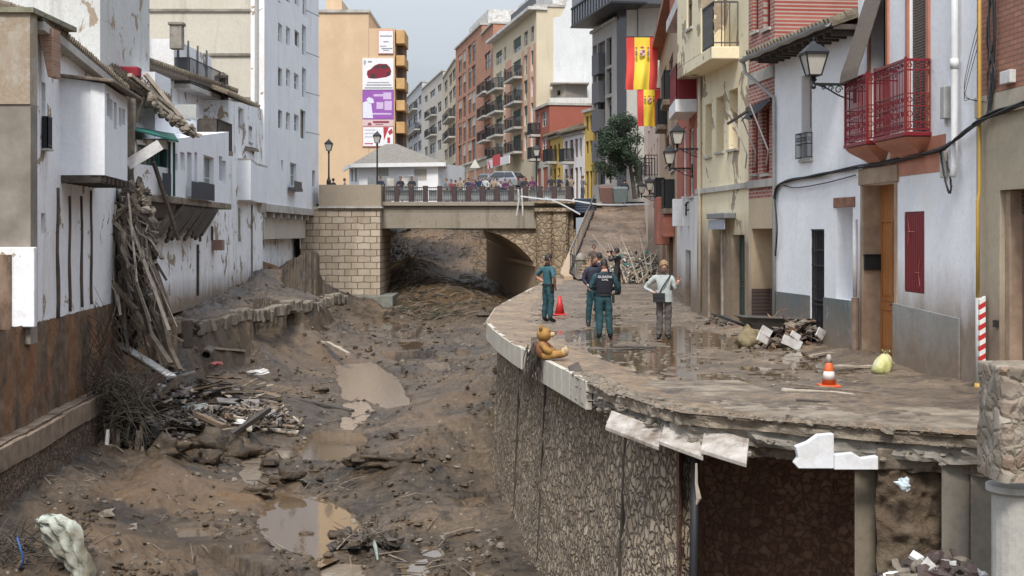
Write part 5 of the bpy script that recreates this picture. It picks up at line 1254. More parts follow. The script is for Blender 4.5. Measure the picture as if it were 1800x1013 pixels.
# upper storey set back with loggia and tiled roof
fD = LF((-14.6,48), (-14.0,66)); hD = thing('loggia_house', 'white house with brown tiled roof and open corner balcony behind the green awning', 'house', (-15, 56, 4))
wD = [fD.rect(192,62,222,84), fD.rect(308,88,370,165), fD.rect(316,188,336,215)]
lo_ = fD.rect(306,85,372,160)
zrD = 2.34+(410-95)/2400*60
mb = wall(fD, 2, (8.5, 8.9), [(*fD.rect(190,58,222,86),.25), (*lo_,1.5)], 6); mb.build('wall', M['wl'], hD)
window(fD, fD.rect(190,58,222,86), hD, mull=2, bars=0, pane='glass')
mb = MB(); mb.poly(fD.pt(lo_[0],lo_[2],-1.49), fD.pt(lo_[1],lo_[2],-1.49), fD.pt(lo_[1],lo_[3],-1.49), fD.pt(lo_[0],lo_[3],-1.49)); mb.build('loggia_back', M['wl'], hD)
mb = MB()
for k in range(4): u_ = lo_[0]+(lo_[1]-lo_[0])*(k+.3)/4; mb.bar(fD.pt(u_,lo_[2],.05), fD.pt(u_,lo_[3]+.2,.05), .07, .07, up=V(0,1,0))
mb.build('loggia_post', M['rail'], hD)
balcony(fD, lo_[0], lo_[1]+.5, lo_[2], hD, out=.7, h=1.1, slab=.2, rail='rail', n=40)
ea, eb = fD.pt(-.5, 8.75, .7), fD.pt(fD.L+.3, 9.2, .7); tiles('roof', M['roof'], hD, ea, eb, eb+V(-4,0,1.4), ea+V(-4,0,1.4), .28, .45, .05)
mb = MB(); mb.hexa([fD.pt(-.5,8.55,-.1), fD.pt(fD.L+.3,9.0,-.1), fD.pt(fD.L+.3,9.0,.66), fD.pt(-.5,8.55,.66), fD.pt(-.5,8.68,-.1), fD.pt(fD.L+.3,9.12,-.1), fD.pt(fD.L+.3,9.12,.66), fD.pt(-.5,8.68,.66)]); mb.build('eave', M['timber'], hD)
for px, y0, y1 in ((240,0,60),(311,45,70)):
    mb = MB(); c = P(px,0,57); mb.box((c.x,c.y,(P(0,y0,57).z+P(0,y1,57).z)/2-.2), (.5,.5,P(0,y0,57).z-P(0,y1,57).z+.4)); mb.box((c.x,c.y,P(0,y0,57).z+.05), (.62,.62,.12)); mb.build('chimney', M['concrete'], hD, bevel=.02)
mb = MB(); c = P(265,170,47); mb.box((P(262,0,49).x-.6, 49, 6.1), (2.2,2.2,3.8)); mb.build('side_wing', M['wl2'], hD)
mb = MB(); q = P(220,126,46); mb.box((P(217,0,46).x, 46.2, P(0,126,46).z), (1.0,.5,.35)); tag(mb.build('tarpaulin', flat('dark_red_cloth', (.25,.01,.025), .7), None, bevel=.05), 'small dark red cloth roll on the roof of the broken house', 'cloth')
# mid storey wall px 300-400
fE = LF((-13.35,51.5), (-13.45,65.5)); hE = thing('white_house', 'white house with small windows and cane balcony between the loggia and the tall block', 'house', (-14, 60, 3))
wE = [fE.rect(315,190,336,210), fE.rect(389,196,394,222), fE.rect(399,192,407,232), fE.rect(386,235,391,262)]
mb = wall(fE, 3.4, (6.9, 7.35), [(*w,.2) for w in wE], 4); mb.build('wall', M['wl2'], hE)
for w in wE: window(fE, w, hE, mull=0, bars=1, sill=None, pane='glass')
u0, u1, z0, z1 = fE.rect(346,250,374,250); balcony(fE, u0, u1, P(0,256,57).z, hE, out=.9, h=1.2, slab=.2, rail='timber_dark', slabm='slab', n=30)
mb = MB(); mb.box((P(330,0,55).x, 55, P(0,197,55).z), (.8,.5,.55)); mb.build('air_unit', M['pvc'], hE, bevel=.02)
# house next to the tall block
fG = LF((-13.0,62.6), (-13.55,74.2)); hG = thing('white_house', 'small white house with dark tiled roof tight against the tall block', 'house', (-14, 68, 0))
wG = [fG.rect(419,190,428,222), fG.rect(437,222,443,250), fG.rect(440,287,449,303)]
mb = wall(fG, -.5, (P(0,176,62.6).z, P(0,192,74.2).z), [(*w,.2) for w in wG], 5); mb.build('wall', M['wbase'], hG)
for w in wG: window(fG, w, hG, mull=1, bars=0, sill='concrete_pale', pane='glass')
a, b_ = P(380,163,61)+V(.5,0,0), P(457,190,74); tiles('roof', M['roof'], hG, a, b_, b_+V(-3.5,0,1.3), a+V(-3.5,0,1.3), .28, .45, .05)
mb = MB(); c = P(390,152,63); mb.tube([c-Z*.7, c+Z*.3], .16, 8); mb.lathe([(.3,0),(.3,.12),(.1,.3)], c+Z*.35, 10); mb.build('chimney', M['timber_dark'], hG)
# broken canopy
cn = thing('broken_canopy', 'collapsed tiled canopy with dangling rafters on the small white house', 'canopy', P(430,255,66))
mb = MB(); mb.prism([P(401,250,64), P(454,262,71), P(456,268,71), P(402,258,64)], V(-1.4,.4,.5)); mb.build('tile_layer', M['roof'], cn)
mb = MB()
for k in range(9): a = P(404+k*6, 258+k*1.3, 64+k*.8); mb.bar(a+V(-.2,0,0), a+V(-.9,-1.2,-.55-R.random()*.4), .1, .1)
mb.build('rafter', M['timber_dark'], cn)
bxl = thing('box_extension', 'plain white box room projecting below the broken canopy', 'extension', P(425,350,66))
mb = MB(); q = [V(-14,65.3,0), V(P(441,0,65.3).x,65.3,0), V(P(452,0,70).x,70,0), V(P(452,0,70).x,73,0), V(-14,73,0)]
zl, zh = P(0,352,65.3).z, P(0,282,65.3).z; mb.prism([p+Z*zl for p in q], Z*(zh-zl)); mb.build('room', M['wl2'], bxl, bevel=.02)
mb = MB(); mb.prism([p+Z*(zh+.003) for p in q], Z*.1); mb.build('roof_slab', M['concrete_pale'], bxl)
# ---- the tall block: cream end wall facing us, white river front, projecting base
TD0, TD1 = 74.3, 95.0; tx0 = P(465,0,TD0).x; tx1 = P(560,0,TD1).x
fT = LF((tx0,TD0), (tx1,TD1)); hK = thing('apartment_block', 'tall cream and white apartment block on the left bank beside the bridge', 'apartment block', (-15, 84, 0))
zK0 = P(0,362,85).z-.1; zK = 22.5
wins = []
for px, y0, y1, w in ((489,2,5,4),(489,42,75,7),(503,48,80,7),(518,55,82,8),(531,45,98,7),(531,120,172,7),(489,120,152,7),(503,122,153,7),(517,130,158,8),(489,194,226,7),(503,198,229,7),(517,202,231,8),(528,194,244,9),(510,287,328,11),(494,282,302,4),(549,300,328,5),(532,-20,28,7),(518,-20,10,7),(503,-20,4,7)):
    wins.append(fT.rect(px, y0, px+w, y1))
mb = wall(fT, zK0, zK, [(*w,.25) for w in wins], .5); mb.build('river_front', M['wl2'], hK)
M['cream_end'] = plaster('cream_end_wall', (.55,.51,.43), amt=.55, stain=(.25,.22,.17), grime=.35)
mb = MB(); mb.box((tx0-6.45, (TD0+TD1)/2, (zK+2)/2), (12, TD1-TD0, zK-2)); mb.box((tx0-.24, TD0+.1, (zK+2)/2), (.44, .2, zK-2)); mb.build('end_wall', M['cream_end'], hK)
mb = MB(); mb.box((P(453,0,TD0-.1).x, TD0-.09, 13), (P(465,0,TD0).x-P(441,0,TD0).x, .14, 19)); mb.build('corner_strip', M['wl'], hK)
mb = MB()
for y in (18,96,173,247): z_ = P(0,y,TD0-.1).z; mb.box((tx0-6, TD0-.06, z_), (12, .1, .14))
mb.build('floor_band', M['concrete'], hK)
mb = MB(); mb.tube([P(451,-60,TD0-.25), P(451,180,TD0-.25)], .1, 8); mb.build('downpipe', M['pvc'], hK)
for i, w in enumerate(wins): window(fT, w, hK, mull=1 if w[1]-w[0] > 1.3 else 0, bars=1, sill=None, frame=('white_paint' if i % 3 else 'timber'), pane='glass', reveal=.2, fw=.07)
for px, py in ((529,65),(529,150),(529,62)):
    u_, z_ = fT.ray(px,py,.3)
ac = thing('air_conditioner', 'grey air conditioner on the white tall block, lower of the two by the window column', 'air conditioner', fT.pt(fT.ray(529,150,.3)[0], P(0,150,86).z, .0))
mb = MB(); mb.box((.3,0,0), (.5,1.0,.75)); bb = mb.build('casing', M['pvc'], ac, bevel=.03)
mb = MB(); Mx = Matrix.Rotation(rad(90),3,'Y'); mb.lathe([(.3,0),(.3,.03),(.24,.04),(.05,.05)], (.55,0,0), 14, Mx); mb.build('fan_grille', M['iron'], bb)
mb = MB(); mb.bar((0,-.4,-.4),(.6,-.4,-.4),.04,.04); mb.bar((0,.4,-.4),(.6,.4,-.4),.04,.04); mb.build('bracket', M['iron'], ac)
ac2 = dup(ac, fT.pt(fT.ray(529,65,.3)[0], P(0,66,86).z, 0), None, 'grey air conditioner on the white tall block, upper of the two by the window column')
mb = MB()   # clothes line rods
for y in (18,92,162,232): u_, z_ = fT.ray(538,y,0); mb.tube([fT.pt(u_,z_,0), fT.pt(u_+2.6,z_,.5)], .025, 5)
mb.build('line_rod', M['rail'], hK)
u0, u1, z0, z1 = fT.rect(508,325,521,345,.1); mb = MB(); fT.box(mb, u0, u1, z0+.3, z0+.5, .05, .5); fT.box(mb, u0, u1, z0+.5, z1+.2, .4, .44); mb.build('window_grate', M['rail'], hK)
# cantilevered base edge with ribs
mb = MB(); x_ = .0
fT.box(mb, 0, fT.L, zK0-.42, zK0-.003, -.6, .12)
for k in range(8): u_ = fT.L*k/8; fT.box(mb, u_, u_+.25, zK0-.75, zK0-.423, -1, .05)
mb.build('base_beam', M['concrete_pale'], hK)
mb = MB(); mb.hexa([V(-16,72,zK0-.5), V(tx0,72,zK0-.5), V(tx0,TD0,zK0-.5), V(-16,TD0,zK0-.5), V(-16,72,zK0), V(tx0+.1,72,zK0), V(tx0+.1,TD0,zK0), V(-16,TD0,zK0)]); mb.build('base_slab', M['concrete_pale'], hK)
fU = LF((-14.25,73.5), (-14.9,96)); wU = [fU.rect(450,375,456,402), fU.rect(470,377,478,404), fU.rect(497,379,504,405)]
mb = wall(fU, -1.5, zK0-.3, [(*w,.3) for w in wU], 4); mb.build('lower_wall', M['wbase'], hK)
for w in wU: window(fU, w, hK, mull=0, bars=0, sill=None, frame='iron', pane='dark')
mb = MB(); mb.prism([P(449,455,77), P(490,468,77), P(493,497,77), P(449,490,77)], V(-.3,.4,0)); tag(mb.build('wall_fragment', noisy('orange_clay_wall', (.22,.14,.08), (.36,.25,.16), 3, .9, .5), None, bevel=.03), 'orange brown slab of old wall leaning against the white base near the bridge', 'wall fragment')
mb = MB()
u_, z_ = fC.ray(378,430,.1); fC.box(mb, u_-.3, u_+.35, z_-.25, z_+.2, .003, .45); tag(mb.build('outlet_box', flat('brown_pink_box', (.28,.17,.14), .7), None, bevel=.02), 'small brown box on the long white base wall', 'box')
for px, y0, y1 in ((373,398,423),(348,430,520),(421,365,425),(443,360,500),(352,402,425)):
    fc = fC if px < 400 else fG; u_, za_ = fc.ray(px,y0,.06); zb2 = fc.ray(px,y1,.06)[1]
    mb = MB(); mb.tube([fc.pt(u_,za_,.06), fc.pt(u_,zb2,.06)], .05, 6); mb.build('wall_pipe', M['concrete'] if px > 400 else M['timber_dark'], hC if px < 400 else hG)
# ================================================================== beyond the bridge
def far_house(name, label, cat, p0, D0, p1, D1, ytop, mat, cols=(), rows=(), balc=(), depth=9, zbase=4.2, frame='iron', slab=None, wreveal=.2, flatroof=True, group=None, pane='glass_far', blind=None):
    """facade seen between two columns of the photo; cols (px0,px1), rows (y0,y1) at the facade's middle"""
    fc = facpx(p0, D0, p1, D1, face=(-30, min(D0, D1)-60)); h = thing(name, label, cat, ((fc.a.x+fc.b.x)/2, (fc.a.y+fc.b.y)/2, zbase), group)
    zt = fc.ray((p0+p1)/2, ytop)[1]; zm = (p0+p1)/2; hs = []
    for i, (c0, c1) in enumerate(cols):
        e_ = (c1-c0)*.16; ua = fc.ray(c0-e_, 0)[0]; ub_ = fc.ray(c1+e_, 0)[0]
        for j, (y0, y1) in enumerate(rows):
            e2 = (y1-y0)*.10 if len(rows) > 1 else 0; z1 = fc.ray(zm, y0-e2)[1]; z0 = fc.ray(zm, y1+e2)[1]; hs.append((min(ua,ub_), max(ua,ub_), z0, z1))
    wall(fc, zbase, zt, [(*q, wreveal) for q in hs], depth).build('wall', mat, h)
    for k, q in enumerate(hs):
        window(fc, q, h, mull=1 if q[1]-q[0] > 1.2 else 0, bars=1, sill=None, frame=frame, reveal=wreveal-.03, fw=.08, pane=pane, blind=(blind, [.3,.6,.45,.15][k % 4]) if blind and k % 3 != 1 else None)
    for c0, c1, yb in balc:
        ua = fc.ray(c0, 0)[0]; ub_ = fc.ray(c1, 0)[0]; balcony(fc, min(ua,ub_), max(ua,ub_), fc.ray(zm, yb)[1], h, out=.9, h=1.05, slab=.22, n=14, pr=.02, slabm=slab or 'concrete_pale')
    if flatroof:
        mb = MB(); fc.box(mb, -.1, fc.L+.1, zt+.003, zt+.22, -depth, .2); mb.build('cornice', M['concrete_pale'], h)
    return h, fc, zt
bl_ = flat('pale_blind', (.4,.38,.34), .7)
tan = plaster('tan_end_wall', (.58,.42,.27), amt=.2, stain=(.5,.37,.25), grime=.12)
# tan block with advertisement boards
hz_ = thing('apartment_block', 'tall plain tan apartment block carrying a column of advertisement boards', 'apartment block', (-12, 122, 5))
TB = 122.0; X_ = lambda px, D=TB: P(px,0,D).x; Zp = lambda py, D=TB: P(0,py,D).z
mb = MB(); mb.box(((X_(540)+X_(648))/2, TB+7, (Zp(22)+4)/2), (X_(648)-X_(540), 14, Zp(22)-4)); mb.box(((X_(648)+X_(694))/2+.01, TB+7.01, (Zp(50)+4)/2), (X_(694)-X_(648)-.02, 14, Zp(50)-4)); mb.build('wall', tan, hz_)
mb = MB(); mb.box(((X_(568)+X_(596))/2, TB+5, Zp(8)), (X_(596)-X_(568), 6, Zp(-8)-Zp(22.2))); mb.build('stair_head', tan, hz_)
mb = MB(); mb.box(((X_(540)+X_(648))/2, TB+7, Zp(21)+.05), (X_(648)-X_(540)+.2, 14.3, .25)); mb.build('cornice', M['concrete_pale'], hz_)
for k, (y0, y1) in enumerate(((52,76),(97,115),(137,156),(176,194),(214,234))):
    mb = MB(); mb.box(((X_(694)+X_(711))/2+.05, TB+2.4, (Zp(y0)+Zp(y1))/2), (X_(711)-X_(694)-.1, 4.4, Zp(y0)-Zp(y1))); bq = mb.build('balcony', noisy('ochre_balcony', (.42,.25,.1), (.58,.36,.16), 1, .8, .2), hz_, bevel=.03)
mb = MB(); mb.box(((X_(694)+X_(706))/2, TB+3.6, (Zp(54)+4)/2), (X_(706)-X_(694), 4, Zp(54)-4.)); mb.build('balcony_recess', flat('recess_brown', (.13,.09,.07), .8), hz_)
def board(label, x0, y0, x1, y1, base, name='billboard', edge=None):
    t_ = thing(name, label, 'billboard', P((x0+x1)/2, y1, TB-.1)); y_ = TB-.12
    mb = MB(); mb.box(((X_(x0)+X_(x1))/2, TB-.06, (Zp(y0)+Zp(y1))/2), (X_(x1)-X_(x0), .1, Zp(y0)-Zp(y1))); pn = mb.build('panel', edge or base, t_)
    mb = MB(); mb.box(((X_(x0)+X_(x1))/2, TB-.115, (Zp(y0)+Zp(y1))/2), (X_(x1)-X_(x0)-.1, .006, Zp(y0)-Zp(y1)-.1)); mb.build('face', base, pn)
    return t_
def ad(parent, name, polys, mat, off=0):
    mb = MB()
    for pts in polys: mb.prism([V(X_(x), TB-.121-off, Zp(y)) for x, y in pts], V(0,.001,0))
    return mb.build(name, mat, parent)
rc = lambda x0,y0,x1,y1: [(x0,y0),(x1,y0),(x1,y1),(x0,y1)]
wb = flat('board_white', (.72,.72,.74), .5); pk = flat('board_pink', (.6,.2,.2), .5)
t1 = board('small white billboard with pink edge, topmost on the tan block', 665,54,692,95, wb, edge=pk)
ad(t1, 'print', [rc(668,63,689,65), rc(674,73,683,75), rc(668,81,680,82.5), rc(671,85,690,87), rc(674,88.5,684,90)], flat('print_grey', (.2,.2,.23), .5))
t2 = board('white billboard showing a dark red car', 637.5,103,692,158, wb)
ad(t2, 'logo', [[(639.5,110.5),(641.5,105.5),(643.5,110.5),(641.5,115.5)]], flat('print_black', (.03,.03,.03), .5)); ad(t2, 'logo_hole', [[(640.6,110.5),(641.5,107.8),(642.4,110.5),(641.5,113.2)]], wb, .004)
ad(t2, 'print', [rc(647,108,654,110.5), rc(646,145,684,146.5), rc(644,149,688,151), rc(641,154,690,156)], flat('print_grey', (.2,.2,.23), .5))
ad(t2, 'car_picture', [[(645,131),(646,125),(652,122),(658,116),(666,112.5),(680,113),(686,119),(688,126),(687,132),(680,136),(660,139),(648,138)]], flat('car_maroon', (.2,.015,.03), .4))
ad(t2, 'car_picture_glass', [[(656,121),(662,116),(668,114.5),(668,121)], [(670,114.5),(680,115),(684,120),(670,121)]], flat('print_black', (.03,.03,.03), .5), .004)
ad(t2, 'car_picture_wheel', [[(656+4*math.cos(a),134+4.5*math.sin(a)) for a in np.linspace(0,6.283,11)[:-1]], [(683+3*math.cos(a),130.5+4*math.sin(a)) for a in np.linspace(0,6.283,11)[:-1]]], flat('print_black', (.03,.03,.03), .5), .004)
t3 = board('purple billboard with a figure in white', 637.5,159,692,210, flat('board_purple', (.28,.09,.38), .5))
ad(t3, 'figure', [[(638,181),(645,178),(653,184),(656,208),(638,208)], [(644,175),(649,171),(656,174),(658,181),(650,183)]], flat('print_white', (.65,.66,.74), .5))
ad(t3, 'print', [rc(657,166,674,170), rc(674,163,688,175), rc(676,178,689,194), rc(662,180,674,192), rc(655,199,688,202)], flat('print_lilac', (.55,.42,.62), .5), .003)
t4 = board('narrow pink and white billboard strip under the purple one', 637.5,210.5,692,222.5, flat('board_palepink', (.6,.45,.45), .5))
ad(t4, 'print', [rc(656,213,684,217), rc(660,218.5,674,220), [(646,221),(648,216),(652,216),(654,221)]], flat('print_maroon', (.25,.05,.07), .5))
t5 = board('white and red billboard, lowest on the tan block', 637.5,223,692,258, wb, edge=pk)
ad(t5, 'print', [[(674,224),(684,224),(678,240),(675,248)], [(682,232),(689,226),(691,234),(685,238)], rc(681,242,686,252), rc(641,252,656,254)], flat('print_red', (.4,.04,.05), .5))
ad(t5, 'print_pale', [rc(641,228,660,230), rc(641,234,660,236), rc(641,240,658,242)], flat('print_pale', (.45,.45,.5), .5))

# small white house with hipped roof
sw = thing('white_cottage', 'low white building with grey hipped roof behind the bridge railing', 'building', P(690,357,106))
A, B, C, Dq = (X_(614,112),112), (X_(631,106),106), (X_(770,104),104), (X_(778,111),111)
fS = Fac(A, B, face=(-40,60)); fS2 = Fac(B, C); ze = P(0,288,105).z
ws = [fS2.rect(664,295,683,322), fS2.rect(728,297,750,318)]; ws2 = [fS.rect(617.5,297,620.5,320), fS.rect(623.5,295,627,320)]
wm = plaster('clean_white', (.78,.78,.8), amt=.12, stain=(.5,.5,.48), grime=.12)
mb = wall(fS2, 4.2, ze, [(*w,.15) for w in ws], 6); mb = wall(fS, 4.2, ze, [(*w,.15) for w in ws2], 5, mb=mb); mb.build('wall', wm, sw)
for w in ws: window(fS2, w, sw, mull=0, bars=0, reveal=.12, sill=None, blind=(bl_, .98))
for w in ws2: window(fS, w, sw, mull=0, bars=0, reveal=.12, sill=None)
zr = P(0,253,108).z; e = .55; q = [V(A[0]-e,A[1]+e,ze-.02), V(B[0]-e,B[1]-e,ze-.02), V(C[0]+e,C[1]-e,ze-.02), V(Dq[0]+e,Dq[1]+e,ze-.02)]
r0_, r1_ = V(X_(676,108),108.5,zr), V(X_(697,108),108,zr)
mb = MB(); mb.add(q+[r0_, r1_], [[1,2,5,4],[2,3,5],[3,0,4,5],[0,1,4],[3,2,1,0]]); mb.build('roof', M['roof_pale'], sw)
mb = MB()
for a_, b_ in ((q[0],q[1]),(q[1],q[2]),(q[2],q[3])): mb.bar(a_-Z*.1, b_-Z*.1, .12, .3)
mb.build('fascia_board', M['white_paint'], sw)
mb = MB(); mb.box((P(690,0,103).x, 103.2, P(0,327,103).z), (3.8,.05,1.5)); mb.build('notice_frame', M['steel'], sw)
mb = MB(); [mb.box((P(px,0,103).x, 103.15, P(0,320,103).z), (.55,.04,.6)) for px in (686,712)]; mb.build('notice', M['concrete_pale'], sw)

# the street of tall buildings
R5 = ((92,112),(135,155),(178,198),(221,241),(264,282))
far_house('apartment_building', 'grey apartment building farthest down the street, just right of the tan block', 'apartment building', 742,232,714,262, 160, plaster('greyish1', (.42,.42,.44), amt=.3), [(719,724),(728,733),(736,740)], [(180,192),(205,217),(230,242),(256,270)], [(716,734,196),(716,738,234)], frame='iron')
far_house('apartment_building', 'pale stone coloured apartment building with recessed balconies in the far street', 'apartment building', 779,205,742,232, 142, plaster('stoneish', (.5,.46,.41), amt=.4), [(747,751),(757,764),(770,775)], [(160,170),(190,204),(222,236),(254,268),(290,305)], [(755,768,206),(755,768,240)])
far_house('apartment_building', 'narrow ochre building with glazed bays in the far street', 'apartment building', 801,182,779,205, 122, plaster('ochreish', (.5,.42,.31), amt=.4), [(782,786),(790,794),(796,800)], [(135,152),(165,182),(196,214),(228,246),(260,276),(295,325)], [(788,800,215),(788,800,248)])
ob = bricks('orange_facing_brick', (1,0), (.40,.18,.11), (.44,.22,.14), (.34,.19,.13), .5, .2, .01, .2, bs=.1)
h_, fc_, zt_ = far_house('apartment_building', 'orange brick apartment building with paired tall windows', 'apartment building', 847,160,801,182, 66, ob, [(806,811),(814,818),(823,828),(830,835)], ((84,112),(125,155),(168,198),(212,242),(252,282)), depth=12, blind=bl_)
mb = MB(); fc_.box(mb, fc_.L*.2, fc_.L*.9, zt_+.31, zt_+2.6, -8, -1.5); mb.build('penthouse', M['whitish'], h_)
far_house('shop_building', 'tan stone shop fronts at the foot of the orange brick building', 'shops', 866,151.5,803,181, 286, plaster('tan_shop_stone', (.42,.36,.27), amt=.4), [(808,818),(824,832),(838,848),(853,862)], [(298,332)], depth=2, pane='glass')
far_house('apartment_building', 'narrower orange brick building with one window column and balconies', 'apartment building', 867,151,847,160, 52, ob, [(853,861)], ((95,120),(138,163),(180,205),(222,247),(262,282)), [(851,863,y) for y in (164,206,248)], depth=12)
yo = plaster('yellow_render', (.6,.52,.38), amt=.35, stain=(.35,.25,.15))
h6_, f6_, z6_ = far_house('apartment_building', 'yellow and salmon apartment building with four floors of balconies', 'apartment building', 943,128,867,151, 42, yo, [(873,881),(904,914),(886,889),(922,927),(934,938)], ((72,92),(112,140),(155,182),(198,226),(242,268)), [(869,885,y) for y in (142,184,228,270)]+[(900,919,y) for y in (142,184,228,270)], depth=14, frame='white_paint', blind=flat('green_blind', (.06,.1,.09), .8))
sal = plaster('salmon_strip', (.54,.31,.22), amt=.3, stain=(.4,.2,.13))
for a_, b_ in ((889.5,899),(918,921.5),(928,933),(938.5,942.5)):
    mb = MB(); ua, ub_ = f6_.ray(a_,0)[0], f6_.ray(b_,0)[0]; f6_.box(mb, min(ua,ub_), max(ua,ub_), f6_.ray(905,285)[1], f6_.ray(905,100)[1], .003, .06); mb.build('salmon_panel', sal, h6_)
mb = MB(); f6_.box(mb, -.2, f6_.L+.2, z6_-.3, z6_-.003, -1, .8); f6_.box(mb, 2, f6_.L-4, z6_+.31, z6_+3.2, -10, -2); f6_.box(mb, 8, f6_.L-9, z6_+3.2, z6_+6, -10, -3); mb.build('penthouse', M['whitish'], h6_)
mb = MB(); mb.poly(f6_.pt(f6_.L*.05,z6_+.32,-.2), f6_.pt(f6_.L*.6,z6_+.32,-.2), f6_.pt(f6_.L*.6,z6_+1.4,-.2), f6_.pt(f6_.L*.05,z6_+1.4,-.2)); mb.build('roof_railing', M['rail'], h6_)
mb = MB(); ua, ub_ = f6_.ray(873,0)[0], f6_.ray(912,0)[0]; z0, z1 = f6_.ray(890,293)[1], f6_.ray(890,279)[1]; f6_.box(mb, min(ua,ub_), max(ua,ub_), z0, z1, .9, 1.0)
ss = thing('shop_sign', 'white shop sign with a red middle panel in the far street', 'sign', f6_.pt((ua+ub_)/2, z0, 1)); mb.build('panel', wb, ss)
mb = MB(); u2 = f6_.ray(896,0)[0]; u3 = f6_.ray(883,0)[0]; f6_.box(mb, min(u2,u3), max(u2,u3), z0+.1, z1+.4, 1.003, 1.06); mb.build('red_panel', flat('sign_red', (.55,.02,.03), .5), ss)
mb = MB(); u4 = f6_.ray(877,0)[0]; mb.tube([f6_.pt(u4+.35*math.cos(a), (z0+z1)/2+.35*math.sin(a), 1.05) for a in np.linspace(0,6.283,13)], .08, 5); mb.build('ring_mark', flat('sign_pink', (.5,.15,.16), .5), ss)
# its blank white side wall and the roofs stepping up behind
ew = thing('white_gable_wall', 'huge blank white side wall of the salmon apartment building', 'wall', P(990,170,128))
D_ = 128.3; wq = [(943,35),(985,30),(1000,0),(1005,-30),(1052,-30),(1052,345),(943,345)]
mb = MB(); mb.prism([P(x,y,D_) for x, y in wq], V(0,12,0)); mb.build('wall', plaster('rough_white', (.66,.67,.67), amt=.45, stain=(.4,.38,.35), grime=.5), ew)
hut = thing('roof_hut', 'small grey rooftop hut with a dark window above the rough white wall', 'hut', P(1000,170,122))
fh = facpx(971,126.5,994,125.5); mb = wall(fh, P(0,174,126).z, P(0,147,126).z, [(*fh.rect(979,159,985,168),.2)], 2); mb.build('wall', plaster('hut_grey', (.3,.27,.23), amt=.5), hut)
mb = MB(); q = [P(994,147,125.5), P(1032,147,126), P(1032,172,126), P(994,172,125.5)]; mb.prism(q, V(0,2,0)); mb.build('side_wall', plaster('hut_dark', (.2,.18,.16), amt=.5), hut)
mb = MB(); mb.prism([P(968,146.5,125), P(1036,146.5,125), P(1036,144.5,125), P(968,144.5,125)], V(0,3,0)); mb.build('roof', M['concrete_pale'], hut)
mw = thing('rough_wall', 'rough flaking grey white party wall below the rooftop hut', 'wall', P(1000,235,116.5))
mb = MB(); mb.prism([P(965,172,124.5), P(1045,172,124.5), P(1045,345,124.5), P(965,345,124.5)], V(0,2,0)); mb.build('wall', plaster('flaky', (.55,.54,.51), amt=1, stain=(.2,.18,.15), grime=.9, peel=.12), mw)
rb_ = plaster('red_brown_render', (.33,.1,.065), amt=.3, stain=(.2,.08,.05))
far_house('town_house', 'small red brown house with white framed windows beside the rough wall', 'house', 966,121.5,941,127.5, 190, rb_, [(944,948),(953,960)], ((200,222),(245,268)), [(943,950,235),(943,950,278)], depth=5, frame='white_paint')
far_house('town_house', 'pale plastered ground floor shop under the red brown house', 'shop', 967,121,941,127, 283, plaster('pale_gf', (.5,.48,.43), amt=.5), [(945,950),(955,962)], ((295,335),), depth=2, flatroof=False)
hy, fy, zy = far_house('town_house', 'low yellow town house with brown shutters', 'house', 990,116.5,965,122, 243, plaster('yellow_paint', (.6,.42,.12), amt=.3), [(967,970),(974,977),(981,984)], ((256,278),(300,338)), [(971,979,284)], depth=5, frame='timber')
tiles('roof', M['roof'], hy, fy.pt(-.3,zy+.31,.5), fy.pt(fy.L+.3,zy+.31,.5), fy.pt(fy.L+.3,zy+1.7,-4), fy.pt(-.3,zy+1.7,-4), .3, .6, .05)
hy, fy, zy = far_house('town_house', 'low white town house with brown door beside the yellow one', 'house', 1027,111,989.5,116.6, 238, plaster('white_paint_h', (.72,.68,.68), amt=.3), [(993,997),(1002,1007),(1011,1015),(1019,1022)], ((248,275),(300,345)), [(1000,1009,284)], depth=5, frame='timber', pane='muddoor')
tiles('roof', M['roof'], hy, fy.pt(-.3,zy+.31,.5), fy.pt(fy.L+.3,zy+.31,.5), fy.pt(fy.L+.3,zy+1.7,-4), fy.pt(-.3,zy+1.7,-4), .3, .6, .05)
far_house('town_house', 'narrow mustard yellow house front left of the tree', 'house', 1042,109,1026.5,111.2, 197, plaster('mustard', (.58,.4,.1), amt=.3), [(1030,1034),(1037,1041)], ((206,228),(250,268),(305,345)), depth=6, frame='timber')
# dark modern building
gy = noisy('grey_cladding', (.3,.28,.265), (.38,.355,.335), 1, .6, .15)
hm, fm, zm_ = far_house('modern_building', 'tall modern grey building with dark shuttered windows and glazed top balcony', 'apartment building', 1084,102,1041,109.3, 48, gy, [(1043,1048),(1052,1062),(1067,1074)], ((75,115),(128,165),(178,215),(228,268),(282,320)), depth=10, wreveal=.35, blind=flat('dark_slat', (.09,.085,.085), .6), pane='glass')
mb = MB()
for j, (y0, y1) in enumerate(((115,130),(165,180),(215,230),(268,284))):
    ua, ub_ = fm.ray(1051,0)[0], fm.ray(1063,0)[0]; fm.box(mb, min(ua,ub_), max(ua,ub_), fm.ray(1062,y1)[1], fm.ray(1062,y0-22)[1], .003, .5)
mb.build('slatted_balcony', flat('slate_slats', (.1,.1,.11), .6), hm)
mb = MB(); fm.box(mb, -4.5, fm.L+.3, fm.ray(1062,36)[1], fm.ray(1062,-60)[1], -10, 1.6); mb.build('top_balcony', M['glass_far'], hm)
mb = MB()
for k in range(15): u_ = -4.4+(fm.L+4.6)*k/14; mb.bar(fm.pt(u_,fm.ray(1062,36)[1],1.62), fm.pt(u_,fm.ray(1062,0)[1],1.62), .08, .08, up=V(0,1,0))
fm.box(mb, -4.6, fm.L+.4, fm.ray(1062,37)[1], fm.ray(1062,34)[1], -1, 1.7); fm.box(mb, -4.6, fm.L+.4, fm.ray(1062,4)[1], fm.ray(1062,1)[1], 1.55, 1.68); mb.build('top_railing', M['iron'], hm)
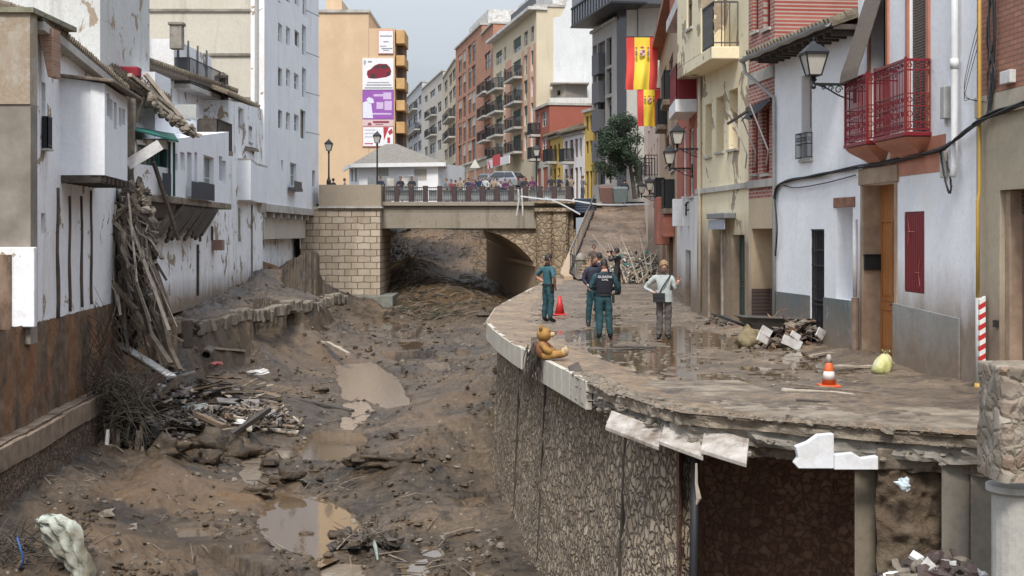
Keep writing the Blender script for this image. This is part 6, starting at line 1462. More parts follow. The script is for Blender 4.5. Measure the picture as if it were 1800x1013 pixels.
mb = MB(); mb.prism([P(1084.5,-60,101.9), P(1101,-60,100.6), P(1101,350,100.6), P(1084.5,350,101.9)], V(0,9,0)); mb.build('glass_strip', flat('blue_black_glass', (.03,.035,.055), .2, spec=.7), hm)
cw = thing('concrete_tower', 'tall streaked bare concrete wall behind the two flags', 'building', P(1150,200,108))
mb = MB(); mb.prism([P(1101.5,-60,100.5), P(1290,-60,98), P(1290,355,98), P(1101.5,355,100.5)], V(0,10,0)); mb.build('wall', plaster('raw_concrete', (.46,.44,.4), amt=.7, stain=(.25,.24,.22), grime=.5), cw)
mb = MB(); mb.bar(P(1121,-60,100.1), P(1121,345,100.1), .05, .05); mb.bar(P(1166,-60,99.5), P(1166,345,99.5), .12, .12); mb.build('joint', M['cable'], cw)

# roadside tree
tr = thing('tree', 'dark green broad leaved tree before the modern grey building', 'tree', P(1114,345,99))
mb = MB(); b0 = P(1116,350,97)
mb.tube([b0, b0+V(-.15,0,1.2), b0+V(-.35,0,2.4), b0+V(-.9,0,3.4), b0+V(-1.6,0,4.4)], [.17,.14,.12,.09,.04], 8)
for dx, dz in ((.2,4.6),(-1.0,5.2),(-2.2,3.6),(-.3,5.6),(.5,3.6)): mb.tube([b0+V(-.3,0,2.3), b0+V(dx*.6-.1,.2,3.2), b0+V(dx,R.uniform(-.5,.5),dz)], [.09,.06,.025], 6)
mb.build('trunk', M['timber_dark'], tr)
mb = MB(); cl_ = []
for k in range(60):
    px, py = R.uniform(1050,1125), R.uniform(200,305)
    if ((px-1090)/38)**2+((py-262)/58)**2 > 1 or (px < 1075 and py < 225 and R.random() < .8): continue
    cl_.append((P(px,py,97+R.uniform(-1.3,1.3)), R.uniform(.3,.65)))
for c, r_ in cl_+[(c0_+V(R.uniform(-.5,.3),0,R.uniform(-.2,.6)), .5) for c0_, _r in cl_[::2]]:
    for k in range(230):
        d = V(R.gauss(0,1), R.gauss(0,1), R.gauss(0,.8)).normalized()*r_*R.random()**.4; p = c+d; a_ = V(R.uniform(-1,1),R.uniform(-1,1),R.uniform(-1,1)).normalized(); b_ = a_.cross(V(R.uniform(-1,1),R.uniform(-1,1),R.uniform(-1,1))).normalized(); s_ = R.uniform(.05,.09)
        mb.poly(p-a_*s_, p+b_*s_*.6, p+a_*s_, p-b_*s_*.6)
mb.build('crown', noisy('tree_leaves', (.012,.028,.014), (.045,.075,.035), 1.5, .7, 0), tr)
tr2 = thing('tree', 'ochre green bush of leaves by the ramp top lamps', 'tree', P(1128,345,97))
mb = MB()
for k in range(500): p = P(1122+R.gauss(0,4), 300+R.gauss(0,10), 97); a_ = V(R.uniform(-1,1),0,R.uniform(-1,1)).normalized()*.08; b_ = V(a_.z,.03,-a_.x)*.6; mb.poly(p-a_, p+b_, p+a_, p-b_)
mb.build('crown', M['cable'] if False else noisy('tree_leaves', (.02,.045,.02), (.07,.11,.05)), tr2); mb = MB(); mb.tube([P(1123,348,97), P(1123,300,97)], .08, 6); mb.build('trunk', M['timber_dark'], tr2)
# ================================================================== lamps, flags, cars, street things
lamp_glass = flat('lamp_milk_glass', (.5,.48,.42), .3)
def lantern(parent, z0, s=1.0, x=0):
    """four sided tapered lantern, foot at z0"""
    mb = MB(); w0, w1, h = .13*s, .24*s, .46*s
    def ring(w, z): return [V(x-w,-w,z), V(x+w,-w,z), V(x+w,w,z), V(x-w,w,z)]
    a, b_ = ring(w0, z0+.12*s), ring(w1, z0+.12*s+h)
    for i in range(4):
        mb.bar(a[i], b_[i], .025*s, .025*s); mb.bar(a[i], a[(i+1)%4], .025*s, .025*s); mb.bar(b_[i], b_[(i+1)%4], .04*s, .05*s)
    c = ring(.1*s, z0+.12*s+h+.2*s); zt = z0+.12*s+h
    mb.add(ring(w1*1.12, zt+.02)+c, [[0,1,5,4],[1,2,6,5],[2,3,7,6],[3,0,4,7],[3,2,1,0],[4,5,6,7]])
    mb.lathe([(.1*s,zt+.2*s),(.07*s,zt+.25*s),(.02*s,zt+.28*s),(.025*s,zt+.33*s),(.0,zt+.36*s)], (x,0,0), 10)
    mb.lathe([(.05*s,z0),(.07*s,z0+.03*s),(.04*s,z0+.07*s),(.12*s,z0+.12*s)], (x,0,0), 10)
    L = mb.build('lantern_frame', M['iron'], parent)
    mb = MB(); k = .93; aa = ring(w0*k, z0+.125*s); bb = ring(w1*k, z0+.12*s+h-.005); mb.hexa(aa+bb); mb.build('glass', lamp_glass, L)
    return L
def wall_lamp(label, arm=.75, s=1.0, group='wall lanterns on the right hand houses'):
    t_ = thing('wall_lantern', label, 'street lamp', (0,0,0), group)
    mb = MB(); mb.bar((0,0,0), (-arm,0,0), .04, .05); mb.box((0,0,-.1), (.05,.12,.5))
    mb.tube(catmull([(0,0,-.3), (-arm*.35,0,-.22), (-arm*.7,0,-.07), (-arm*.95,0,0)], 5), .016, 6)
    for k, (cx, r_) in enumerate(((.12,.1),(.3,.08),(.45,.06),(.58,.045))):
        mb.tube([V(-arm*cx*1.3+r_*math.cos(q*.8)*(1-q*.07), 0, -.02-r_+r_*math.sin(q*.8)*(1-q*.07)) for q in range(10)], .012, 5, False)
    mb.lathe([(.03,-.09),(.05,-.05),(.03,.0),(.035,.06)], (-arm,0,0), 8)
    mb.build('bracket', M['iron'], t_); lantern(t_, .06, s, -arm); return t_
l1 = wall_lamp('large black wall lantern on a scrolled bracket before the low white house', .8, .88)
place(l1, V(6.5,25.9,P(0,150,26).z), rad(6))
l2 = dup(l1, V(5.2,37.6,P(0,262,37.6).z), rad(2), 'black wall lantern at the left corner of the cream house', scale=.82)
l3 = dup(l1, V(5.28,40,P(0,296,40).z), rad(-5), 'black wall lantern just left of and below the one on the cream house corner', scale=.82)
l4 = dup(l1, V(6.72,60,P(0,340,60).z), rad(0), 'small distant wall lantern above the ramp debris, right one of the far pair', scale=.85)
l5 = dup(l1, V(6.75,64,P(0,345,64).z), rad(0), 'small distant wall lantern above the ramp debris, left one of the far pair', scale=.85)
def post_lamp(label, px, D, ybase, ytop):
    b0 = P(px, ybase, D); h = P(px,ytop,D).z-b0.z; t_ = thing('street_lamp', label, 'street lamp', (0,0,0), 'black lamp posts on the bridge')
    mb = MB(); mb.lathe([(.16,0),(.16,.3),(.09,.45),(.06,.6),(.05,h*.8),(.05,h-.95),(.1,h-.9),(.05,h-.85)], (0,0,0), 10); mb.build('pole', M['iron'], t_, smooth=False); lantern(t_, h-.88, 1.05); place(t_, b0); return t_
post_lamp('black lamp post on the tan parapet in front of the tan block', 578, 94, 326, 246)
post_lamp('black lamp post at the bridge end before the white cottage', 663, 92.5, 340, 232)
post_lamp('black lamp post on the bridge before the salmon building', 943, 99, 352, 256)

def flag(label, px0, px1, y0, y1, D, tint=1, seed=0):
    a, b_ = P(px0,y0,D), P(px1,y0,D); w = b_.x-a.x; h = a.z-P(0,y1,D).z; t_ = thing('flag', label, 'flag', (a.x,D,a.z))
    red = noisy('flag_red%d' % seed, vmul((.62,.05,.045), tint), vmul((.7,.08,.06), tint), 2, .8, .1); yel = noisy('flag_yellow%d' % seed, (.8,.6,.05), (.85,.66,.08), 2, .8, .1)
    def cloth(x0, x1, name, mat, par, z0=0, z1=1, off=0):
        mb = MB(); n, m_ = max(3, int((x1-x0)*36)), 20
        for j in range(m_+1):
            for i in range(n+1):
                u_ = x0+(x1-x0)*i/n; v_ = z0+(z1-z0)*j/m_; y = .09*v_*math.sin(u_*9+seed)+.05*v_*math.sin(u_*17+v_*3)+.05*math.sin(v_*6+seed)
                mb.v.append((a.x+w*u_+.02*math.sin(v_*5+seed)*(1 if seed else 2)*v_, D+y-off, a.z-h*v_))
        for j in range(m_):
            for i in range(n): q = j*(n+1)+i; mb.f.append([q,q+1,q+n+2,q+n+1]); mb.mi.append(0)
        o = mb.build(name, mat, par, smooth=True); return o
    cloth(0,.26,'red_band', red, t_); y_ = cloth(.26,.75,'yellow_band', yel, t_); cloth(.75,1,'red_band', red, t_)
    mb = MB(); cx, cz = a.x+w*.5, a.z-h*.29; yy = D-.13; k = w*.1
    def q(pts): mb.prism([V(cx+x*k, yy, cz+z*k) for x, z in pts], V(0,.012,0))
    mb.m = 0; q([(-.9,.8),(.9,.8),(.9,-.6),(.5,-1.1),(0,-1.3),(-.5,-1.1),(-.9,-.6)])
    mb.m = 1; yy -= .006; q([(.02,.7),(.8,.7),(.8,-.2),(.02,-.2)]); q([(-.8,-.25),(0,-.25),(0,-1.1),(-.45,-.95),(-.8,-.6)])
    mb.m = 2; q([(-2.1,1.0),(-1.7,1.0),(-1.7,-1.4),(-2.1,-1.4)]); q([(1.7,1.0),(2.1,1.0),(2.1,-1.4),(1.7,-1.4)])
    mb.m = 1; q([(-.8,1.7),(-.4,1.15),(.4,1.15),(.8,1.7),(.4,1.6),(0,2.0),(-.4,1.6)]); q([(-2.3,1.15),(-1.5,1.15),(-1.6,1.6),(-2.2,1.6)]); q([(2.3,1.15),(1.5,1.15),(1.6,1.6),(2.2,1.6)])
    for s_ in (-1, 1):
        for z_ in (-.1,-.8): q([(s_*1.5,z_),(s_*2.35,z_+.35),(s_*2.35,z_+.05),(s_*1.5,z_-.3)])
    mb.build('coat_of_arms', [flat('arms_white', (.6,.5,.45), .7), flat('arms_red', (.4,.07,.08), .7), flat('arms_grey', (.35,.3,.3), .7)], y_)
    mb = MB(); mb.tube([a+V(-.1,0,.03), V(b_.x+1.2,D+.3,a.z+.06)], .03, 6); mb.build('pole', M['cable'], t_)
flag('larger upper red and yellow flag with coat of arms, slightly faded', 1101, 1156, 66, 158, 58, 1, 0)
flag('smaller lower red and yellow flag with coat of arms, deeper red', 1121, 1161, 157, 222, 61, .9, 2)

def car(label, paint):
    t_ = thing('parked_car', label, 'car', (0,0,0)); prof = [(-2.1,.35),(-2.15,.75),(-2.05,.95),(-1.95,1.1),(-1.5,1.62),(.35,1.66),(1.05,1.12),(1.95,.95),(2.12,.7),(2.1,.35)]
    mb = MB(); n = len(prof); w = .88
    for s_ in (-1, 1):
        for x, z in prof: mb.v.append((x, s_*w*(1 if z < 1.15 else .82), z))
    mb.f = [list(range(n))[::-1], list(range(n, 2*n))]+[[i, (i+1)%n, n+(i+1)%n, n+i] for i in range(n)]; mb.mi = [0]*len(mb.f)
    bd = mb.build('body', paint, t_, bevel=.05)
    mb = MB()
    for s_ in (-1, 1):
        for pts in ([(-1.8,1.15),(-1.45,1.55),(-.75,1.56),(-.75,1.15)],[(-.68,1.15),(-.68,1.56),(.28,1.58),(.85,1.15)]): mb.prism([V(x, s_*.86, z) if z < 1.2 else V(x, s_*.745, z) for x, z in pts], V(0,s_*.02,0))
    mb.hexa([V(-2.02,-.7,1.15),V(-1.99,-.7,1.15),V(-1.99,.7,1.15),V(-2.02,.7,1.15),V(-1.62,-.6,1.53),V(-1.6,-.6,1.53),V(-1.6,.6,1.53),V(-1.62,.6,1.53)])
    mb.hexa([V(1.02,-.7,1.16),V(1.08,-.7,1.16),V(1.08,.7,1.16),V(1.02,.7,1.16),V(.42,-.6,1.6),V(.46,-.6,1.6),V(.46,.6,1.6),V(.42,.6,1.6)])
    mb.build('windows', M['glass'], bd)
    for x in (-1.35, 1.35):
        for s_ in (-1, 1):
            mb = MB(); mb.tube([V(x,s_*.72,.33), V(x,s_*.92,.33)], .33, 18); wh = mb.build('wheel', flat('tyre', (.02,.02,.02), .8), t_)
            mb = MB(); mb.tube([V(x,s_*.9,.33), V(x,s_*.93,.33)], .2, 12); mb.build('rim', M['steel'], wh)
    for s_ in (-1, 1):
        mb = MB(); mb.box((-2.12,s_*.7,.95), (.1,.25,.2)); mb.build('tail_light', flat('tail_red', (.4,.02,.02), .3), t_)
        mb = MB(); mb.box((2.08,s_*.66,.8), (.12,.35,.16)); mb.build('headlight', flat('lens', (.6,.6,.6), .15), t_)
    return t_
c1 = car('silver grey car parked in the far street behind the crowd', flat('silver_paint', (.35,.36,.38), .3, .5)); place(c1, P(882,334,124), rad(150))
c2 = car('pale blue grey car parked left of the silver one behind the bridge lamp post', flat('bluegrey_paint', (.25,.29,.33), .3, .4)); place(c2, P(858,336,133), rad(115))

def cone(label, px, D, col, h=.62, bands=True, y=None):
    t_ = thing('traffic_cone', label, 'traffic cone', (0,0,0)); mb = MB(); mb.box((0,0,.02), (.4,.4,.04)); mb.build('base', col, t_, bevel=.01)
    r_ = lambda z: .15-(.15-.035)*z/h
    mb = MB(); mb.lathe([(r_(.04),.04),(r_(h),h)], (0,0,0), 20); bd = mb.build('body', col, t_, smooth=True)
    if bands:
        mb = MB(); mb.lathe([(r_(.14)+.004,.14),(r_(.3)+.004,.3)], (0,0,0), 20); mb.build('white_band', flat('cone_white', (.62,.58,.55), .5), bd, smooth=True)
        mb = MB(); mb.lathe([(r_(.47)+.004,.47),(r_(h)+.004,h),(.0,h+.01)], (0,0,0), 20); mb.build('grey_tip', flat('cone_tip', (.35,.31,.28), .5), bd, smooth=True)
    place(t_, V(P(px,0,D).x, D, .0)); return t_
cn1 = cone('orange and white traffic cone standing on planks in the near street', 1457, 20.2, flat('cone_orange', (.62,.12,.03), .5)); cn1.scale = (.76,)*3; cn1.location.z = .07
cone('plain red traffic cone behind the left policeman', 984, 39.0, flat('cone_red', (.5,.03,.03), .5), .55, False)
def plank(a, b_, w, h, mat, label=None, group=None, name='plank', cat='plank', up=Z, n=6, crook=.02):
    mb = MB(); a, b_ = Vector(a), Vector(b_); pr = a; s = R.random()*9
    for k in range(1, n+1):
        q = a.lerp(b_, k/n)+(V(mnoise.noise(V(k*.7,s,0)), mnoise.noise(V(k*.7,s,4)), mnoise.noise(V(k*.7,s,8)))*crook if k < n else V(0,0,0)); mb.bar(pr, q, w*R.uniform(.92,1.05), h*R.uniform(.9,1.06), up=up); pr = q
    o = mb.build(name, mat, None)
    if label: tag(o, label, cat, group)
    return o
for k, (x0,y0,x1,y1,w,m_,lb) in enumerate(((1375,692,1510,700,.14,'timber_pale','broad pale plank lying under the orange cone'),(1390,687,1586,704,.10,'timber','long brown plank running right from under the orange cone'),(1400,712,1490,714,.12,'timber_dark','short dark plank in front of the orange cone'),
    (1470,651,1535,648,.16,'timber_pale','pale muddy plank lying left of the yellow bag'),(1430,654,1500,652,.08,'timber','thin dark stick left of the yellow bag'),(1425,632,1497,620,.08,'timber_pale','crooked stick before the brown pipe guard'),
    (1075,615,1150,614,.3,'timber_dark','dark board lying in the puddle mud of the street'),(1030,520,1075,498,.06,'timber_dark','thin dark pole lying behind the policemen'))):
    a, b_ = G(x0,y0,.0), G(x1,y1,.0); plank(a+Z*(.06+.04*(k == 1)), b_+Z*.04, w, .035, M[m_], lb)
# yellow rubbish bag
bag = MB(); c0 = G(1549,658,0); nu = 36
prof = [(0,.0),(.14,.0),(.21,.03),(.235,.09),(.235,.17),(.205,.25),(.15,.32),(.085,.37),(.04,.40),(.055,.43),(.1,.455),(.075,.44)]
for z_i, (r_, z_) in enumerate(prof):
    for k in range(nu):
        a_ = 2*math.pi*k/nu; q = 1+.22*mnoise.noise(V(math.cos(a_)*1.6,math.sin(a_)*1.6,z_*5))+.16*abs(mnoise.noise(V(math.cos(a_)*4,math.sin(a_)*4,z_*9)))+.09*math.sin(a_*9+z_*20)*(z_/.4); bag.v.append((c0.x+.68*r_*q*math.cos(a_)+z_*.18, c0.y+.68*r_*q*math.sin(a_), .85*z_*(1+.12*mnoise.noise(V(math.cos(a_)*2,math.sin(a_)*2,7)))+.005))
for j in range(len(prof)-1):
    for k in range(nu): bag.f.append([j*nu+k, j*nu+(k+1)%nu, (j+1)*nu+(k+1)%nu, (j+1)*nu+k]); bag.mi.append(0)
tag(bag.build('rubbish_bag', noisy('yellow_plastic', (.42,.42,.1), (.6,.58,.3), 5, .25, .8, .03, c3=(.65,.65,.55), f3=.6), None, smooth=True), 'tied yellow green rubbish bag leaning by the orange door step', 'rubbish bag')
# debris mound with wheelbarrow at the low white house
wb_ = thing('wheelbarrow', 'rusty muddy wheelbarrow standing among the rubbish before the tan doorway', 'wheelbarrow', (0,0,0))
mb = MB(); mb.hexa([V(-.35,-.22,.32),V(.3,-.2,.3),V(.3,.2,.3),V(-.35,.22,.32),V(-.62,-.34,.62),V(.5,-.32,.56),V(.5,.32,.56),V(-.62,.34,.62)]); mb.hexa([V(-.65,-.37,.6),V(.53,-.35,.55),V(.53,.35,.55),V(-.65,.37,.6),V(-.66,-.38,.63),V(.54,-.36,.58),V(.54,.36,.58),V(-.66,.38,.63)]); mb.build('tray', noisy('dark_green_rust', (.03,.035,.03), (.09,.075,.06), 6, .6, .5), wb_, bevel=.015)
mb = MB()
for s_ in (-1, 1): mb.tube([V(.75,s_*.06,.2), V(.2,s_*.2,.3), V(-.4,s_*.26,.38), V(-1.15,s_*.3,.66)], .02, 7); mb.tube([V(-.3,s_*.25,.36), V(-.42,s_*.27,.0), V(-.15,s_*.25,.02), V(-.1,s_*.23,.33)], .018, 6)
mb.build('frame', M['iron'], wb_, smooth=True)
mb = MB(); mb.tube([V(.78+.17*math.cos(a),0,.2+.17*math.sin(a)) for a in np.linspace(0,6.283,17)], .04, 7); wh = mb.build('wheel', flat('tyre', (.02,.02,.02), .8), wb_, smooth=True)
place(wb_, G(1352,608,0), rad(8))
def scrap(c, sx, sy, sz, n, mats, seed, name, label, cat, stf=True):
    RR = random.Random(seed); mb = MB()
    for k in range(n):
        while True:
            dx, dy = RR.uniform(-1,1), RR.uniform(-1,1)
            if dx*dx+dy*dy < 1: break
        zt = sz*(1-(dx*dx+dy*dy))**.7*RR.uniform(.3,1); p = c+V(dx*sx, dy*sy, zt); mb.m = RR.randrange(len(mats)); rt = Matrix.Rotation(RR.uniform(0,3.1),3,'Z') @ Matrix.Rotation(RR.uniform(-.7,.7),3,'X') @ Matrix.Rotation(RR.uniform(-.7,.7),3,'Y')
        kk = RR.random()
        if kk < .45: mb.box(p, (RR.uniform(.08,.5), RR.uniform(.03,.14), RR.uniform(.015,.05)), M=rt)
        elif kk < .8: mb.blob(p, (RR.uniform(.05,.17), RR.uniform(.05,.14), RR.uniform(.03,.1)), k, .5, 2, 7, 5, M=rt)
        else: mb.tube([p, p+rt @ V(RR.uniform(.1,.3),0,.05), p+rt @ V(RR.uniform(.3,.6),RR.uniform(-.1,.1),RR.uniform(-.05,.1))], .012, 5)
    o = mb.build(name, mats, None); return stuff(o, label, cat)
dm = [M['timber_dark'], M['stone'], M['timber'], M['whitish'], noisy('wet_rag', (.03,.025,.025), (.1,.06,.05), 6, .6, .6), noisy('brown_rag', (.12,.07,.045), (.25,.16,.1), 6, .8, .6)]
scrap(G(1405,612,0)+V(0,.5,0), 1.0, .6, .62, 260, [dm[0],dm[1],dm[2],dm[4],dm[5],dm[4]], 5, 'rubbish_heap', 'heap of muddy rubbish before the low white house', 'rubbish')
def rock(c, r_, mat, label, seed=0, name='rock', cat='rock', group=None, amp=.35, rot=0):
    mb = MB(); mb.blob(c, r_, seed, amp, 1.6, 18, 12, M=Matrix.Rotation(rot,3,'Z')); o = mb.build(name, mat, None, smooth=True); return tag(o, label, cat, group)
rock(G(1318,610,0)+V(0,0,.16), (.25,.22,.24), noisy('straw_sack', (.14,.11,.06), (.3,.24,.14), 6, .9, .8), 'muddy bulging sack lying at the left end of the rubbish heap', 3, 'sack', 'sack')
mb = MB(); a = G(1338,612,0); mb.bar(a+V(.0,0,.02), a+V(.14,.1,.42), .03, .3, up=V(1,0,0)); mb.build('x', M['whitish']) if False else None
for k, (x0,y0,x1,y1,w) in enumerate(((1333,606,1345,582,.26),(1370,600,1402,614,.2),(1385,590,1400,600,.12),(1432,598,1440,584,.2))):
    a, b_ = G(x0,612,0), G(x1,612,0); zf = lambda y: (612-y)/2400*a.y+.08
    plank(V(a.x,a.y-.35,zf(y0)), V(b_.x,b_.y-.3,zf(y1)), .04, w, M['whitish'], ['upright broken white board left of the wheelbarrow leg','long white foam block lying before the rubbish heap','small crumpled white board on the rubbish heap','white cloth bundle at the right end of the rubbish heap'][k], name='broken_board', cat='board', n=2)
rock(G(1481,616,0)+V(0,.15,.13), (.2,.12,.17), noisy('ochre_block', (.27,.17,.07), (.4,.28,.13), 3, .9, .4), 'ochre yellow slab standing at the foot of the white niche', 8, 'stone_block', 'stone', amp=.12)
# heap of branches and broken things at the foot of the ramp
scrap(V(P(1122,0,64).x,64,.0), 2.0, 2.2, 1.5, 500, [dm[0],dm[2],dm[3],dm[1],dm[4],M['timber_pale'],flat('teal_rag', (.03,.16,.14), .7)], 9, 'debris_heap', 'heap of branches and wreckage at the foot of the ramp', 'debris')
mb = MB(); RR = random.Random(4)
for k in range(70):
    a = V(P(RR.uniform(1085,1150),0,63).x, 63+RR.uniform(-2,2), .1); d = V(RR.uniform(-.8,1.2), RR.uniform(-1,1), RR.uniform(.2,1.2)).normalized()*RR.uniform(.8,2.8); mb.tube([a, a+d*.5+V(0,0,.15), a+d], [.035,.028,.012], 5)
stuff(mb.build('branches', M['timber_pale'], None), 'tangle of pale branches in the heap at the foot of the ramp', 'branches')
scrap(V(P(1070,0,88).x-.3,66.5,.1), .7, .7, .8, 60, [dm[0],dm[1]], 19, 'debris_heap', 'small dark pile behind the policemen at the foot of the ramp', 'debris')
scrap(V(6.0,43,.0), .5, 3.2, .35, 200, [dm[0],dm[1],dm[4],dm[5]], 12, 'gutter_debris', 'litter along the foot of the far right hand houses', 'litter')
scrap(V(5.3,34.5,.0), .3, 2.2, .18, 70, [dm[0],dm[1],dm[5]], 13, 'gutter_debris', 'litter along the foot of the cream house', 'litter')
# ramp railing
rr_ = thing('ramp_railing', 'dark metal railing climbing the left edge of the ramp', 'railing', (3,70,0))
ry = np.linspace(67.5, 92, 25); q = [V(float(np.interp(y,[66,70,95,104],[3.2,3.0,5.95,6.4]))-.05, y, float(np.interp(y,[64,70,95],[.03,.25,4.35]))) for y in ry]
mb = MB()
for a, b_ in zip(q[:-1], q[1:]): mb.bar(a+Z*1.05, b_+Z*1.05, .07, .07); mb.bar(a+Z*.15, b_+Z*.15, .05, .05)
mb.build('rails', M['rail'], rr_)
mb = MB()
for a, b_ in zip(q[:-1], q[1:]):
    for s_ in (0,): p = a.lerp(b_, s_); mb.bar(p, p+Z*1.05, .045, .045, up=V(0,1,0))
mb.build('bars', M['rail'], rr_)
# retaining wall of the ramp and steps
rwl = thing('ramp_wall', 'brown retaining wall carrying the left side of the ramp beside the bridge pier', 'retaining wall', (3,75,0))
mb = MB()
for a, b_ in zip(q[:-1], q[1:]): mb.hexa([V(a.x-.5,a.y,-4), V(a.x-.06,a.y,-4), V(b_.x-.06,b_.y,-4), V(b_.x-.5,b_.y,-4), V(a.x-.5,a.y,a.z+.05), V(a.x-.06,a.y,a.z+.05), V(b_.x-.06,b_.y,b_.z+.05), V(b_.x-.5,b_.y,b_.z+.05)])
mb.build('wall', M['bridge_side'], rwl)
st = thing('steps', 'pale muddy steps beside the foot of the ramp railing', 'steps', (3,68,0)); mb = MB()
for k in range(7): mb.box((3.65+k*.1, 67.8+k*.75, .06+k*.07), (.95,.8,.12+k*.14))
mb.build('treads', M['pave'], st, bevel=.03)
bol = thing('stone_post', 'short weathered stone post at the bottom of the ramp steps', 'post', G(1021,487,.05)); c = G(1021,489,0)
mb = MB(); mb.lathe([(.24,0),(.24,.9),(.3,.95),(.26,1.1),(.16,1.25),(.05,1.32)], c, 10); mb.build('shaft', M['concrete'], bol)
# tapes, bins, barrel
tp = [P(915,345,90), P(955,350,90), P(1000,352,89), P(1050,359,88), P(1100,360,84), P(1165,357,70)]
mb = MB(); cc = catmull(tp, 8)
for a, b_ in zip(cc[:-1], cc[1:]): mb.bar(a, b_, .015, .09)
tag(mb.build('barrier_tape', flat('tape_pale', (.62,.64,.66), .4), None), 'pale barrier tape stretched across the top of the ramp', 'tape')
mb = MB(); cc = catmull([P(958,347,92), P(985,358,91), P(1020,377,90)], 8)
for a, b_ in zip(cc[:-1], cc[1:]): mb.bar(a, b_, .015, .09)
tag(mb.build('barrier_tape', flat('tape_pale', (.62,.64,.66), .4), None), 'second pale tape sloping down past the barrel', 'tape')
mb = MB()
for x in (911,917): cc = [P(x,332,92.4), P(x+1,352,92.4), P(x+(-3 if x < 914 else 2),380,92.4)]; mb.tube(cc, .05, 5)
tag(mb.build('rag', M['whitish'], None), 'long white rags hanging over the bridge railing', 'cloth')
def bin_(label, px, y, D, col, w=1.1, h=1.2):
    b0 = P(px,y,D); t_ = thing('wheelie_bin', label, 'bin', (0,0,0)); mb = MB(); mb.hexa([V(-w*.42,-.35,.15),V(w*.42,-.35,.15),V(w*.42,.35,.15),V(-w*.42,.35,.15),V(-w/2,-.42,h),V(w/2,-.42,h),V(w/2,.42,h),V(-w/2,.42,h)]); bb = mb.build('body', col, t_, bevel=.03)
    mb = MB(); mb.hexa([V(-w*.52,-.45,h+.003),V(w*.52,-.45,h+.003),V(w*.52,.45,h+.003),V(-w*.52,.45,h+.003),V(-w*.5,-.3,h+.15),V(w*.5,-.3,h+.15),V(w*.5,.4,h+.2),V(-w*.5,.4,h+.2)]); mb.build('lid', col, t_, bevel=.03)
    for x in (-.35,.35): mb = MB(); mb.tube([V(x*w-.04,-.3,.09), V(x*w+.04,-.3,.09)], .09, 10); mb.build('wheel', M['cable'], t_)
    place(t_, b0); return t_
bin_('brown wheeled bin at the top of the ramp', 1067, 362, 94, flat('bin_brown', (.13,.07,.055), .6)); bin_('grey green wheeled bin right of the brown one', 1090, 361, 93.5, flat('bin_grey', (.1,.13,.13), .6), 1.0, 1.1)
bar_ = thing('barrel', 'dark blue ribbed water tank at the top end of the ramp railing', 'tank', (0,0,0)); mb = MB(); pr_ = []
for k in range(6): pr_ += [(.72,k*.17),(.76,k*.17+.04),(.76,k*.17+.1),(.72,k*.17+.14)]
mb.lathe(pr_, (0,0,0), 18); mb.build('body', flat('tank_navy', (.04,.055,.085), .5), bar_, smooth=False); place(bar_, P(1029,375,92.5))
rs = thing('road_sign', 'triangular road sign seen from behind on a thin post behind the crowd', 'road sign', P(835,330,112))
a = P(835,280,112); mb = MB(); mb.prism([a+V(-.42,0,-.72), a+V(.42,0,-.72), a+V(0,0,.02)], V(0,.03,0)); mb.build('plate', flat('sign_back', (.6,.58,.52), .5), rs, bevel=.01); mb = MB(); mb.tube([P(835,345,112.05), a+V(0,.05,-.3)], .035, 6); mb.build('post', M['steel'], rs)
# temporary barriers by the crowd
for k in range(4):
    t_ = thing('crowd_barrier', ['leftmost','second from the left','third from the left','rightmost'][k]+' of the grey crowd barriers behind the bridge railing', 'barrier', P(800+k*18,345,101), 'grey crowd barriers'); mb = MB(); x0 = P(795+k*18,0,101).x; z0 = 4.5
    for z_ in (.2,1.05): mb.bar(V(x0,101,z0+z_), V(x0+.7,101,z0+z_), .04, .04)
    for j in range(6): mb.bar(V(x0+.14*j,101,z0+(.0 if j in (0,5) else .2)), V(x0+.14*j,101,z0+1.05), .025, .025, up=V(0,1,0))
    mb.build('frame', M['steel'], t_)

# ---- things on the broken river edge
po = thing('broken_post', 'stump of a muddy concrete post behind the teddy bear at the street edge', 'post', V(P(941,0,25).x,25,0)); mb = MB(); c = V(P(942,0,25).x,25.0,0)
for k in range(6): mb.hexa([c+V(-.09,-.09,k*.09-.1), c+V(.09,-.09,k*.09-.1), c+V(.09,.09,k*.09-.1), c+V(-.09,.09,k*.09-.1)]+[c+V(x*R.uniform(.85,1.1), y*R.uniform(.85,1.1), k*.09-.004) for x, y in ((-.09,-.09),(.09,-.09),(.09,.09),(-.09,.09))])
mb.build('shaft', M['stone'], po)
mb = MB()
for k in range(60): a = c+V(R.uniform(-.18,.08),R.uniform(-.3,-.05),R.uniform(-.1,.35)); mb.tube([a, a+V(R.uniform(-.12,.02),-.03,-.2), a+V(R.uniform(-.12,.05),-.05,-.45-R.random()*.3)], [.011,.008,.003], 4)
mb.build('hanging_weed', M['timber_dark'], po)
mb = MB(); a, b_ = P(1008,643,22.6), P(1031,690,22.2); mb.bar(a, b_, .2, .13, up=V(0,1,0), w2=.22); tag(mb.build('leaning_post', M['timber_dark'], None, bevel=.02), 'dark broken post leaning out over the end of the cream kerb', 'post')
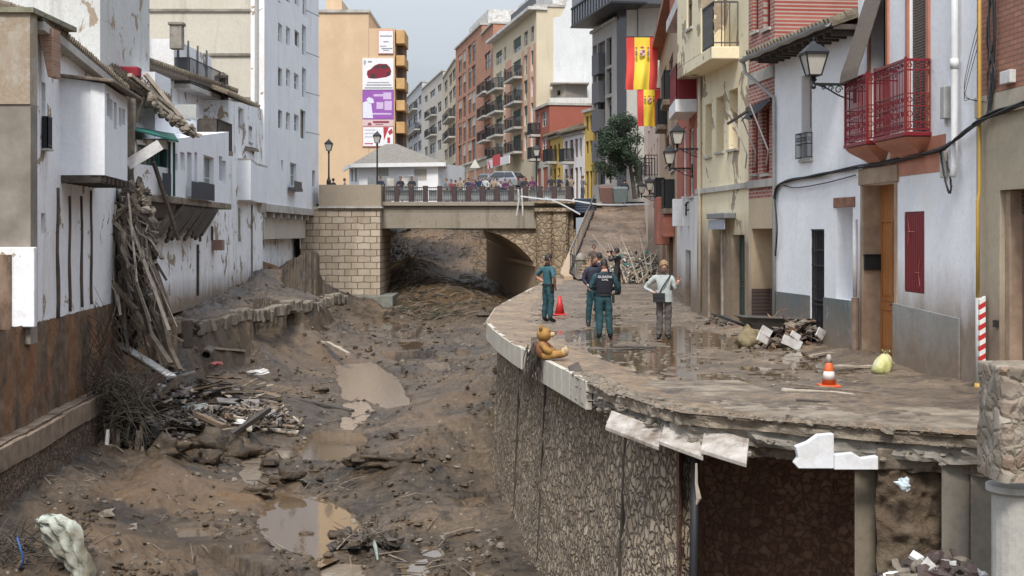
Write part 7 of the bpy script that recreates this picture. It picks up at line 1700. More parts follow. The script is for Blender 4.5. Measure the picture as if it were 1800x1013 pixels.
# fallen stone slabs hanging below the lip, and the white foam fascia pieces
for k, (x0,y0,x1,y1,D0,D1,lb) in enumerate(((1064,757,1158,793,18.6,17.6,'left one of the tilted stone slabs hanging under the street edge'),(1160,783,1236,811,17.5,16.9,'middle one of the tilted stone slabs hanging under the street edge'),(1232,798,1312,823,16.9,16.3,'right one of the tilted stone slabs hanging under the street edge'))):
    a, b_ = P(x0,y0,D0), P(x1,y1,D1); d = (b_-a).normalized(); s_ = V(.12,.5,.16+.03*k); mb = MB()
    mb.hexa([a, b_, b_+s_, a+s_, a+Z*.055, b_+Z*.055, b_+s_+Z*.055, a+s_+Z*.055]); mb.bar(a+s_*.7-Z*.05, b_+s_*.7-Z*.05, .12, .06)
    tag(mb.build('stone_slab', noisy('muddy_marble', (.24,.2,.16), (.5,.46,.42), 5, .7, .5, .02, c3=(.13,.085,.055), f3=.85), None, bevel=.01), lb, 'stone slab', 'fallen stone slabs under the street edge')
foam = noisy('white_foam', (.6,.61,.63), (.7,.7,.71), 6, .9, .4, .01, c3=(.35,.3,.24), f3=.35)
for pts, lb in (([(1396,815),(1403,805),(1399,786),(1420,778),(1438,765),(1466,763),(1466,824),(1404,824)], 'white foam cornice piece with curved top hanging at the broken edge'), ([(1466.5,800),(1500,797),(1515,806),(1544,802),(1544,826),(1466.5,826)], 'lower white foam cornice piece right of the curved one')):
    mb = MB(); mb.prism([P(x,y,15.95) for x, y in pts], V(0,.12,0)); tag(mb.build('foam_piece', foam, None, bevel=.008), lb, 'foam block')
mb = MB(); c = P(1588,851,15.7); mb.blob(c, (.075,.03,.07), 5, .5, 2, 10, 7); tag(mb.build('paper_scrap', flat('pale_blue_paper', (.5,.58,.62), .7), None), 'pale blue scrap of paper stuck on the soil face', 'paper')
mb = MB(); c = P(1224,815,16.6); mb.tube([c, c+V(0,0,-.25), c+V(.03,0,-.42), c+V(.0,0,-.5)], [.015,.02,.035,.01], 6); tag(mb.build('hanging_rag', M['timber_pale'], None), 'thin pale rag hanging under the fallen slabs', 'rag')
scrap(P(1645,1020,15.2), .5, .3, .25, 60, [dm[0],dm[3],dm[4],dm[1]], 33, 'rubbish_heap', 'small heap of rags at the bottom right under the soil face', 'rubbish')
# loose stones and clods on the broken lip
mb = MB(); RR = random.Random(8)
for k in range(900):
    y = RR.uniform(15.5, 22.2) if k < 800 else RR.uniform(22, 62); p, nn = edge_pts(y, y+.01, 2, RR.uniform(-.03, .35))[0]; s_ = RR.uniform(.01,.04)*(1.9 if RR.random() < .12 else 1); z_ = .05 if RR.random() < .6 else RR.choice((-.09,-.3,-.2))
    mb.blob(p+Z*z_, (s_*1.4, s_*1.1, s_*.8), k, .4, 2, 6, 4)
stuff(mb.build('edge_rubble', M['stone'], None), 'loose stones and clods along the broken street edge', 'rubble')
mb = MB()
for k in range(650):
    y = 15.6*(62/15.6)**RR.random(); x = RR.uniform(edge_x(y)+.3, fac_x(y)-.1); s_ = RR.uniform(.01,.035)*(1+y/60); mb.blob(V(x,y,.01), (s_*1.5,s_*1.2,s_*.7), k, .4, 2, 5, 3)
stuff(mb.build('street_stones', M['stone'], None), 'small stones and clods of mud scattered over the street', 'stones')
for k, (x0,y0,x1,y1) in enumerate(((905,604,925,600),(1100,640,1112,643))): pass

# teddy bear
tb = thing('teddy_bear', 'ochre plush teddy bear sitting on the street edge against the broken post', 'toy', (0,0,0))
fur = noisy('ochre_plush', (.26,.13,.03), (.44,.25,.08), 9, .95, 1, .02, c3=(.1,.06,.035), f3=.7); furp = noisy('pale_plush', (.42,.3,.16), (.55,.42,.26), 9, .95, 1, .02)
def bl(name, c, r_, mat, par=tb, s=0, amp=.04): mb = MB(); mb.blob(c, r_, s, amp, 2, 18, 12); return mb.build(name, mat, par, smooth=True)
bl('torso', (0,0,.17), (.12,.13,.17), noisy('russet_plush', (.2,.07,.03), (.3,.12,.05), 9, .95, 1, .02))
hd_ = bl('head', (.05,0,.42), (.13,.125,.12), fur); bl('muzzle', (.17,0,.40), (.07,.055,.045), furp, hd_); bl('nose', (.235,0,.41), (.02,.02,.016), M['cable'], hd_)
for s_ in (-1, 1):
    bl('ear', (.02,s_*.10,.53), (.03,.045,.045), fur, hd_); bl('eye', (.155,s_*.055,.46), (.012,.012,.014), M['cable'], hd_)
    mb = MB(); mb.tube(catmull([(0,s_*.11,.28), (.08,s_*.15,.18), (.15,s_*.13,.11)], 4), [.045,.05,.052,.055,.055,.056,.056,.055,.04], 12); mb.build('arm', fur, tb, smooth=True)
    mb = MB(); mb.tube(catmull([(0,s_*.08,.07), (.15,s_*.1,.07), (.3,s_*.12,.07), (.36,s_*.12,.09)], 4), [.065]*9+[.065,.07,.07,.05], 12); lg_ = mb.build('leg', fur, tb, smooth=True); bl('paw', (.36,s_*.12,.10), (.045,.06,.075), furp, lg_)
place(tb, V(P(957,0,24.6).x, 24.6, .06), rad(-12), 1.08); tb.rotation_euler = (0, rad(-7), rad(-12))
# ================================================================== wreckage in the river bed
RB = random.Random(77)
def stuffmesh(name, fn, mats, label, cat):
    mb = MB(); fn(mb); return stuff(mb.build(name, mats, None), label, cat)
def clods(mb):
    for k in range(3600):
        y = 24.5*(96/24.5)**(RB.random()**1.25); x = RB.uniform(lx(y)+.5, edge_x(y)-.2)
        if mnoise.noise(V(x*.5, y*.35, 2))+RB.uniform(-.35,.35) < -.0: continue
        s_ = RB.uniform(.012,.05)*(1+y/55)*(2.6 if RB.random() < .03 else 1); mb.m = 0 if RB.random() < .8 else 1
        mb.blob(V(x, y, bedz(x,y)+s_*.25), (s_*RB.uniform(1,1.7), s_*RB.uniform(.9,1.4), s_*RB.uniform(.6,1)), k, .5, 2, 6, 4, M=Matrix.Rotation(RB.uniform(0,3),3,'Z'))
stuffmesh('bed_stones', clods, [M['bed'], M['stone']], 'clods of mud and stones strewn over the river bed', 'stones')
def sticks(mb):
    for k in range(520):
        y = 25*(100/25)**(RB.random()**1.2); x = RB.uniform(lx(y)+.5, edge_x(y)-.2); 
        if mnoise.noise(V(x*.4, y*.3, 8)) < -.05: continue
        a = RB.uniform(0,6.28); L = RB.uniform(.15,.9); p = V(x,y,bedz(x,y)+.03); q = p+V(math.cos(a)*L, math.sin(a)*L, 0); q.z = bedz(q.x,q.y)+.04+RB.random()*.1; mb.m = RB.randrange(2)
        mb.tube([p, p.lerp(q,.5)+V(0,0,RB.uniform(-.02,.08)), q], [.018,.015,.006], 4)
stuffmesh('bed_sticks', sticks, [M['timber_dark'], M['timber']], 'twigs and sticks strewn over the river bed', 'twigs')
def onbed(px, py, dz=0): p = bedpt(px, py); return p+Z*dz
# heap of boards below the torn house
gm = [M['timber'], M['timber_dark'], noisy('grey_board', (.13,.12,.115), (.27,.25,.24), 5, .8, .5), noisy('brown_board', (.11,.075,.05), (.22,.16,.11), 5, .8, .5)]
for k in range(125):
    px = RB.uniform(262,505); py = RB.uniform(655,770)
    if (px-262)/245+(770-py)/115*.0 > 1 or py < 655+max(0,(px-300))*.22: continue
    c = onbed(px, py, RB.uniform(.03,.28)); a = RB.gauss(.2,.7); L = RB.uniform(.35,1.5)*.5; d = V(math.cos(a)*L, math.sin(a)*L, RB.uniform(-.12,.12)*1.2)
    plank(c-d, c+d, RB.uniform(.07,.26), RB.uniform(.02,.05), (gm+[M['timber_pale']])[RB.randrange(5)], 'broken board in the heap below the torn house', 'broken boards in the heap below the torn house', name='broken_board', cat='board', n=2, up=V(RB.uniform(-.5,.5),RB.uniform(-.5,.5),1))
for (px,py,sx,sy,sz,n,sd) in ((330,735,1.6,1.6,.35,330,1),(420,725,1.5,1.6,.3,300,2),(300,700,1.1,1.5,.4,180,3),(455,745,1.3,1.2,.25,150,4),(280,770,1.0,.9,.25,90,6)):
    c = onbed(px,py,-.06); scrap(c, sx, sy, sz, n, [gm[0],gm[2],M['timber_pale'],M['stone'],gm[3],gm[1],gm[2],M['bed']], 40+sd, 'rubble_heap', 'broken rubble filling the heap below the torn house', 'rubble')
# bigger recognisable pieces
Wp = M['whitish']
for x0,y0,D0,x1,y1,D1,w,h,m_,lb in (
    (208,603,41.5,302,662,39.8,.34,.05,Wp,'long white painted beam lying slanted against the torn river wall'),
    (280,697,40.5,318,662,41,.14,.12,gm[0],'brown grey post end sticking out below the white beam'),
    (218,618,41.6,285,655,40.6,.16,.06,gm[0],'dark brown board just above the long white beam'),
    (395,772,38.5,472,720,41.5,.16,.14,gm[1],'dark log slanting up at the right end of the board heap'),
    (345,728,40.5,395,750,39.5,.16,.12,gm[3],'round brown timber in the middle of the board heap'),
    (520,715,48,620,722,47.5,.3,.05,gm[1],'long dark board lying across the stream'),
    (575,602,62,612,622,59,.18,.1,M['timber_pale'],'thin pale timber lying left of the stream'),
    (560,600,63,600,612,61,.12,.08,M['timber_pale'],'second thin pale timber just above the first by the stream'),
    (373,618,0,430,622,0,.1,.08,M['timber_pale'],'pale straight pole lying on the mid bank'),
    (250,757,38.5,262,770,38,.12,.1,Wp,'small white block at the foot of the board heap'),
    (780,948,0,832,936,0,.09,.06,gm[0],'thin plank near the foot of the river wall')):
    a = P(x0,y0,D0) if D0 else onbed(x0,y0,.06); b_ = P(x1,y1,D1) if D1 else onbed(x1,y1,.06)
    if D0 and y0 > 665: a.z = max(a.z, bedz(a.x,a.y)+.05); b_.z = max(b_.z, bedz(b_.x,b_.y)+.05)
    plank(a, b_, w, h, m_, lb, name='timber', cat='timber', n=4)
for k,(px,py,sx,mt,lb) in enumerate(((455,668,.42,Wp,'white board end lying at the right of the heap'),(425,762,.2,Wp,'pale scrap near the right end of the heap'),(310,712,.35,flat('maroon_cloth',(.13,.035,.045),.8),'dark maroon cloth caught in the board heap'),(345,735,.4,flat('pale_green_plastic',(.4,.45,.42),.5),'pale green plastic sheet in the board heap'),(290,676,.3,Wp,'white scrap right under the white beam'),(380,655,.2,flat('faded_red_net',(.4,.12,.12),.8),'scrap of faded red netting above the heap'))):
    c = onbed(px,py,.3); mb = MB(); mb.blob(c, (sx,sx*.5,.06), k+60, .55, 2.2, 14, 8, M=Matrix.Rotation(.25,3,'X')); tag(mb.build('scrap', mt, None), lb, 'scrap')
rk = [(300,800,.5,.35,.3),(395,800,.7,.5,.42),(360,815,.4,.35,.25),(330,585,.3,.3,.25),(430,805,.45,.4,.3),(560,690,.3,.25,.15),(455,872,.3,.25,.15),(505,845,.35,.3,.18),(640,812,.4,.3,.2),(690,815,.6,.2,.15)]
nm_ = ['left of the muddy boulders below the board heap','largest muddy boulder below the board heap','low boulder before the largest one below the heap','small boulder at the left end of the stone kerb','right boulder below the board heap','low stone left of the upper stream pool','stone on the edge of the big puddle, left side','stone above the big puddle','stone on the mud ridge by the middle pool','long dark root like stone on the mud ridge']
for k,(px,py,a,b_,c_) in enumerate(rk): rock(onbed(px,py,c_*.3), (a,b_,c_), M['bed'], nm_[k], k+3, amp=.7, name='boulder')
# rough stone kerb along the terrace edge
kb = [P(300,588,46.5), P(332,572,49.5)]; kb = [V(float(np.interp(y,[44,50,58,70,80],[-12.0,-11.75,-10.7,-9.0,-8.7])), y, 0) for y in np.linspace(46.5,73,60)]
kt = thing('stone_kerb', 'long broken kerb of rough pale stones along the edge of the left terrace', 'kerb', (-10.5,58,-.9))
mb = MB()
for k in range(59):
    a, b_ = kb[k], kb[k+1]; z_ = -.86+.1*math.sin(k*.4)+R.uniform(-.09,.06); mb.hexa([V(a.x-.35,a.y,z_-.5),V(a.x+.1+R.uniform(-.13,.13),a.y,z_-.5),V(b_.x+.1+R.uniform(-.13,.13),b_.y,z_-.5),V(b_.x-.35,b_.y,z_-.5),V(a.x-.35,a.y,z_),V(a.x+.12+R.uniform(-.08,.08),a.y,z_),V(b_.x+.12+R.uniform(-.08,.08),b_.y-.03,z_+R.uniform(-.05,.05)),V(b_.x-.35,b_.y-.03,z_)])
mb.build('stones', M['stone'], kt, bevel=.05)
mb = MB(); c = onbed(312,590); mb.box((c.x-.5,47.5,-1.35), (1.5,.5,1.5)); mb.build('end_block', M['pave'], kt, bevel=.05)
tp_ = thing('stump', 'dark square timber stump at the near end of the stone kerb', 'post', P(330,600,46)); mb = MB(); mb.bar(P(331,612,46), P(328,562,46), .32, .3, up=V(0,1,0)); mb.build('shaft', M['timber_dark'], tp_, bevel=.04)
mb = MB(); c = P(368,618,45.5); mb.lathe([(.2,0),(.2,.5),(.14,.5),(.14,.05)], c, 14, Matrix.Rotation(rad(100),3,'X')); tag(mb.build('drain_pipe', M['timber_dark'], None), 'short open drain pipe end pointing at us near the stump', 'pipe')
# concrete strip on the near left bed
a0, a1 = G(165,990,-4.1), G(262,868,-3.95); mb = MB(); n = 16
for k in range(n+1):
    p = a0.lerp(a1, k/n); s_ = V(.42+.06*math.sin(k*1.7), .1, 0); dz = -3.92+.12*math.sin(k*.5)*.3+.06
    mb.v += [tuple(V(p.x,p.y,0)-s_+Z*(dz-.03)), tuple(V(p.x,p.y,0)+s_+Z*dz), tuple(V(p.x,p.y,0)+s_+Z*(dz-.4)), tuple(V(p.x,p.y,0)-s_+Z*(dz-.4))]
for k in range(n):
    for j in range(4): a = k*4+j; b_ = k*4+(j+1)%4; mb.f.append([a,b_,b_+4,a+4]); mb.mi.append(0)
tag(mb.build('concrete_strip', noisy('muddy_concrete_strip', (.17,.13,.1), (.34,.28,.22), 3, .7, .7, .03), None, smooth=True), 'mud smeared concrete strip running up the near left river bed', 'slab')

# the fall of broken timber hanging off the torn house, px 180-300
bundle = thing('hanging_debris', 'tall tangle of splintered laths, beams and plaster hanging down the torn river wall', 'debris', P(225,500,41.5))
mb = MB()
for k in range(95):
    x0 = RB.uniform(190,246); y0 = RB.uniform(330,470); x1 = x0+RB.gauss(28,22)+(y0-330)*.1; y1 = y0+RB.uniform(60,230); D0 = RB.uniform(41.2,42.6); D1 = D0-RB.uniform(.2,1.6); a, b_ = P(x0,y0,D0), P(x1,min(y1,655),D1)
    mb.m = RB.randrange(3); qq = [a.lerp(b_,s_/6)+V(RB.gauss(0,.09),RB.gauss(0,.06),RB.gauss(0,.06)) for s_ in range(7)]
    if k % 3 == 0: mb.tube(qq, [.03,.026,.024,.022,.018,.012,.006], 4)
    elif k % 3 == 1:
        uu = V(RB.uniform(-1,1),1,0); ww = RB.uniform(.06,.14); q_ = RB.randrange(3,6)
        for s_ in range(q_): mb.bar(qq[s_], qq[s_+1], ww, .02, up=uu, w2=ww*RB.uniform(.6,1.05)); ww *= .9
    else: mb.bar(a, b_, RB.uniform(.05,.12), .03, up=V(RB.uniform(-1,1),1,0))
mb.build('laths', [M['timber'], M['timber_dark'], M['timber_pale']], bundle)
mb = MB()
for k in range(420):
    y0 = RB.uniform(325,600); w_ = 38 if y0 < 470 else 16; x0 = 222+RB.gauss(0,w_*.55)+(y0-330)*.05; c = P(x0,y0,RB.uniform(41.3,42.7)); mb.m = RB.randrange(4); mb.blob(c, (RB.uniform(.06,.26),RB.uniform(.06,.2),RB.uniform(.08,.3)), k, .55, 2, 8, 6)
mb.build('rubble_core', [M['stone'], M['timber_dark'], M['timber'], noisy('plaster_lumps', (.3,.26,.21), (.48,.44,.38), 5, .9, .6)], bundle)
mb = MB()
for x0,y0,D0,x1,y1,D1,w in ((232,330,42,305,640,40.6,.16),(205,500,41.2,298,640,40.2,.2),(212,470,41.5,250,600,40.6,.12),(255,520,41.5,316,650,40.4,.14),(250,400,41.8,285,455,41,.1),(195,495,41,240,545,40.6,.14),(236,560,41,322,600,41,.08),(262,440,42,300,560,41,.06),(190,395,41,240,350,41.4,.1),(205,372,41,262,342,41.6,.08)):
    mb = MB(); mb.bar(P(x0,y0,D0), P(x1,y1,D1), w, w*.7); mb.build('beam', M['timber'], bundle)
# dark bush of uprooted plants hanging on the corner of the lower wall
sh_ = thing('uprooted_shrub', 'dark tangled shrub with flood rubbish hanging on the left river wall', 'shrub', P(210,740,37))
mb = MB()
for k in range(560):
    c = P(207+RB.gauss(0,27), 715+RB.gauss(0,38), 37+RB.uniform(-.7,.6)); d = V(RB.uniform(-1,1), RB.uniform(-.6,.6), RB.uniform(-1,.8)).normalized()*RB.uniform(.3,1.1); mb.tube([c, c+d*.5+V(0,0,RB.uniform(-.1,.12)), c+d+V(0,0,-.1)], [.013,.01,.004], 4)
mb.build('twigs', noisy('dark_green_twigs', (.02,.018,.012), (.08,.065,.045), 7, .8, .4), sh_)
mb = MB()
for k in range(75):
    a = P(RB.uniform(155,240), RB.uniform(560,720), RB.uniform(37.2,38)); d = V(RB.uniform(-.6,.6), RB.uniform(-.3,.1), RB.uniform(.3,1)).normalized()*RB.uniform(.6,1.7); mb.tube([a, a+d*.5+V(RB.uniform(-.15,.15),0,0), a+d], [.012,.008,.004], 4)
mb.build('bare_branches', M['timber_dark'], sh_)
mb = MB()
for k in range(40):
    c = P(205+RB.gauss(0,24), RB.uniform(740,790), 36.9+RB.uniform(-.4,.4)); L = RB.uniform(.4,1.3); mb.bar(c, c+V(RB.uniform(-.1,.1),0,-L), RB.uniform(.03,.12), .015, up=V(RB.uniform(-1,1),1,0))
mb.build('hanging_strips', M['timber'], sh_)
mb = MB()
for k in range(80): c = P(220+RB.gauss(0,20), 775+RB.gauss(0,28), 37.3); mb.blob(c, (.22,.2,.26), k, .5, 2, 8, 6)
mb.build('root_mass', flat('black_mud', (.016,.014,.011), .9), sh_)
mb = MB(); c = [P(190,755,36.4), P(186,800,36.3), P(181,830,36.2), P(172,856,36)]; mb.tube(c, [.05,.07,.06,.09], 7); tag(mb.build('rag', M['whitish'], None, smooth=True), 'pale rag hanging down below the dark shrub', 'cloth')
# near left corner: torn plastic sheet over black branches
sh2 = thing('plastic_sheet', 'crumpled dirty greenish white plastic sheet draped in the near left corner', 'plastic sheet', P(110,960,24.5))
mb = MB(); n, m_ = 34, 16; pa = [(72,908),(88,915),(108,935),(126,960),(140,985),(150,1015),(150,1050)]; pw = [20,50,68,64,52,42,36]
for i in range(n+1):
    t_ = i/n*(len(pa)-1); k = min(int(t_), len(pa)-2); f_ = t_-k; cx_ = pa[k][0]+(pa[k+1][0]-pa[k][0])*f_; cy_ = pa[k][1]+(pa[k+1][1]-pa[k][1])*f_; w_ = pw[k]+(pw[k+1]-pw[k])*f_
    for j in range(m_+1):
        s_ = (j/m_-.5)*w_; p = P(cx_+s_*.75, cy_-s_*.5, 24.5); fold = .05*math.sin(j*1.5+i*.3)+.04*math.sin(j*2.9-i*.5)+.06*mnoise.noise(V(i*.22,j*.35,3))+.03*mnoise.noise(V(i*.7,j*.8,9)); mb.v.append((p.x+fold*.3, p.y-.28*math.cos((j/m_-.5)*3)+fold, p.z+fold*.4))
for i in range(n):
    for j in range(m_): a = i*(m_+1)+j; mb.f.append([a,a+1,a+m_+2,a+m_+1]); mb.mi.append(0)
sheet_m = noisy('dirty_plastic', (.3,.32,.26), (.5,.52,.45), 3, .35, .6, .03, c3=(.14,.11,.07), f3=.8)
mb.build('sheet', sheet_m, sh2, smooth=True)
nb = thing('dead_branches', 'black tangle of dead branches at the bottom left corner', 'branches', P(50,1000,25)); mb = MB()
for k in range(260):
    c = P(RB.uniform(-10,165), RB.uniform(945,1040), RB.uniform(24.7,25.8)); d = V(RB.uniform(-1,1), RB.uniform(-.5,.5), RB.uniform(-.5,.9)).normalized()*RB.uniform(.15,.8); mb.tube([c, c+d*.5+V(0,0,.05), c+d], [.014,.01,.004], 4)
mb.build('twigs', M['timber_dark'], nb); mb = MB()
for k in range(45): c = P(RB.uniform(-10,120), RB.uniform(985,1050), 25.8); mb.blob(c, (.3,.2,.25), k, .5, 2, 8, 6)
mb.build('mud_core', flat('black_mud', (.016,.014,.011), .9), nb)
mb = MB(); mb.tube(catmull([P(30,945,24.6), P(36,965,24.5), P(41,985,24.5), P(34,1000,24.6)], 3), .022, 5); tag(mb.build('rope', flat('blue_rope', (.03,.09,.25), .6), None, smooth=True), 'short length of blue rope among the black branches', 'rope')
# snag of wood and rags in the big puddle
sn = thing('snag', 'small island of roots and grey rags at the right edge of the big puddle', 'snag', onbed(648,965)); mb = MB(); c = G(648,962,-4.1)
for k in range(60): mb.m = RB.randrange(2); mb.blob(c+V(RB.gauss(0,.3),RB.gauss(0,.3),RB.uniform(-.05,.25)), (RB.uniform(.05,.2),RB.uniform(.05,.15),RB.uniform(.03,.12)), k, .6, 2, 7, 5)
mb.build('clump', [M['timber_dark'], M['bed']], sn); mb = MB()
for k in range(26): a = c+V(RB.gauss(0,.25),RB.gauss(0,.2),.12); d = V(RB.uniform(-1,1),RB.uniform(-.5,.5),RB.uniform(-.1,.7)).normalized()*RB.uniform(.25,.75); mb.tube([a,a+d*.5+V(0,0,.04),a+d], [.022,.016,.006], 5)
mb.build('roots', M['timber'], sn); mb = MB(); mb.tube([G(655,945,-3.9), G(661,965,-3.95), G(664,985,-4.1)], [.05,.04,.02], 6); mb.build('pale_branch', noisy('grey_green_rag', (.14,.17,.14), (.28,.32,.28), 5, .7, .5), sn)
# mud and reed wreck under and beyond the bridge
def wreck(mb):
    for k in range(420):
        px = RB.uniform(672,852); py = RB.uniform(412,530); D = RB.uniform(95,126) if py < 480 else RB.uniform(86,100); p = P(px,py,D); p.z = bedz(p.x,p.y); mb.m = RB.randrange(3)
        d = V(RB.uniform(.2,1), RB.uniform(-.6,.4), 0).normalized()*RB.uniform(.3,1.5); q = p+d; q.z = bedz(q.x,q.y)+RB.uniform(0,.25); mb.tube([p, p.lerp(q,.5)+Z*.12, q], [.035,.03,.01], 4)
stuffmesh('flood_wrack', wreck, [M['timber'], M['timber_dark'], noisy('dark_reeds', (.03,.04,.025), (.1,.095,.06), 6, .9, .3)], 'matted reeds and branches on the bank under the bridge', 'reeds')
mb = MB(); mb.prism([P(667,428,120), P(667,408,120), P(720,392,120), P(720,400,120), P(700,412,120)], V(0,3,0)); tag(mb.build('pale_bank_wall', M['whitish'], None), 'pale sloping wall end seen under the bridge at the left', 'wall')
# broken edges of debris on the bridge end
scrap(P(985,352,93)+V(0,1.2,-.1), 1.5, 1.0, .45, 90, [dm[0],dm[1],M['pave'],dm[3]], 51, 'rubble', 'broken paving rubble at the right end of the bridge', 'rubble')
# ================================================================== people
skin_m = flat('skin', (.42,.23,.16), .5); black = flat('black_cloth', (.015,.015,.018), .8); boot = flat('black_boots', (.012,.012,.012), .4)
def human(name, label, J, mats, rad_=None, seed=0, split=None, group=None, female=False):
    """one continuous skinned body; J joint positions in metres, +Y is the way the person faces; mats by region"""
    t_ = thing('person', label, 'person', (0,0,0), group)
    k = dict(pel=(0,0,.95), spi=(0,-.005,1.12), che=(0,-.01,1.33), nek=(0,-.01,1.49), hdb=(0,.0,1.56))
    k.update(J); r_ = dict(pel=(.155,.115), spi=(.145,.105), che=(.165,.115), nek=(.06,.06), hdb=(.058,.058), hip=(.118,.115), kne=(.083,.083), ank=(.064,.066), toe=(.04,.035), hee=(.042,.04), sho=(.085,.08), elb=(.056,.056), wri=(.036,.03), han=(.042,.022))
    if rad_: r_.update(rad_)
    V_, E_, RR = [], [], []
    def add(p, rr, par=None): V_.append(Vector(p)); RR.append(rr); i = len(V_)-1; (E_.append((par, i)) if par is not None else None); return i
    i0 = add(k['pel'], r_['pel']); i1 = add(k['spi'], r_['spi'], i0); i2 = add(k['che'], r_['che'], i1); i3 = add(k['nek'], r_['nek'], i2); add(k['hdb'], r_['hdb'], i3)
    for s_, c in ((-1,'L'),(1,'R')):
        hip = V(*k['pel'])+V(s_*.10,0,-.06); a = add(hip, r_['hip'], i0); kn = Vector(k['kne'+c]); a2 = add(hip.lerp(kn,.5)+V(0,0,0), tuple(x*.86 for x in r_['hip']), a)
        b_ = add(kn, r_['kne'], a2); an = Vector(k['ank'+c]); ca = add(kn.lerp(an,.35)+V(0,-.015,0), (r_['kne'][0]*1.0,)*2, b_); d_ = add(an, r_['ank'], ca); f_ = Vector(k.get('foot'+c, (s_*.03,.17,0))); add(an+V(f_.x,f_.y,-.045), r_['toe'], d_)
        sh = Vector(k.get('sho'+c, V(*k['che'])+V(s_*.18,0,.09))); e_ = add(sh, r_['sho'], i2); el = Vector(k['elb'+c]); e2 = add(sh.lerp(el,.5), tuple((x+y)/2 for x,y in zip(r_['sho'], r_['elb'])), e_); g_ = add(el, r_['elb'], e2)
        wr = Vector(k['wri'+c]); w_ = add(wr, r_['wri'], g_); hd = (wr-el).normalized(); add(wr+Vector(k.get('hdir'+c, hd))*.07, r_['han'], w_)
    me = bpy.data.meshes.new('body'); me.from_pydata([tuple(v) for v in V_], E_, []); tmp = bpy.data.objects.new('tmp', me); COL.objects.link(tmp)
    md = tmp.modifiers.new('skin', 'SKIN'); 
    for i, rr in enumerate(RR): me.skin_vertices[0].data[i].radius = rr; me.skin_vertices[0].data[i].use_root = (i == 0)
    md.branch_smoothing = .5; md.use_smooth_shade = True; sb = tmp.modifiers.new('s', 'SUBSURF'); sb.levels = 2
    dg = bpy.context.evaluated_depsgraph_get(); ev = tmp.evaluated_get(dg); m2 = bpy.data.meshes.new_from_object(ev); bpy.data.objects.remove(tmp)
    for mm in mats['list']: m2.materials.append(mm)
    for v in m2.vertices:
        p = v.co; w = .016 if .1 < p.z < 1.45 else 0; q = w*(mnoise.noise(Vector((p.x*9, p.y*9, p.z*14+seed)))+.6*mnoise.noise(Vector((p.x*20, p.y*20, p.z*26+seed)))); v.co = p+v.normal*q
    for f in m2.polygons: f.material_index = mats['fn'](f.center, k); f.use_smooth = True
    body = bpy.data.objects.new('body', m2); COL.objects.link(body); body.parent = t_
    # head with face, ears, and hands with five fingers
    hb = Vector(k['hdb']); ha = k.get('headrot', 0); tl = k.get('headtilt', 0); Mh = Matrix.Rotation(ha,3,'Z') @ Matrix.Rotation(tl,3,'X'); c = hb+Mh @ V(0,.02,.105)
    mb = MB(); n0 = len(mb.v); nu, nv = 22, 16
    for j in range(nv+1):
        th = math.pi*j/nv
        for i in range(nu):
            a = 2*math.pi*i/nu; d = V(math.sin(th)*math.sin(a), math.sin(th)*math.cos(a), math.cos(th)); x, y, z = d.x*.077, d.y*.095, d.z*.122
            if z < -.02: x *= 1+z*2.2; y *= 1+(z+.02)*1.2
            if y > .06 and abs(x) < .02 and -.045 < z < .02: y += .022*(1-abs(x)/.02)*(1-max(0,z)/.02*.8)          # nose
            if y > .05 and .008 < z < .03 and .015 < abs(x) < .045: y -= .008                                       # eye sockets
            if y > .05 and -.072 < z < -.052: y += .006                                                              # lips
            mb.v.append(tuple(c+Mh @ V(x,y,z)))
    for j in range(nv):
        for i in range(nu): mb.f.append([j*nu+i,(j+1)*nu+i,(j+1)*nu+(i+1)%nu,j*nu+(i+1)%nu]); mb.mi.append(0)
    for s_ in (-1,1): mb.blob(c+Mh @ V(s_*.079,-.005,-.005), (.012,.022,.032), 1, .1, 1, 8, 6, M=Mh)
    hdm = mats.get('skin', skin_m); hd_o = mb.build('head', hdm, t_, smooth=True)
    for s_ in (-1,1): mb = MB(); mb.blob(c+Mh @ V(s_*.03,.083,.018), (.012,.007,.007), 1, 0, 1, 8, 6, M=Mh); mb.build('eye', black, hd_o)
    mb = MB(); mb.tube([c+Mh @ V(x,.093-abs(x)*.3,-.062) for x in (-.022,-.01,0,.01,.022)], .0045, 5); mb.build('mouth', flat('lips', (.3,.1,.09), .5), hd_o)
    for s_, cc in ((-1,'L'),(1,'R')):
        el, wr = Vector(k['elb'+cc]), Vector(k['wri'+cc]); hd = Vector(k.get('hdir'+cc, (wr-el).normalized())).normalized(); side = hd.cross(V(0,1,0)); side = side.normalized() if side.length > .1 else V(1,0,0); nrm_ = side.cross(hd); b0 = wr+hd*.085; mb = MB()
        for q in range(4):
            o_ = (q-1.5)*.019; L = (.065,.075,.072,.055)[q]; p0 = b0+side*o_; p1 = p0+hd*L*.5+nrm_*.006; p2 = p1+hd*L*.3-nrm_*.012*s_; p3 = p2+hd*L*.2-nrm_*.016*s_; mb.tube([p0-hd*.02,p0,p1,p2,p3], [.009,.0095,.0088,.008,.005], 6)
        p0 = wr+hd*.04+side*.03*(-s_); mb.tube([p0, p0+side*.02*(-s_)+hd*.025, p0+side*.026*(-s_)+hd*.055], [.011,.0095,.006], 6); mb.build('fingers', hdm, t_, smooth=True)
    return t_, c, Mh
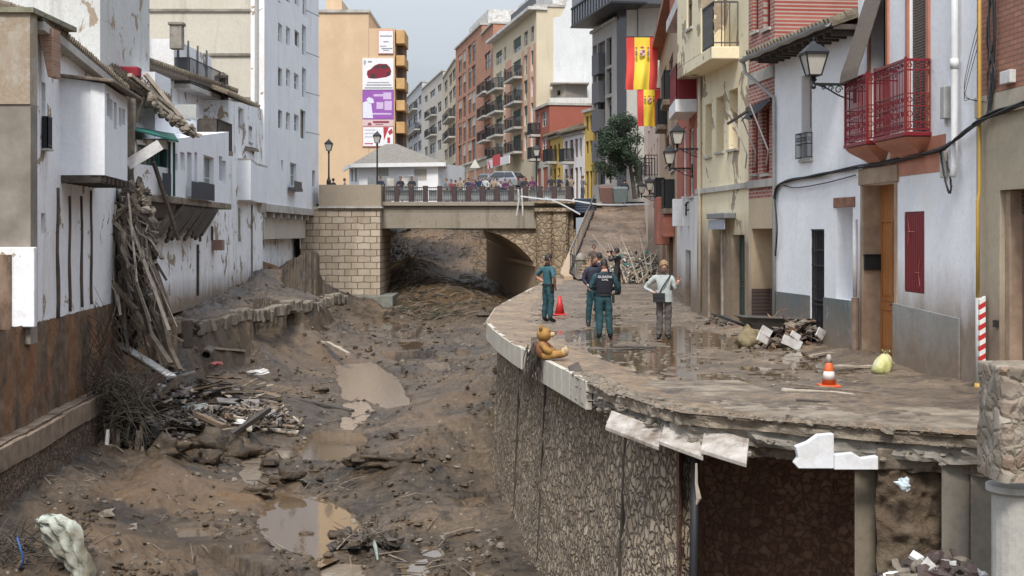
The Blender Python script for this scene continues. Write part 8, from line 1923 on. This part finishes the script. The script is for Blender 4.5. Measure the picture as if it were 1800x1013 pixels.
def hair(t_, c, Mh, mat, sc=(1.1,1.1,1.06), name='hair', cut=.0, puff=.12, seed=0):
    mb = MB(); nu, nv = 22, 12
    for j in range(nv+1):
        th = math.pi*.62*j/nv
        for i in range(nu):
            a = 2*math.pi*i/nu; fr = max(0, math.cos(a)); lim = 1-.42*fr; d = V(math.sin(th*lim)*math.sin(a), math.sin(th*lim)*math.cos(a), math.cos(th*lim)); q = 1+puff*mnoise.noise(d*4+V(seed,0,0)); mb.v.append(tuple(c+Mh @ V(d.x*.082*sc[0]*q, d.y*.1*sc[1]*q-.004, d.z*.125*sc[2]*q)))
    for j in range(nv):
        for i in range(nu): mb.f.append([j*nu+i,(j+1)*nu+i,(j+1)*nu+(i+1)%nu,j*nu+(i+1)%nu]); mb.mi.append(0)
    return mb.build(name, mat, t_, smooth=True)
teal = noisy('teal_uniform', (.008,.04,.05), (.018,.065,.078), 5, .8, .4); teal2 = noisy('teal_shirt', (.02,.08,.1), (.035,.11,.135), 5, .8, .4); navy = noisy('navy_jacket', (.008,.01,.022), (.018,.02,.04), 5, .7, .4)
STAND = dict(kneL=(-.11,.01,.5), kneR=(.12,.02,.5), ankL=(-.12,-.03,.085), ankR=(.14,-.03,.085))
def regions(top, low, sleeve_z=None, short=False, skinm=skin_m):
    def fn(p, k):
        if p.z > 1.50: return 3
        for c in 'LR':
            wr, el = Vector(k['wri'+c]), Vector(k['elb'+c]); ax = wr-el; t_ = max(0,min(1.6,(p-el).dot(ax)/ax.length_squared)); dd = (p-el-ax*t_).length
            if dd < .085 and t_ > (.0 if short else .88) and abs(p.x) > .12: return 3
            if dd < .09 and t_ > 0 and abs(p.x) > .17: return 0
        if p.z < .14: return 2
        if p.z < .96: return 1
        return 0
    return dict(list=[top, low, boot, skinm], fn=fn, skin=skinm)
def belt(t_, z=.99, mat=black, w=.155, d=.12, c=(0,0)):
    mb = MB(); n = 24
    for zz_ in (z-.025, z+.025):
        for i in range(n): a = 2*math.pi*i/n; mb.v.append((c[0]+(w+.018)*math.cos(a), c[1]+(d+.022)*math.sin(a), zz_))
    for i in range(n): mb.f.append([i,(i+1)%n,n+(i+1)%n,n+i]); mb.mi.append(0)
    return mb.build('belt', mat, t_)
def on_street(px, py): return G(px, py, .0)
# 1 left policeman, seen from behind right, hands on hips
p1, c_, Mh_ = human('person', 'police officer in teal shirt with hands on hips, standing left near the red cone', dict(STAND, elbL=(-.42,-.08,1.2), wriL=(-.2,.06,1.03), hdirL=(.8,.4,-.3), elbR=(.4,-.1,1.2), wriR=(.24,.06,.98), hdirR=(-.3,.4,-.8), headrot=-.3), regions(teal2, teal, short=True), seed=1)
hair(p1, c_, Mh_, flat('black_hair', (.012,.01,.009), .6), (1.06,1.06,1.05)); belt(p1)
mb = MB(); mb.box((.19,.0,.9), (.06,.11,.2)); mb.build('holster', black, p1, bevel=.015); place(p1, on_street(963,567), rad(-55), 1.0)
# 2 policeman with vest, back to us
p2, c_, Mh_ = human('person', 'police officer seen from behind in dark vest with white lettering on the back', dict(STAND, kneL=(-.1,.02,.5), kneR=(.1,0,.5), ankL=(-.11,-.02,.085), ankR=(.13,-.02,.085), elbL=(-.31,.0,1.13), wriL=(-.12,.2,1.1), elbR=(.32,.0,1.13), wriR=(.14,.2,1.1), headtilt=-.25), regions(teal, teal), seed=2)
hair(p2, c_, Mh_, flat('black_hair', (.012,.01,.009), .6), (1.0,1.0,1.02)); belt(p2, .99)
def vest(t_, mat, z0=1.03, z1=1.46):
    mb = MB(); n, m_ = 24, 8
    for j in range(m_+1):
        z = z0+(z1-z0)*j/m_; s_ = .93+.15*math.sin(min(1,j/m_*1.1)*2.1); 
        if j == m_: s_ *= .8
        for i in range(n): a = 2*math.pi*i/n; mb.v.append(((.185*s_)*math.copysign(abs(math.cos(a))**.8, math.cos(a)), .14*s_*math.copysign(abs(math.sin(a))**.8, math.sin(a))-.005, z))
    for j in range(m_):
        for i in range(n): mb.f.append([j*n+i,j*n+(i+1)%n,(j+1)*n+(i+1)%n,(j+1)*n+i]); mb.mi.append(0)
    return mb.build('vest', mat, t_, smooth=True)
vs = vest(p2, noisy('black_navy_vest', (.006,.007,.014), (.014,.015,.026), 6, .8, .4))
def text_part(txt, loc, size, mat, parent, rot=(rad(90),0,0), name='lettering', ex=.002):
    cu = bpy.data.curves.new(name, 'FONT'); cu.body = txt; cu.size = size; cu.align_x = 'CENTER'; cu.extrude = ex; ob = bpy.data.objects.new(name, cu); COL.objects.link(ob)
    dg = bpy.context.evaluated_depsgraph_get(); me = bpy.data.meshes.new_from_object(ob.evaluated_get(dg)); bpy.data.objects.remove(ob); me.materials.clear(); me.materials.append(mat)
    o = bpy.data.objects.new(name, me); COL.objects.link(o); o.parent = parent; o.location = loc; o.rotation_euler = rot; return o
vw = flat('vest_white', (.75,.75,.75), .5)
text_part('GUARDIA', (0,-.182,1.36), .072, vw, vs); text_part('CIVIL', (0,-.178,1.30), .06, vw, vs)
mb = MB(); mb.box((.2,.0,.9), (.05,.1,.2)); mb.build('holster', black, p2, bevel=.015); place(p2, on_street(1062,597), rad(2), 1.0)
# 3 policeman behind facing us
p3, c_, Mh_ = human('person', 'police officer in dark jacket facing us, half hidden behind the one in the vest', dict(STAND, elbL=(-.26,.03,1.16), wriL=(-.12,.2,1.05), elbR=(.27,.0,1.14), wriR=(.2,.15,1.0), headrot=.3, headtilt=-.1), regions(navy, teal), seed=3)
hair(p3, c_, Mh_, flat('brown_hair', (.05,.03,.02), .6), (1.08,1.05,1.05)); belt(p3); vest(p3, navy); place(p3, on_street(1044,574), rad(195), 1.02)
# 4,5,6 further people at the ramp foot
p4, c_, Mh_ = human('person', 'dark haired person just behind the police officers', dict(STAND, elbL=(-.28,.0,1.15), wriL=(-.24,.1,.92), elbR=(.28,.0,1.15), wriR=(.24,.1,.92)), regions(navy, teal), seed=4)
hair(p4, c_, Mh_, flat('black_hair', (.012,.01,.009), .6)); place(p4, on_street(1054,548), rad(10), .98)
p5, c_, Mh_ = human('person', 'photographer in black raising a camera at the foot of the ramp', dict(STAND, elbL=(-.27,.2,1.3), wriL=(-.08,.28,1.58), elbR=(.27,.18,1.32), wriR=(.08,.28,1.58)), regions(black, black), seed=5)
hair(p5, c_, Mh_, flat('black_hair', (.012,.01,.009), .6)); mb = MB(); mb.box((0,.27,1.64), (.15,.09,.1)); mb.lathe([(.04,0),(.045,.12)], (0,.31,1.64), 10, Matrix.Rotation(rad(-90),3,'X')); tag(mb.build('camera', black, None, bevel=.01), 'black camera held up by the photographer in black', 'camera')
pos5 = on_street(1085,520); place(p5, pos5, rad(60), 1.0); cam_o = bpy.data.objects['camera.001'] if 'camera.001' in bpy.data.objects else None
if cam_o: place(cam_o, pos5, rad(60))
p6, c_, Mh_ = human('person', 'small distant figure in brown on the pale ramp steps', dict(STAND, elbL=(-.28,.0,1.15), wriL=(-.22,.1,.95), elbR=(.28,.0,1.15), wriR=(.22,.1,.95)), regions(flat('brown_coat', (.1,.07,.05), .8), flat('brown_trousers', (.06,.045,.04), .8)), seed=6)
hair(p6, c_, Mh_, flat('brown_hair', (.05,.03,.02), .6)); place(p6, on_street(1044,494), rad(180), 1.0)
# 7 elderly woman, hand on hip, bag across
grey_cardigan = noisy('grey_green_cardigan', (.3,.33,.32), (.42,.45,.43), 9, .9, .6, .01)
p7, c_, Mh_ = human('person', 'elderly woman in pale grey cardigan with black shoulder bag, one hand on her hip', dict(STAND, kneL=(-.09,.0,.5), kneR=(.09,.01,.5), ankL=(-.09,-.02,.09), ankR=(.1,-.02,.09), elbR=(.44,-.02,1.17), wriR=(.22,.06,1.06), hdirR=(-.7,.5,-.3), elbL=(-.27,.02,1.14), wriL=(-.32,.16,1.3), hdirL=(-.1,.1,1), headrot=.1, headtilt=-.12),
    regions(grey_cardigan, noisy('grey_brown_trousers', (.07,.06,.055), (.13,.115,.105), 5, .9, .4), skinm=flat('skin_pale', (.45,.26,.2), .5)), dict(pel=(.175,.15), spi=(.17,.145), che=(.165,.135), hip=(.115,.11), kne=(.085,.085), ank=(.07,.07)), seed=7)
hair(p7, c_, Mh_, noisy('sandy_hair', (.22,.13,.06), (.4,.27,.15), 20, .8, .6), (1.25,1.2,1.15), puff=.25)
mb = MB(); n, m_ = 24, 6     # loose hem of the cardigan over the hips
for j in range(m_+1):
    z = 1.12-.26*j/m_; s_ = 1.0+.1*j/m_
    for i in range(n): a = 2*math.pi*i/n; mb.v.append((.19*s_*math.cos(a)*(1+.03*math.sin(a*6)), .165*s_*math.sin(a)*(1+.03*math.sin(a*7)), z))
for j in range(m_):
    for i in range(n): mb.f.append([j*n+i,j*n+(i+1)%n,(j+1)*n+(i+1)%n,(j+1)*n+i]); mb.mi.append(0)
mb.build('cardigan_hem', grey_cardigan, p7, smooth=True)
mb = MB(); mb.box((0,0,0), (.26,.1,.2)); mb.box((0,.052,.04), (.25,.01,.1)); bgo = tag(mb.build('shoulder_bag', black, None, bevel=.03), 'black shoulder bag worn across by the elderly woman', 'bag')
mb = MB(); q = catmull([(-.15,.02,1.46),(-.1,.13,1.38),(.02,.18,1.2),(.1,.2,1.04)], 5)
for a, b_ in zip(q[:-1], q[1:]): mb.bar(a, b_, .03, .012, up=V(0,1,0))
mb.build('bag_strap', black, p7)
pos7 = on_street(1167,597); place(p7, pos7, rad(172), .97)
bgo.location = pos7+Matrix.Rotation(rad(172),3,'Z') @ V(.1,.21,.93); bgo.rotation_euler = (0,0,rad(172))
# people on the bridge: three simple bodies copied; each with its own description
mats_b = {}
def bridge_person(label, px, D, zg, top, low, hairm, rz, seed, s=1.0, arms=0, grp_=None):
    key = (top, low, hairm, arms)
    if key in mats_b: t_ = dup(mats_b[key], (0,0,0), 0, label, grp_)
    else:
        A = dict(elbL=(-.28,.02,1.15), wriL=(-.2,.15,1.0), elbR=(.28,.02,1.15), wriR=(.2,.15,1.0)) if arms == 0 else dict(elbL=(-.27,.1,1.18), wriL=(-.1,.3,1.15), elbR=(.27,.1,1.18), wriR=(.1,.3,1.15))
        t_, c, Mh = human('person', label, dict(STAND, **A), regions(flat(top[0], top[1], .8), flat(low[0], low[1], .8)), seed=seed); hair(t_, c, Mh, flat(hairm[0], hairm[1], .7), (1.1,1.1,1.08)); mats_b[key] = t_
        if grp_: t_['group'] = grp_
    place(t_, V(P(px,0,D).x, D, zg), rz, s); return t_
bk_ = ('black_top', (.02,.02,.025)); nv_ = ('navy_top', (.02,.03,.06)); jn = ('jeans', (.05,.07,.11)); gr = ('grey_top', (.16,.16,.17)); pu = ('purple_top', (.09,.02,.07)); tn = ('tan_top', (.25,.19,.13)); rd = ('red_top', (.2,.03,.03)); hb_ = ('hair_black', (.015,.012,.01)); hn = ('hair_brown', (.07,.04,.025)); pl2 = ('pale_top', (.4,.42,.44))
zd = zr0+.0
GP = 'people gathered on the bridge'
named = [(724,bk_,jn,hb_,'person in black leaning on the railing, right one of the pair before the white cottage',1,0),(704,bk_,gr,hn,'person in black leaning on the railing, left one of the pair before the white cottage',1,0),(669,nv_,jn,hb_,'person in dark clothes at the left end of the bridge railing',0,0),
 (842,nv_,jn,hb_,'person in navy top standing out before the crowd near the road sign',0,0),(853,pl2,jn,hn,'person in pale top beside the one in navy on the bridge',0,0),(922,bk_,jn,hb_,'person in black at the right end of the bridge railing',0,0),(936,pu,jn,hn,'person in purple at the right end of the bridge railing',1,0)]
for k, (px,tp2,lo2,hh,lb,ar,_) in enumerate(named): bridge_person(lb, px, BD+1.1, zd, tp2, lo2, hh, rad([180,170,190,200,160,185,175][k]), 20+k, 1.0, ar)
pal = [(bk_,jn,hb_),(gr,jn,hn),(nv_,gr,hb_),(tn,bk_,hn),(rd,jn,hb_),(pu,jn,hn),(pl2,bk_,hb_)]
desc = ['black','grey','navy','tan','red','purple','pale']
spots = [785,793,801,809,816,823,829,834,848,861,868,874,880,888,896]
where = ['left of the crowd','left of the crowd','left part of the crowd','left part of the crowd','in the crowd under the road sign','in the crowd under the road sign','in the crowd under the road sign','in the crowd under the road sign','in the middle of the crowd','in the middle of the crowd','near the lamp side of the crowd','before the parked cars','before the parked cars','right of the parked cars','right end of the crowd']
for k, px in enumerate(spots):
    q = pal[(k*3+1) % 7]; bridge_person('person in %s top %s on the bridge' % (desc[(k*3+1)%7], where[k]), px, BD+4+(k*37 % 5)*1.3, zr0+.05, *q, rad(180+(k*53 % 120)-60), 40+k, .96+.02*(k%4), (k % 2), GP)
for k,(px,y,D,q,lb) in enumerate(((969,352,96,pal[0],'crouching looking person in black by the rubble at the bridge end'),(983,352,97,pal[2],'person in navy at the rubble right of the bridge'),(997,352,98,pal[0],'person in black by the low yellow house'),(1024,352,99,pal[1],'person in grey before the white town house'),(1098,360,93.8,pal[0],'person in black right of the wheeled bins'),(1004,352,99.5,pal[3],'person in tan before the white town house'),(586,330,97,pal[0],'person in black behind the tan parapet by the lamp'),(606,330,97,pal[1],'person in grey behind the tan parapet'))):
    zg = P(0,y,D).z if px > 900 else 4.45; bridge_person(lb, px, D, zg, *q, rad(180+k*40), 60+k, 1.0, k % 2)
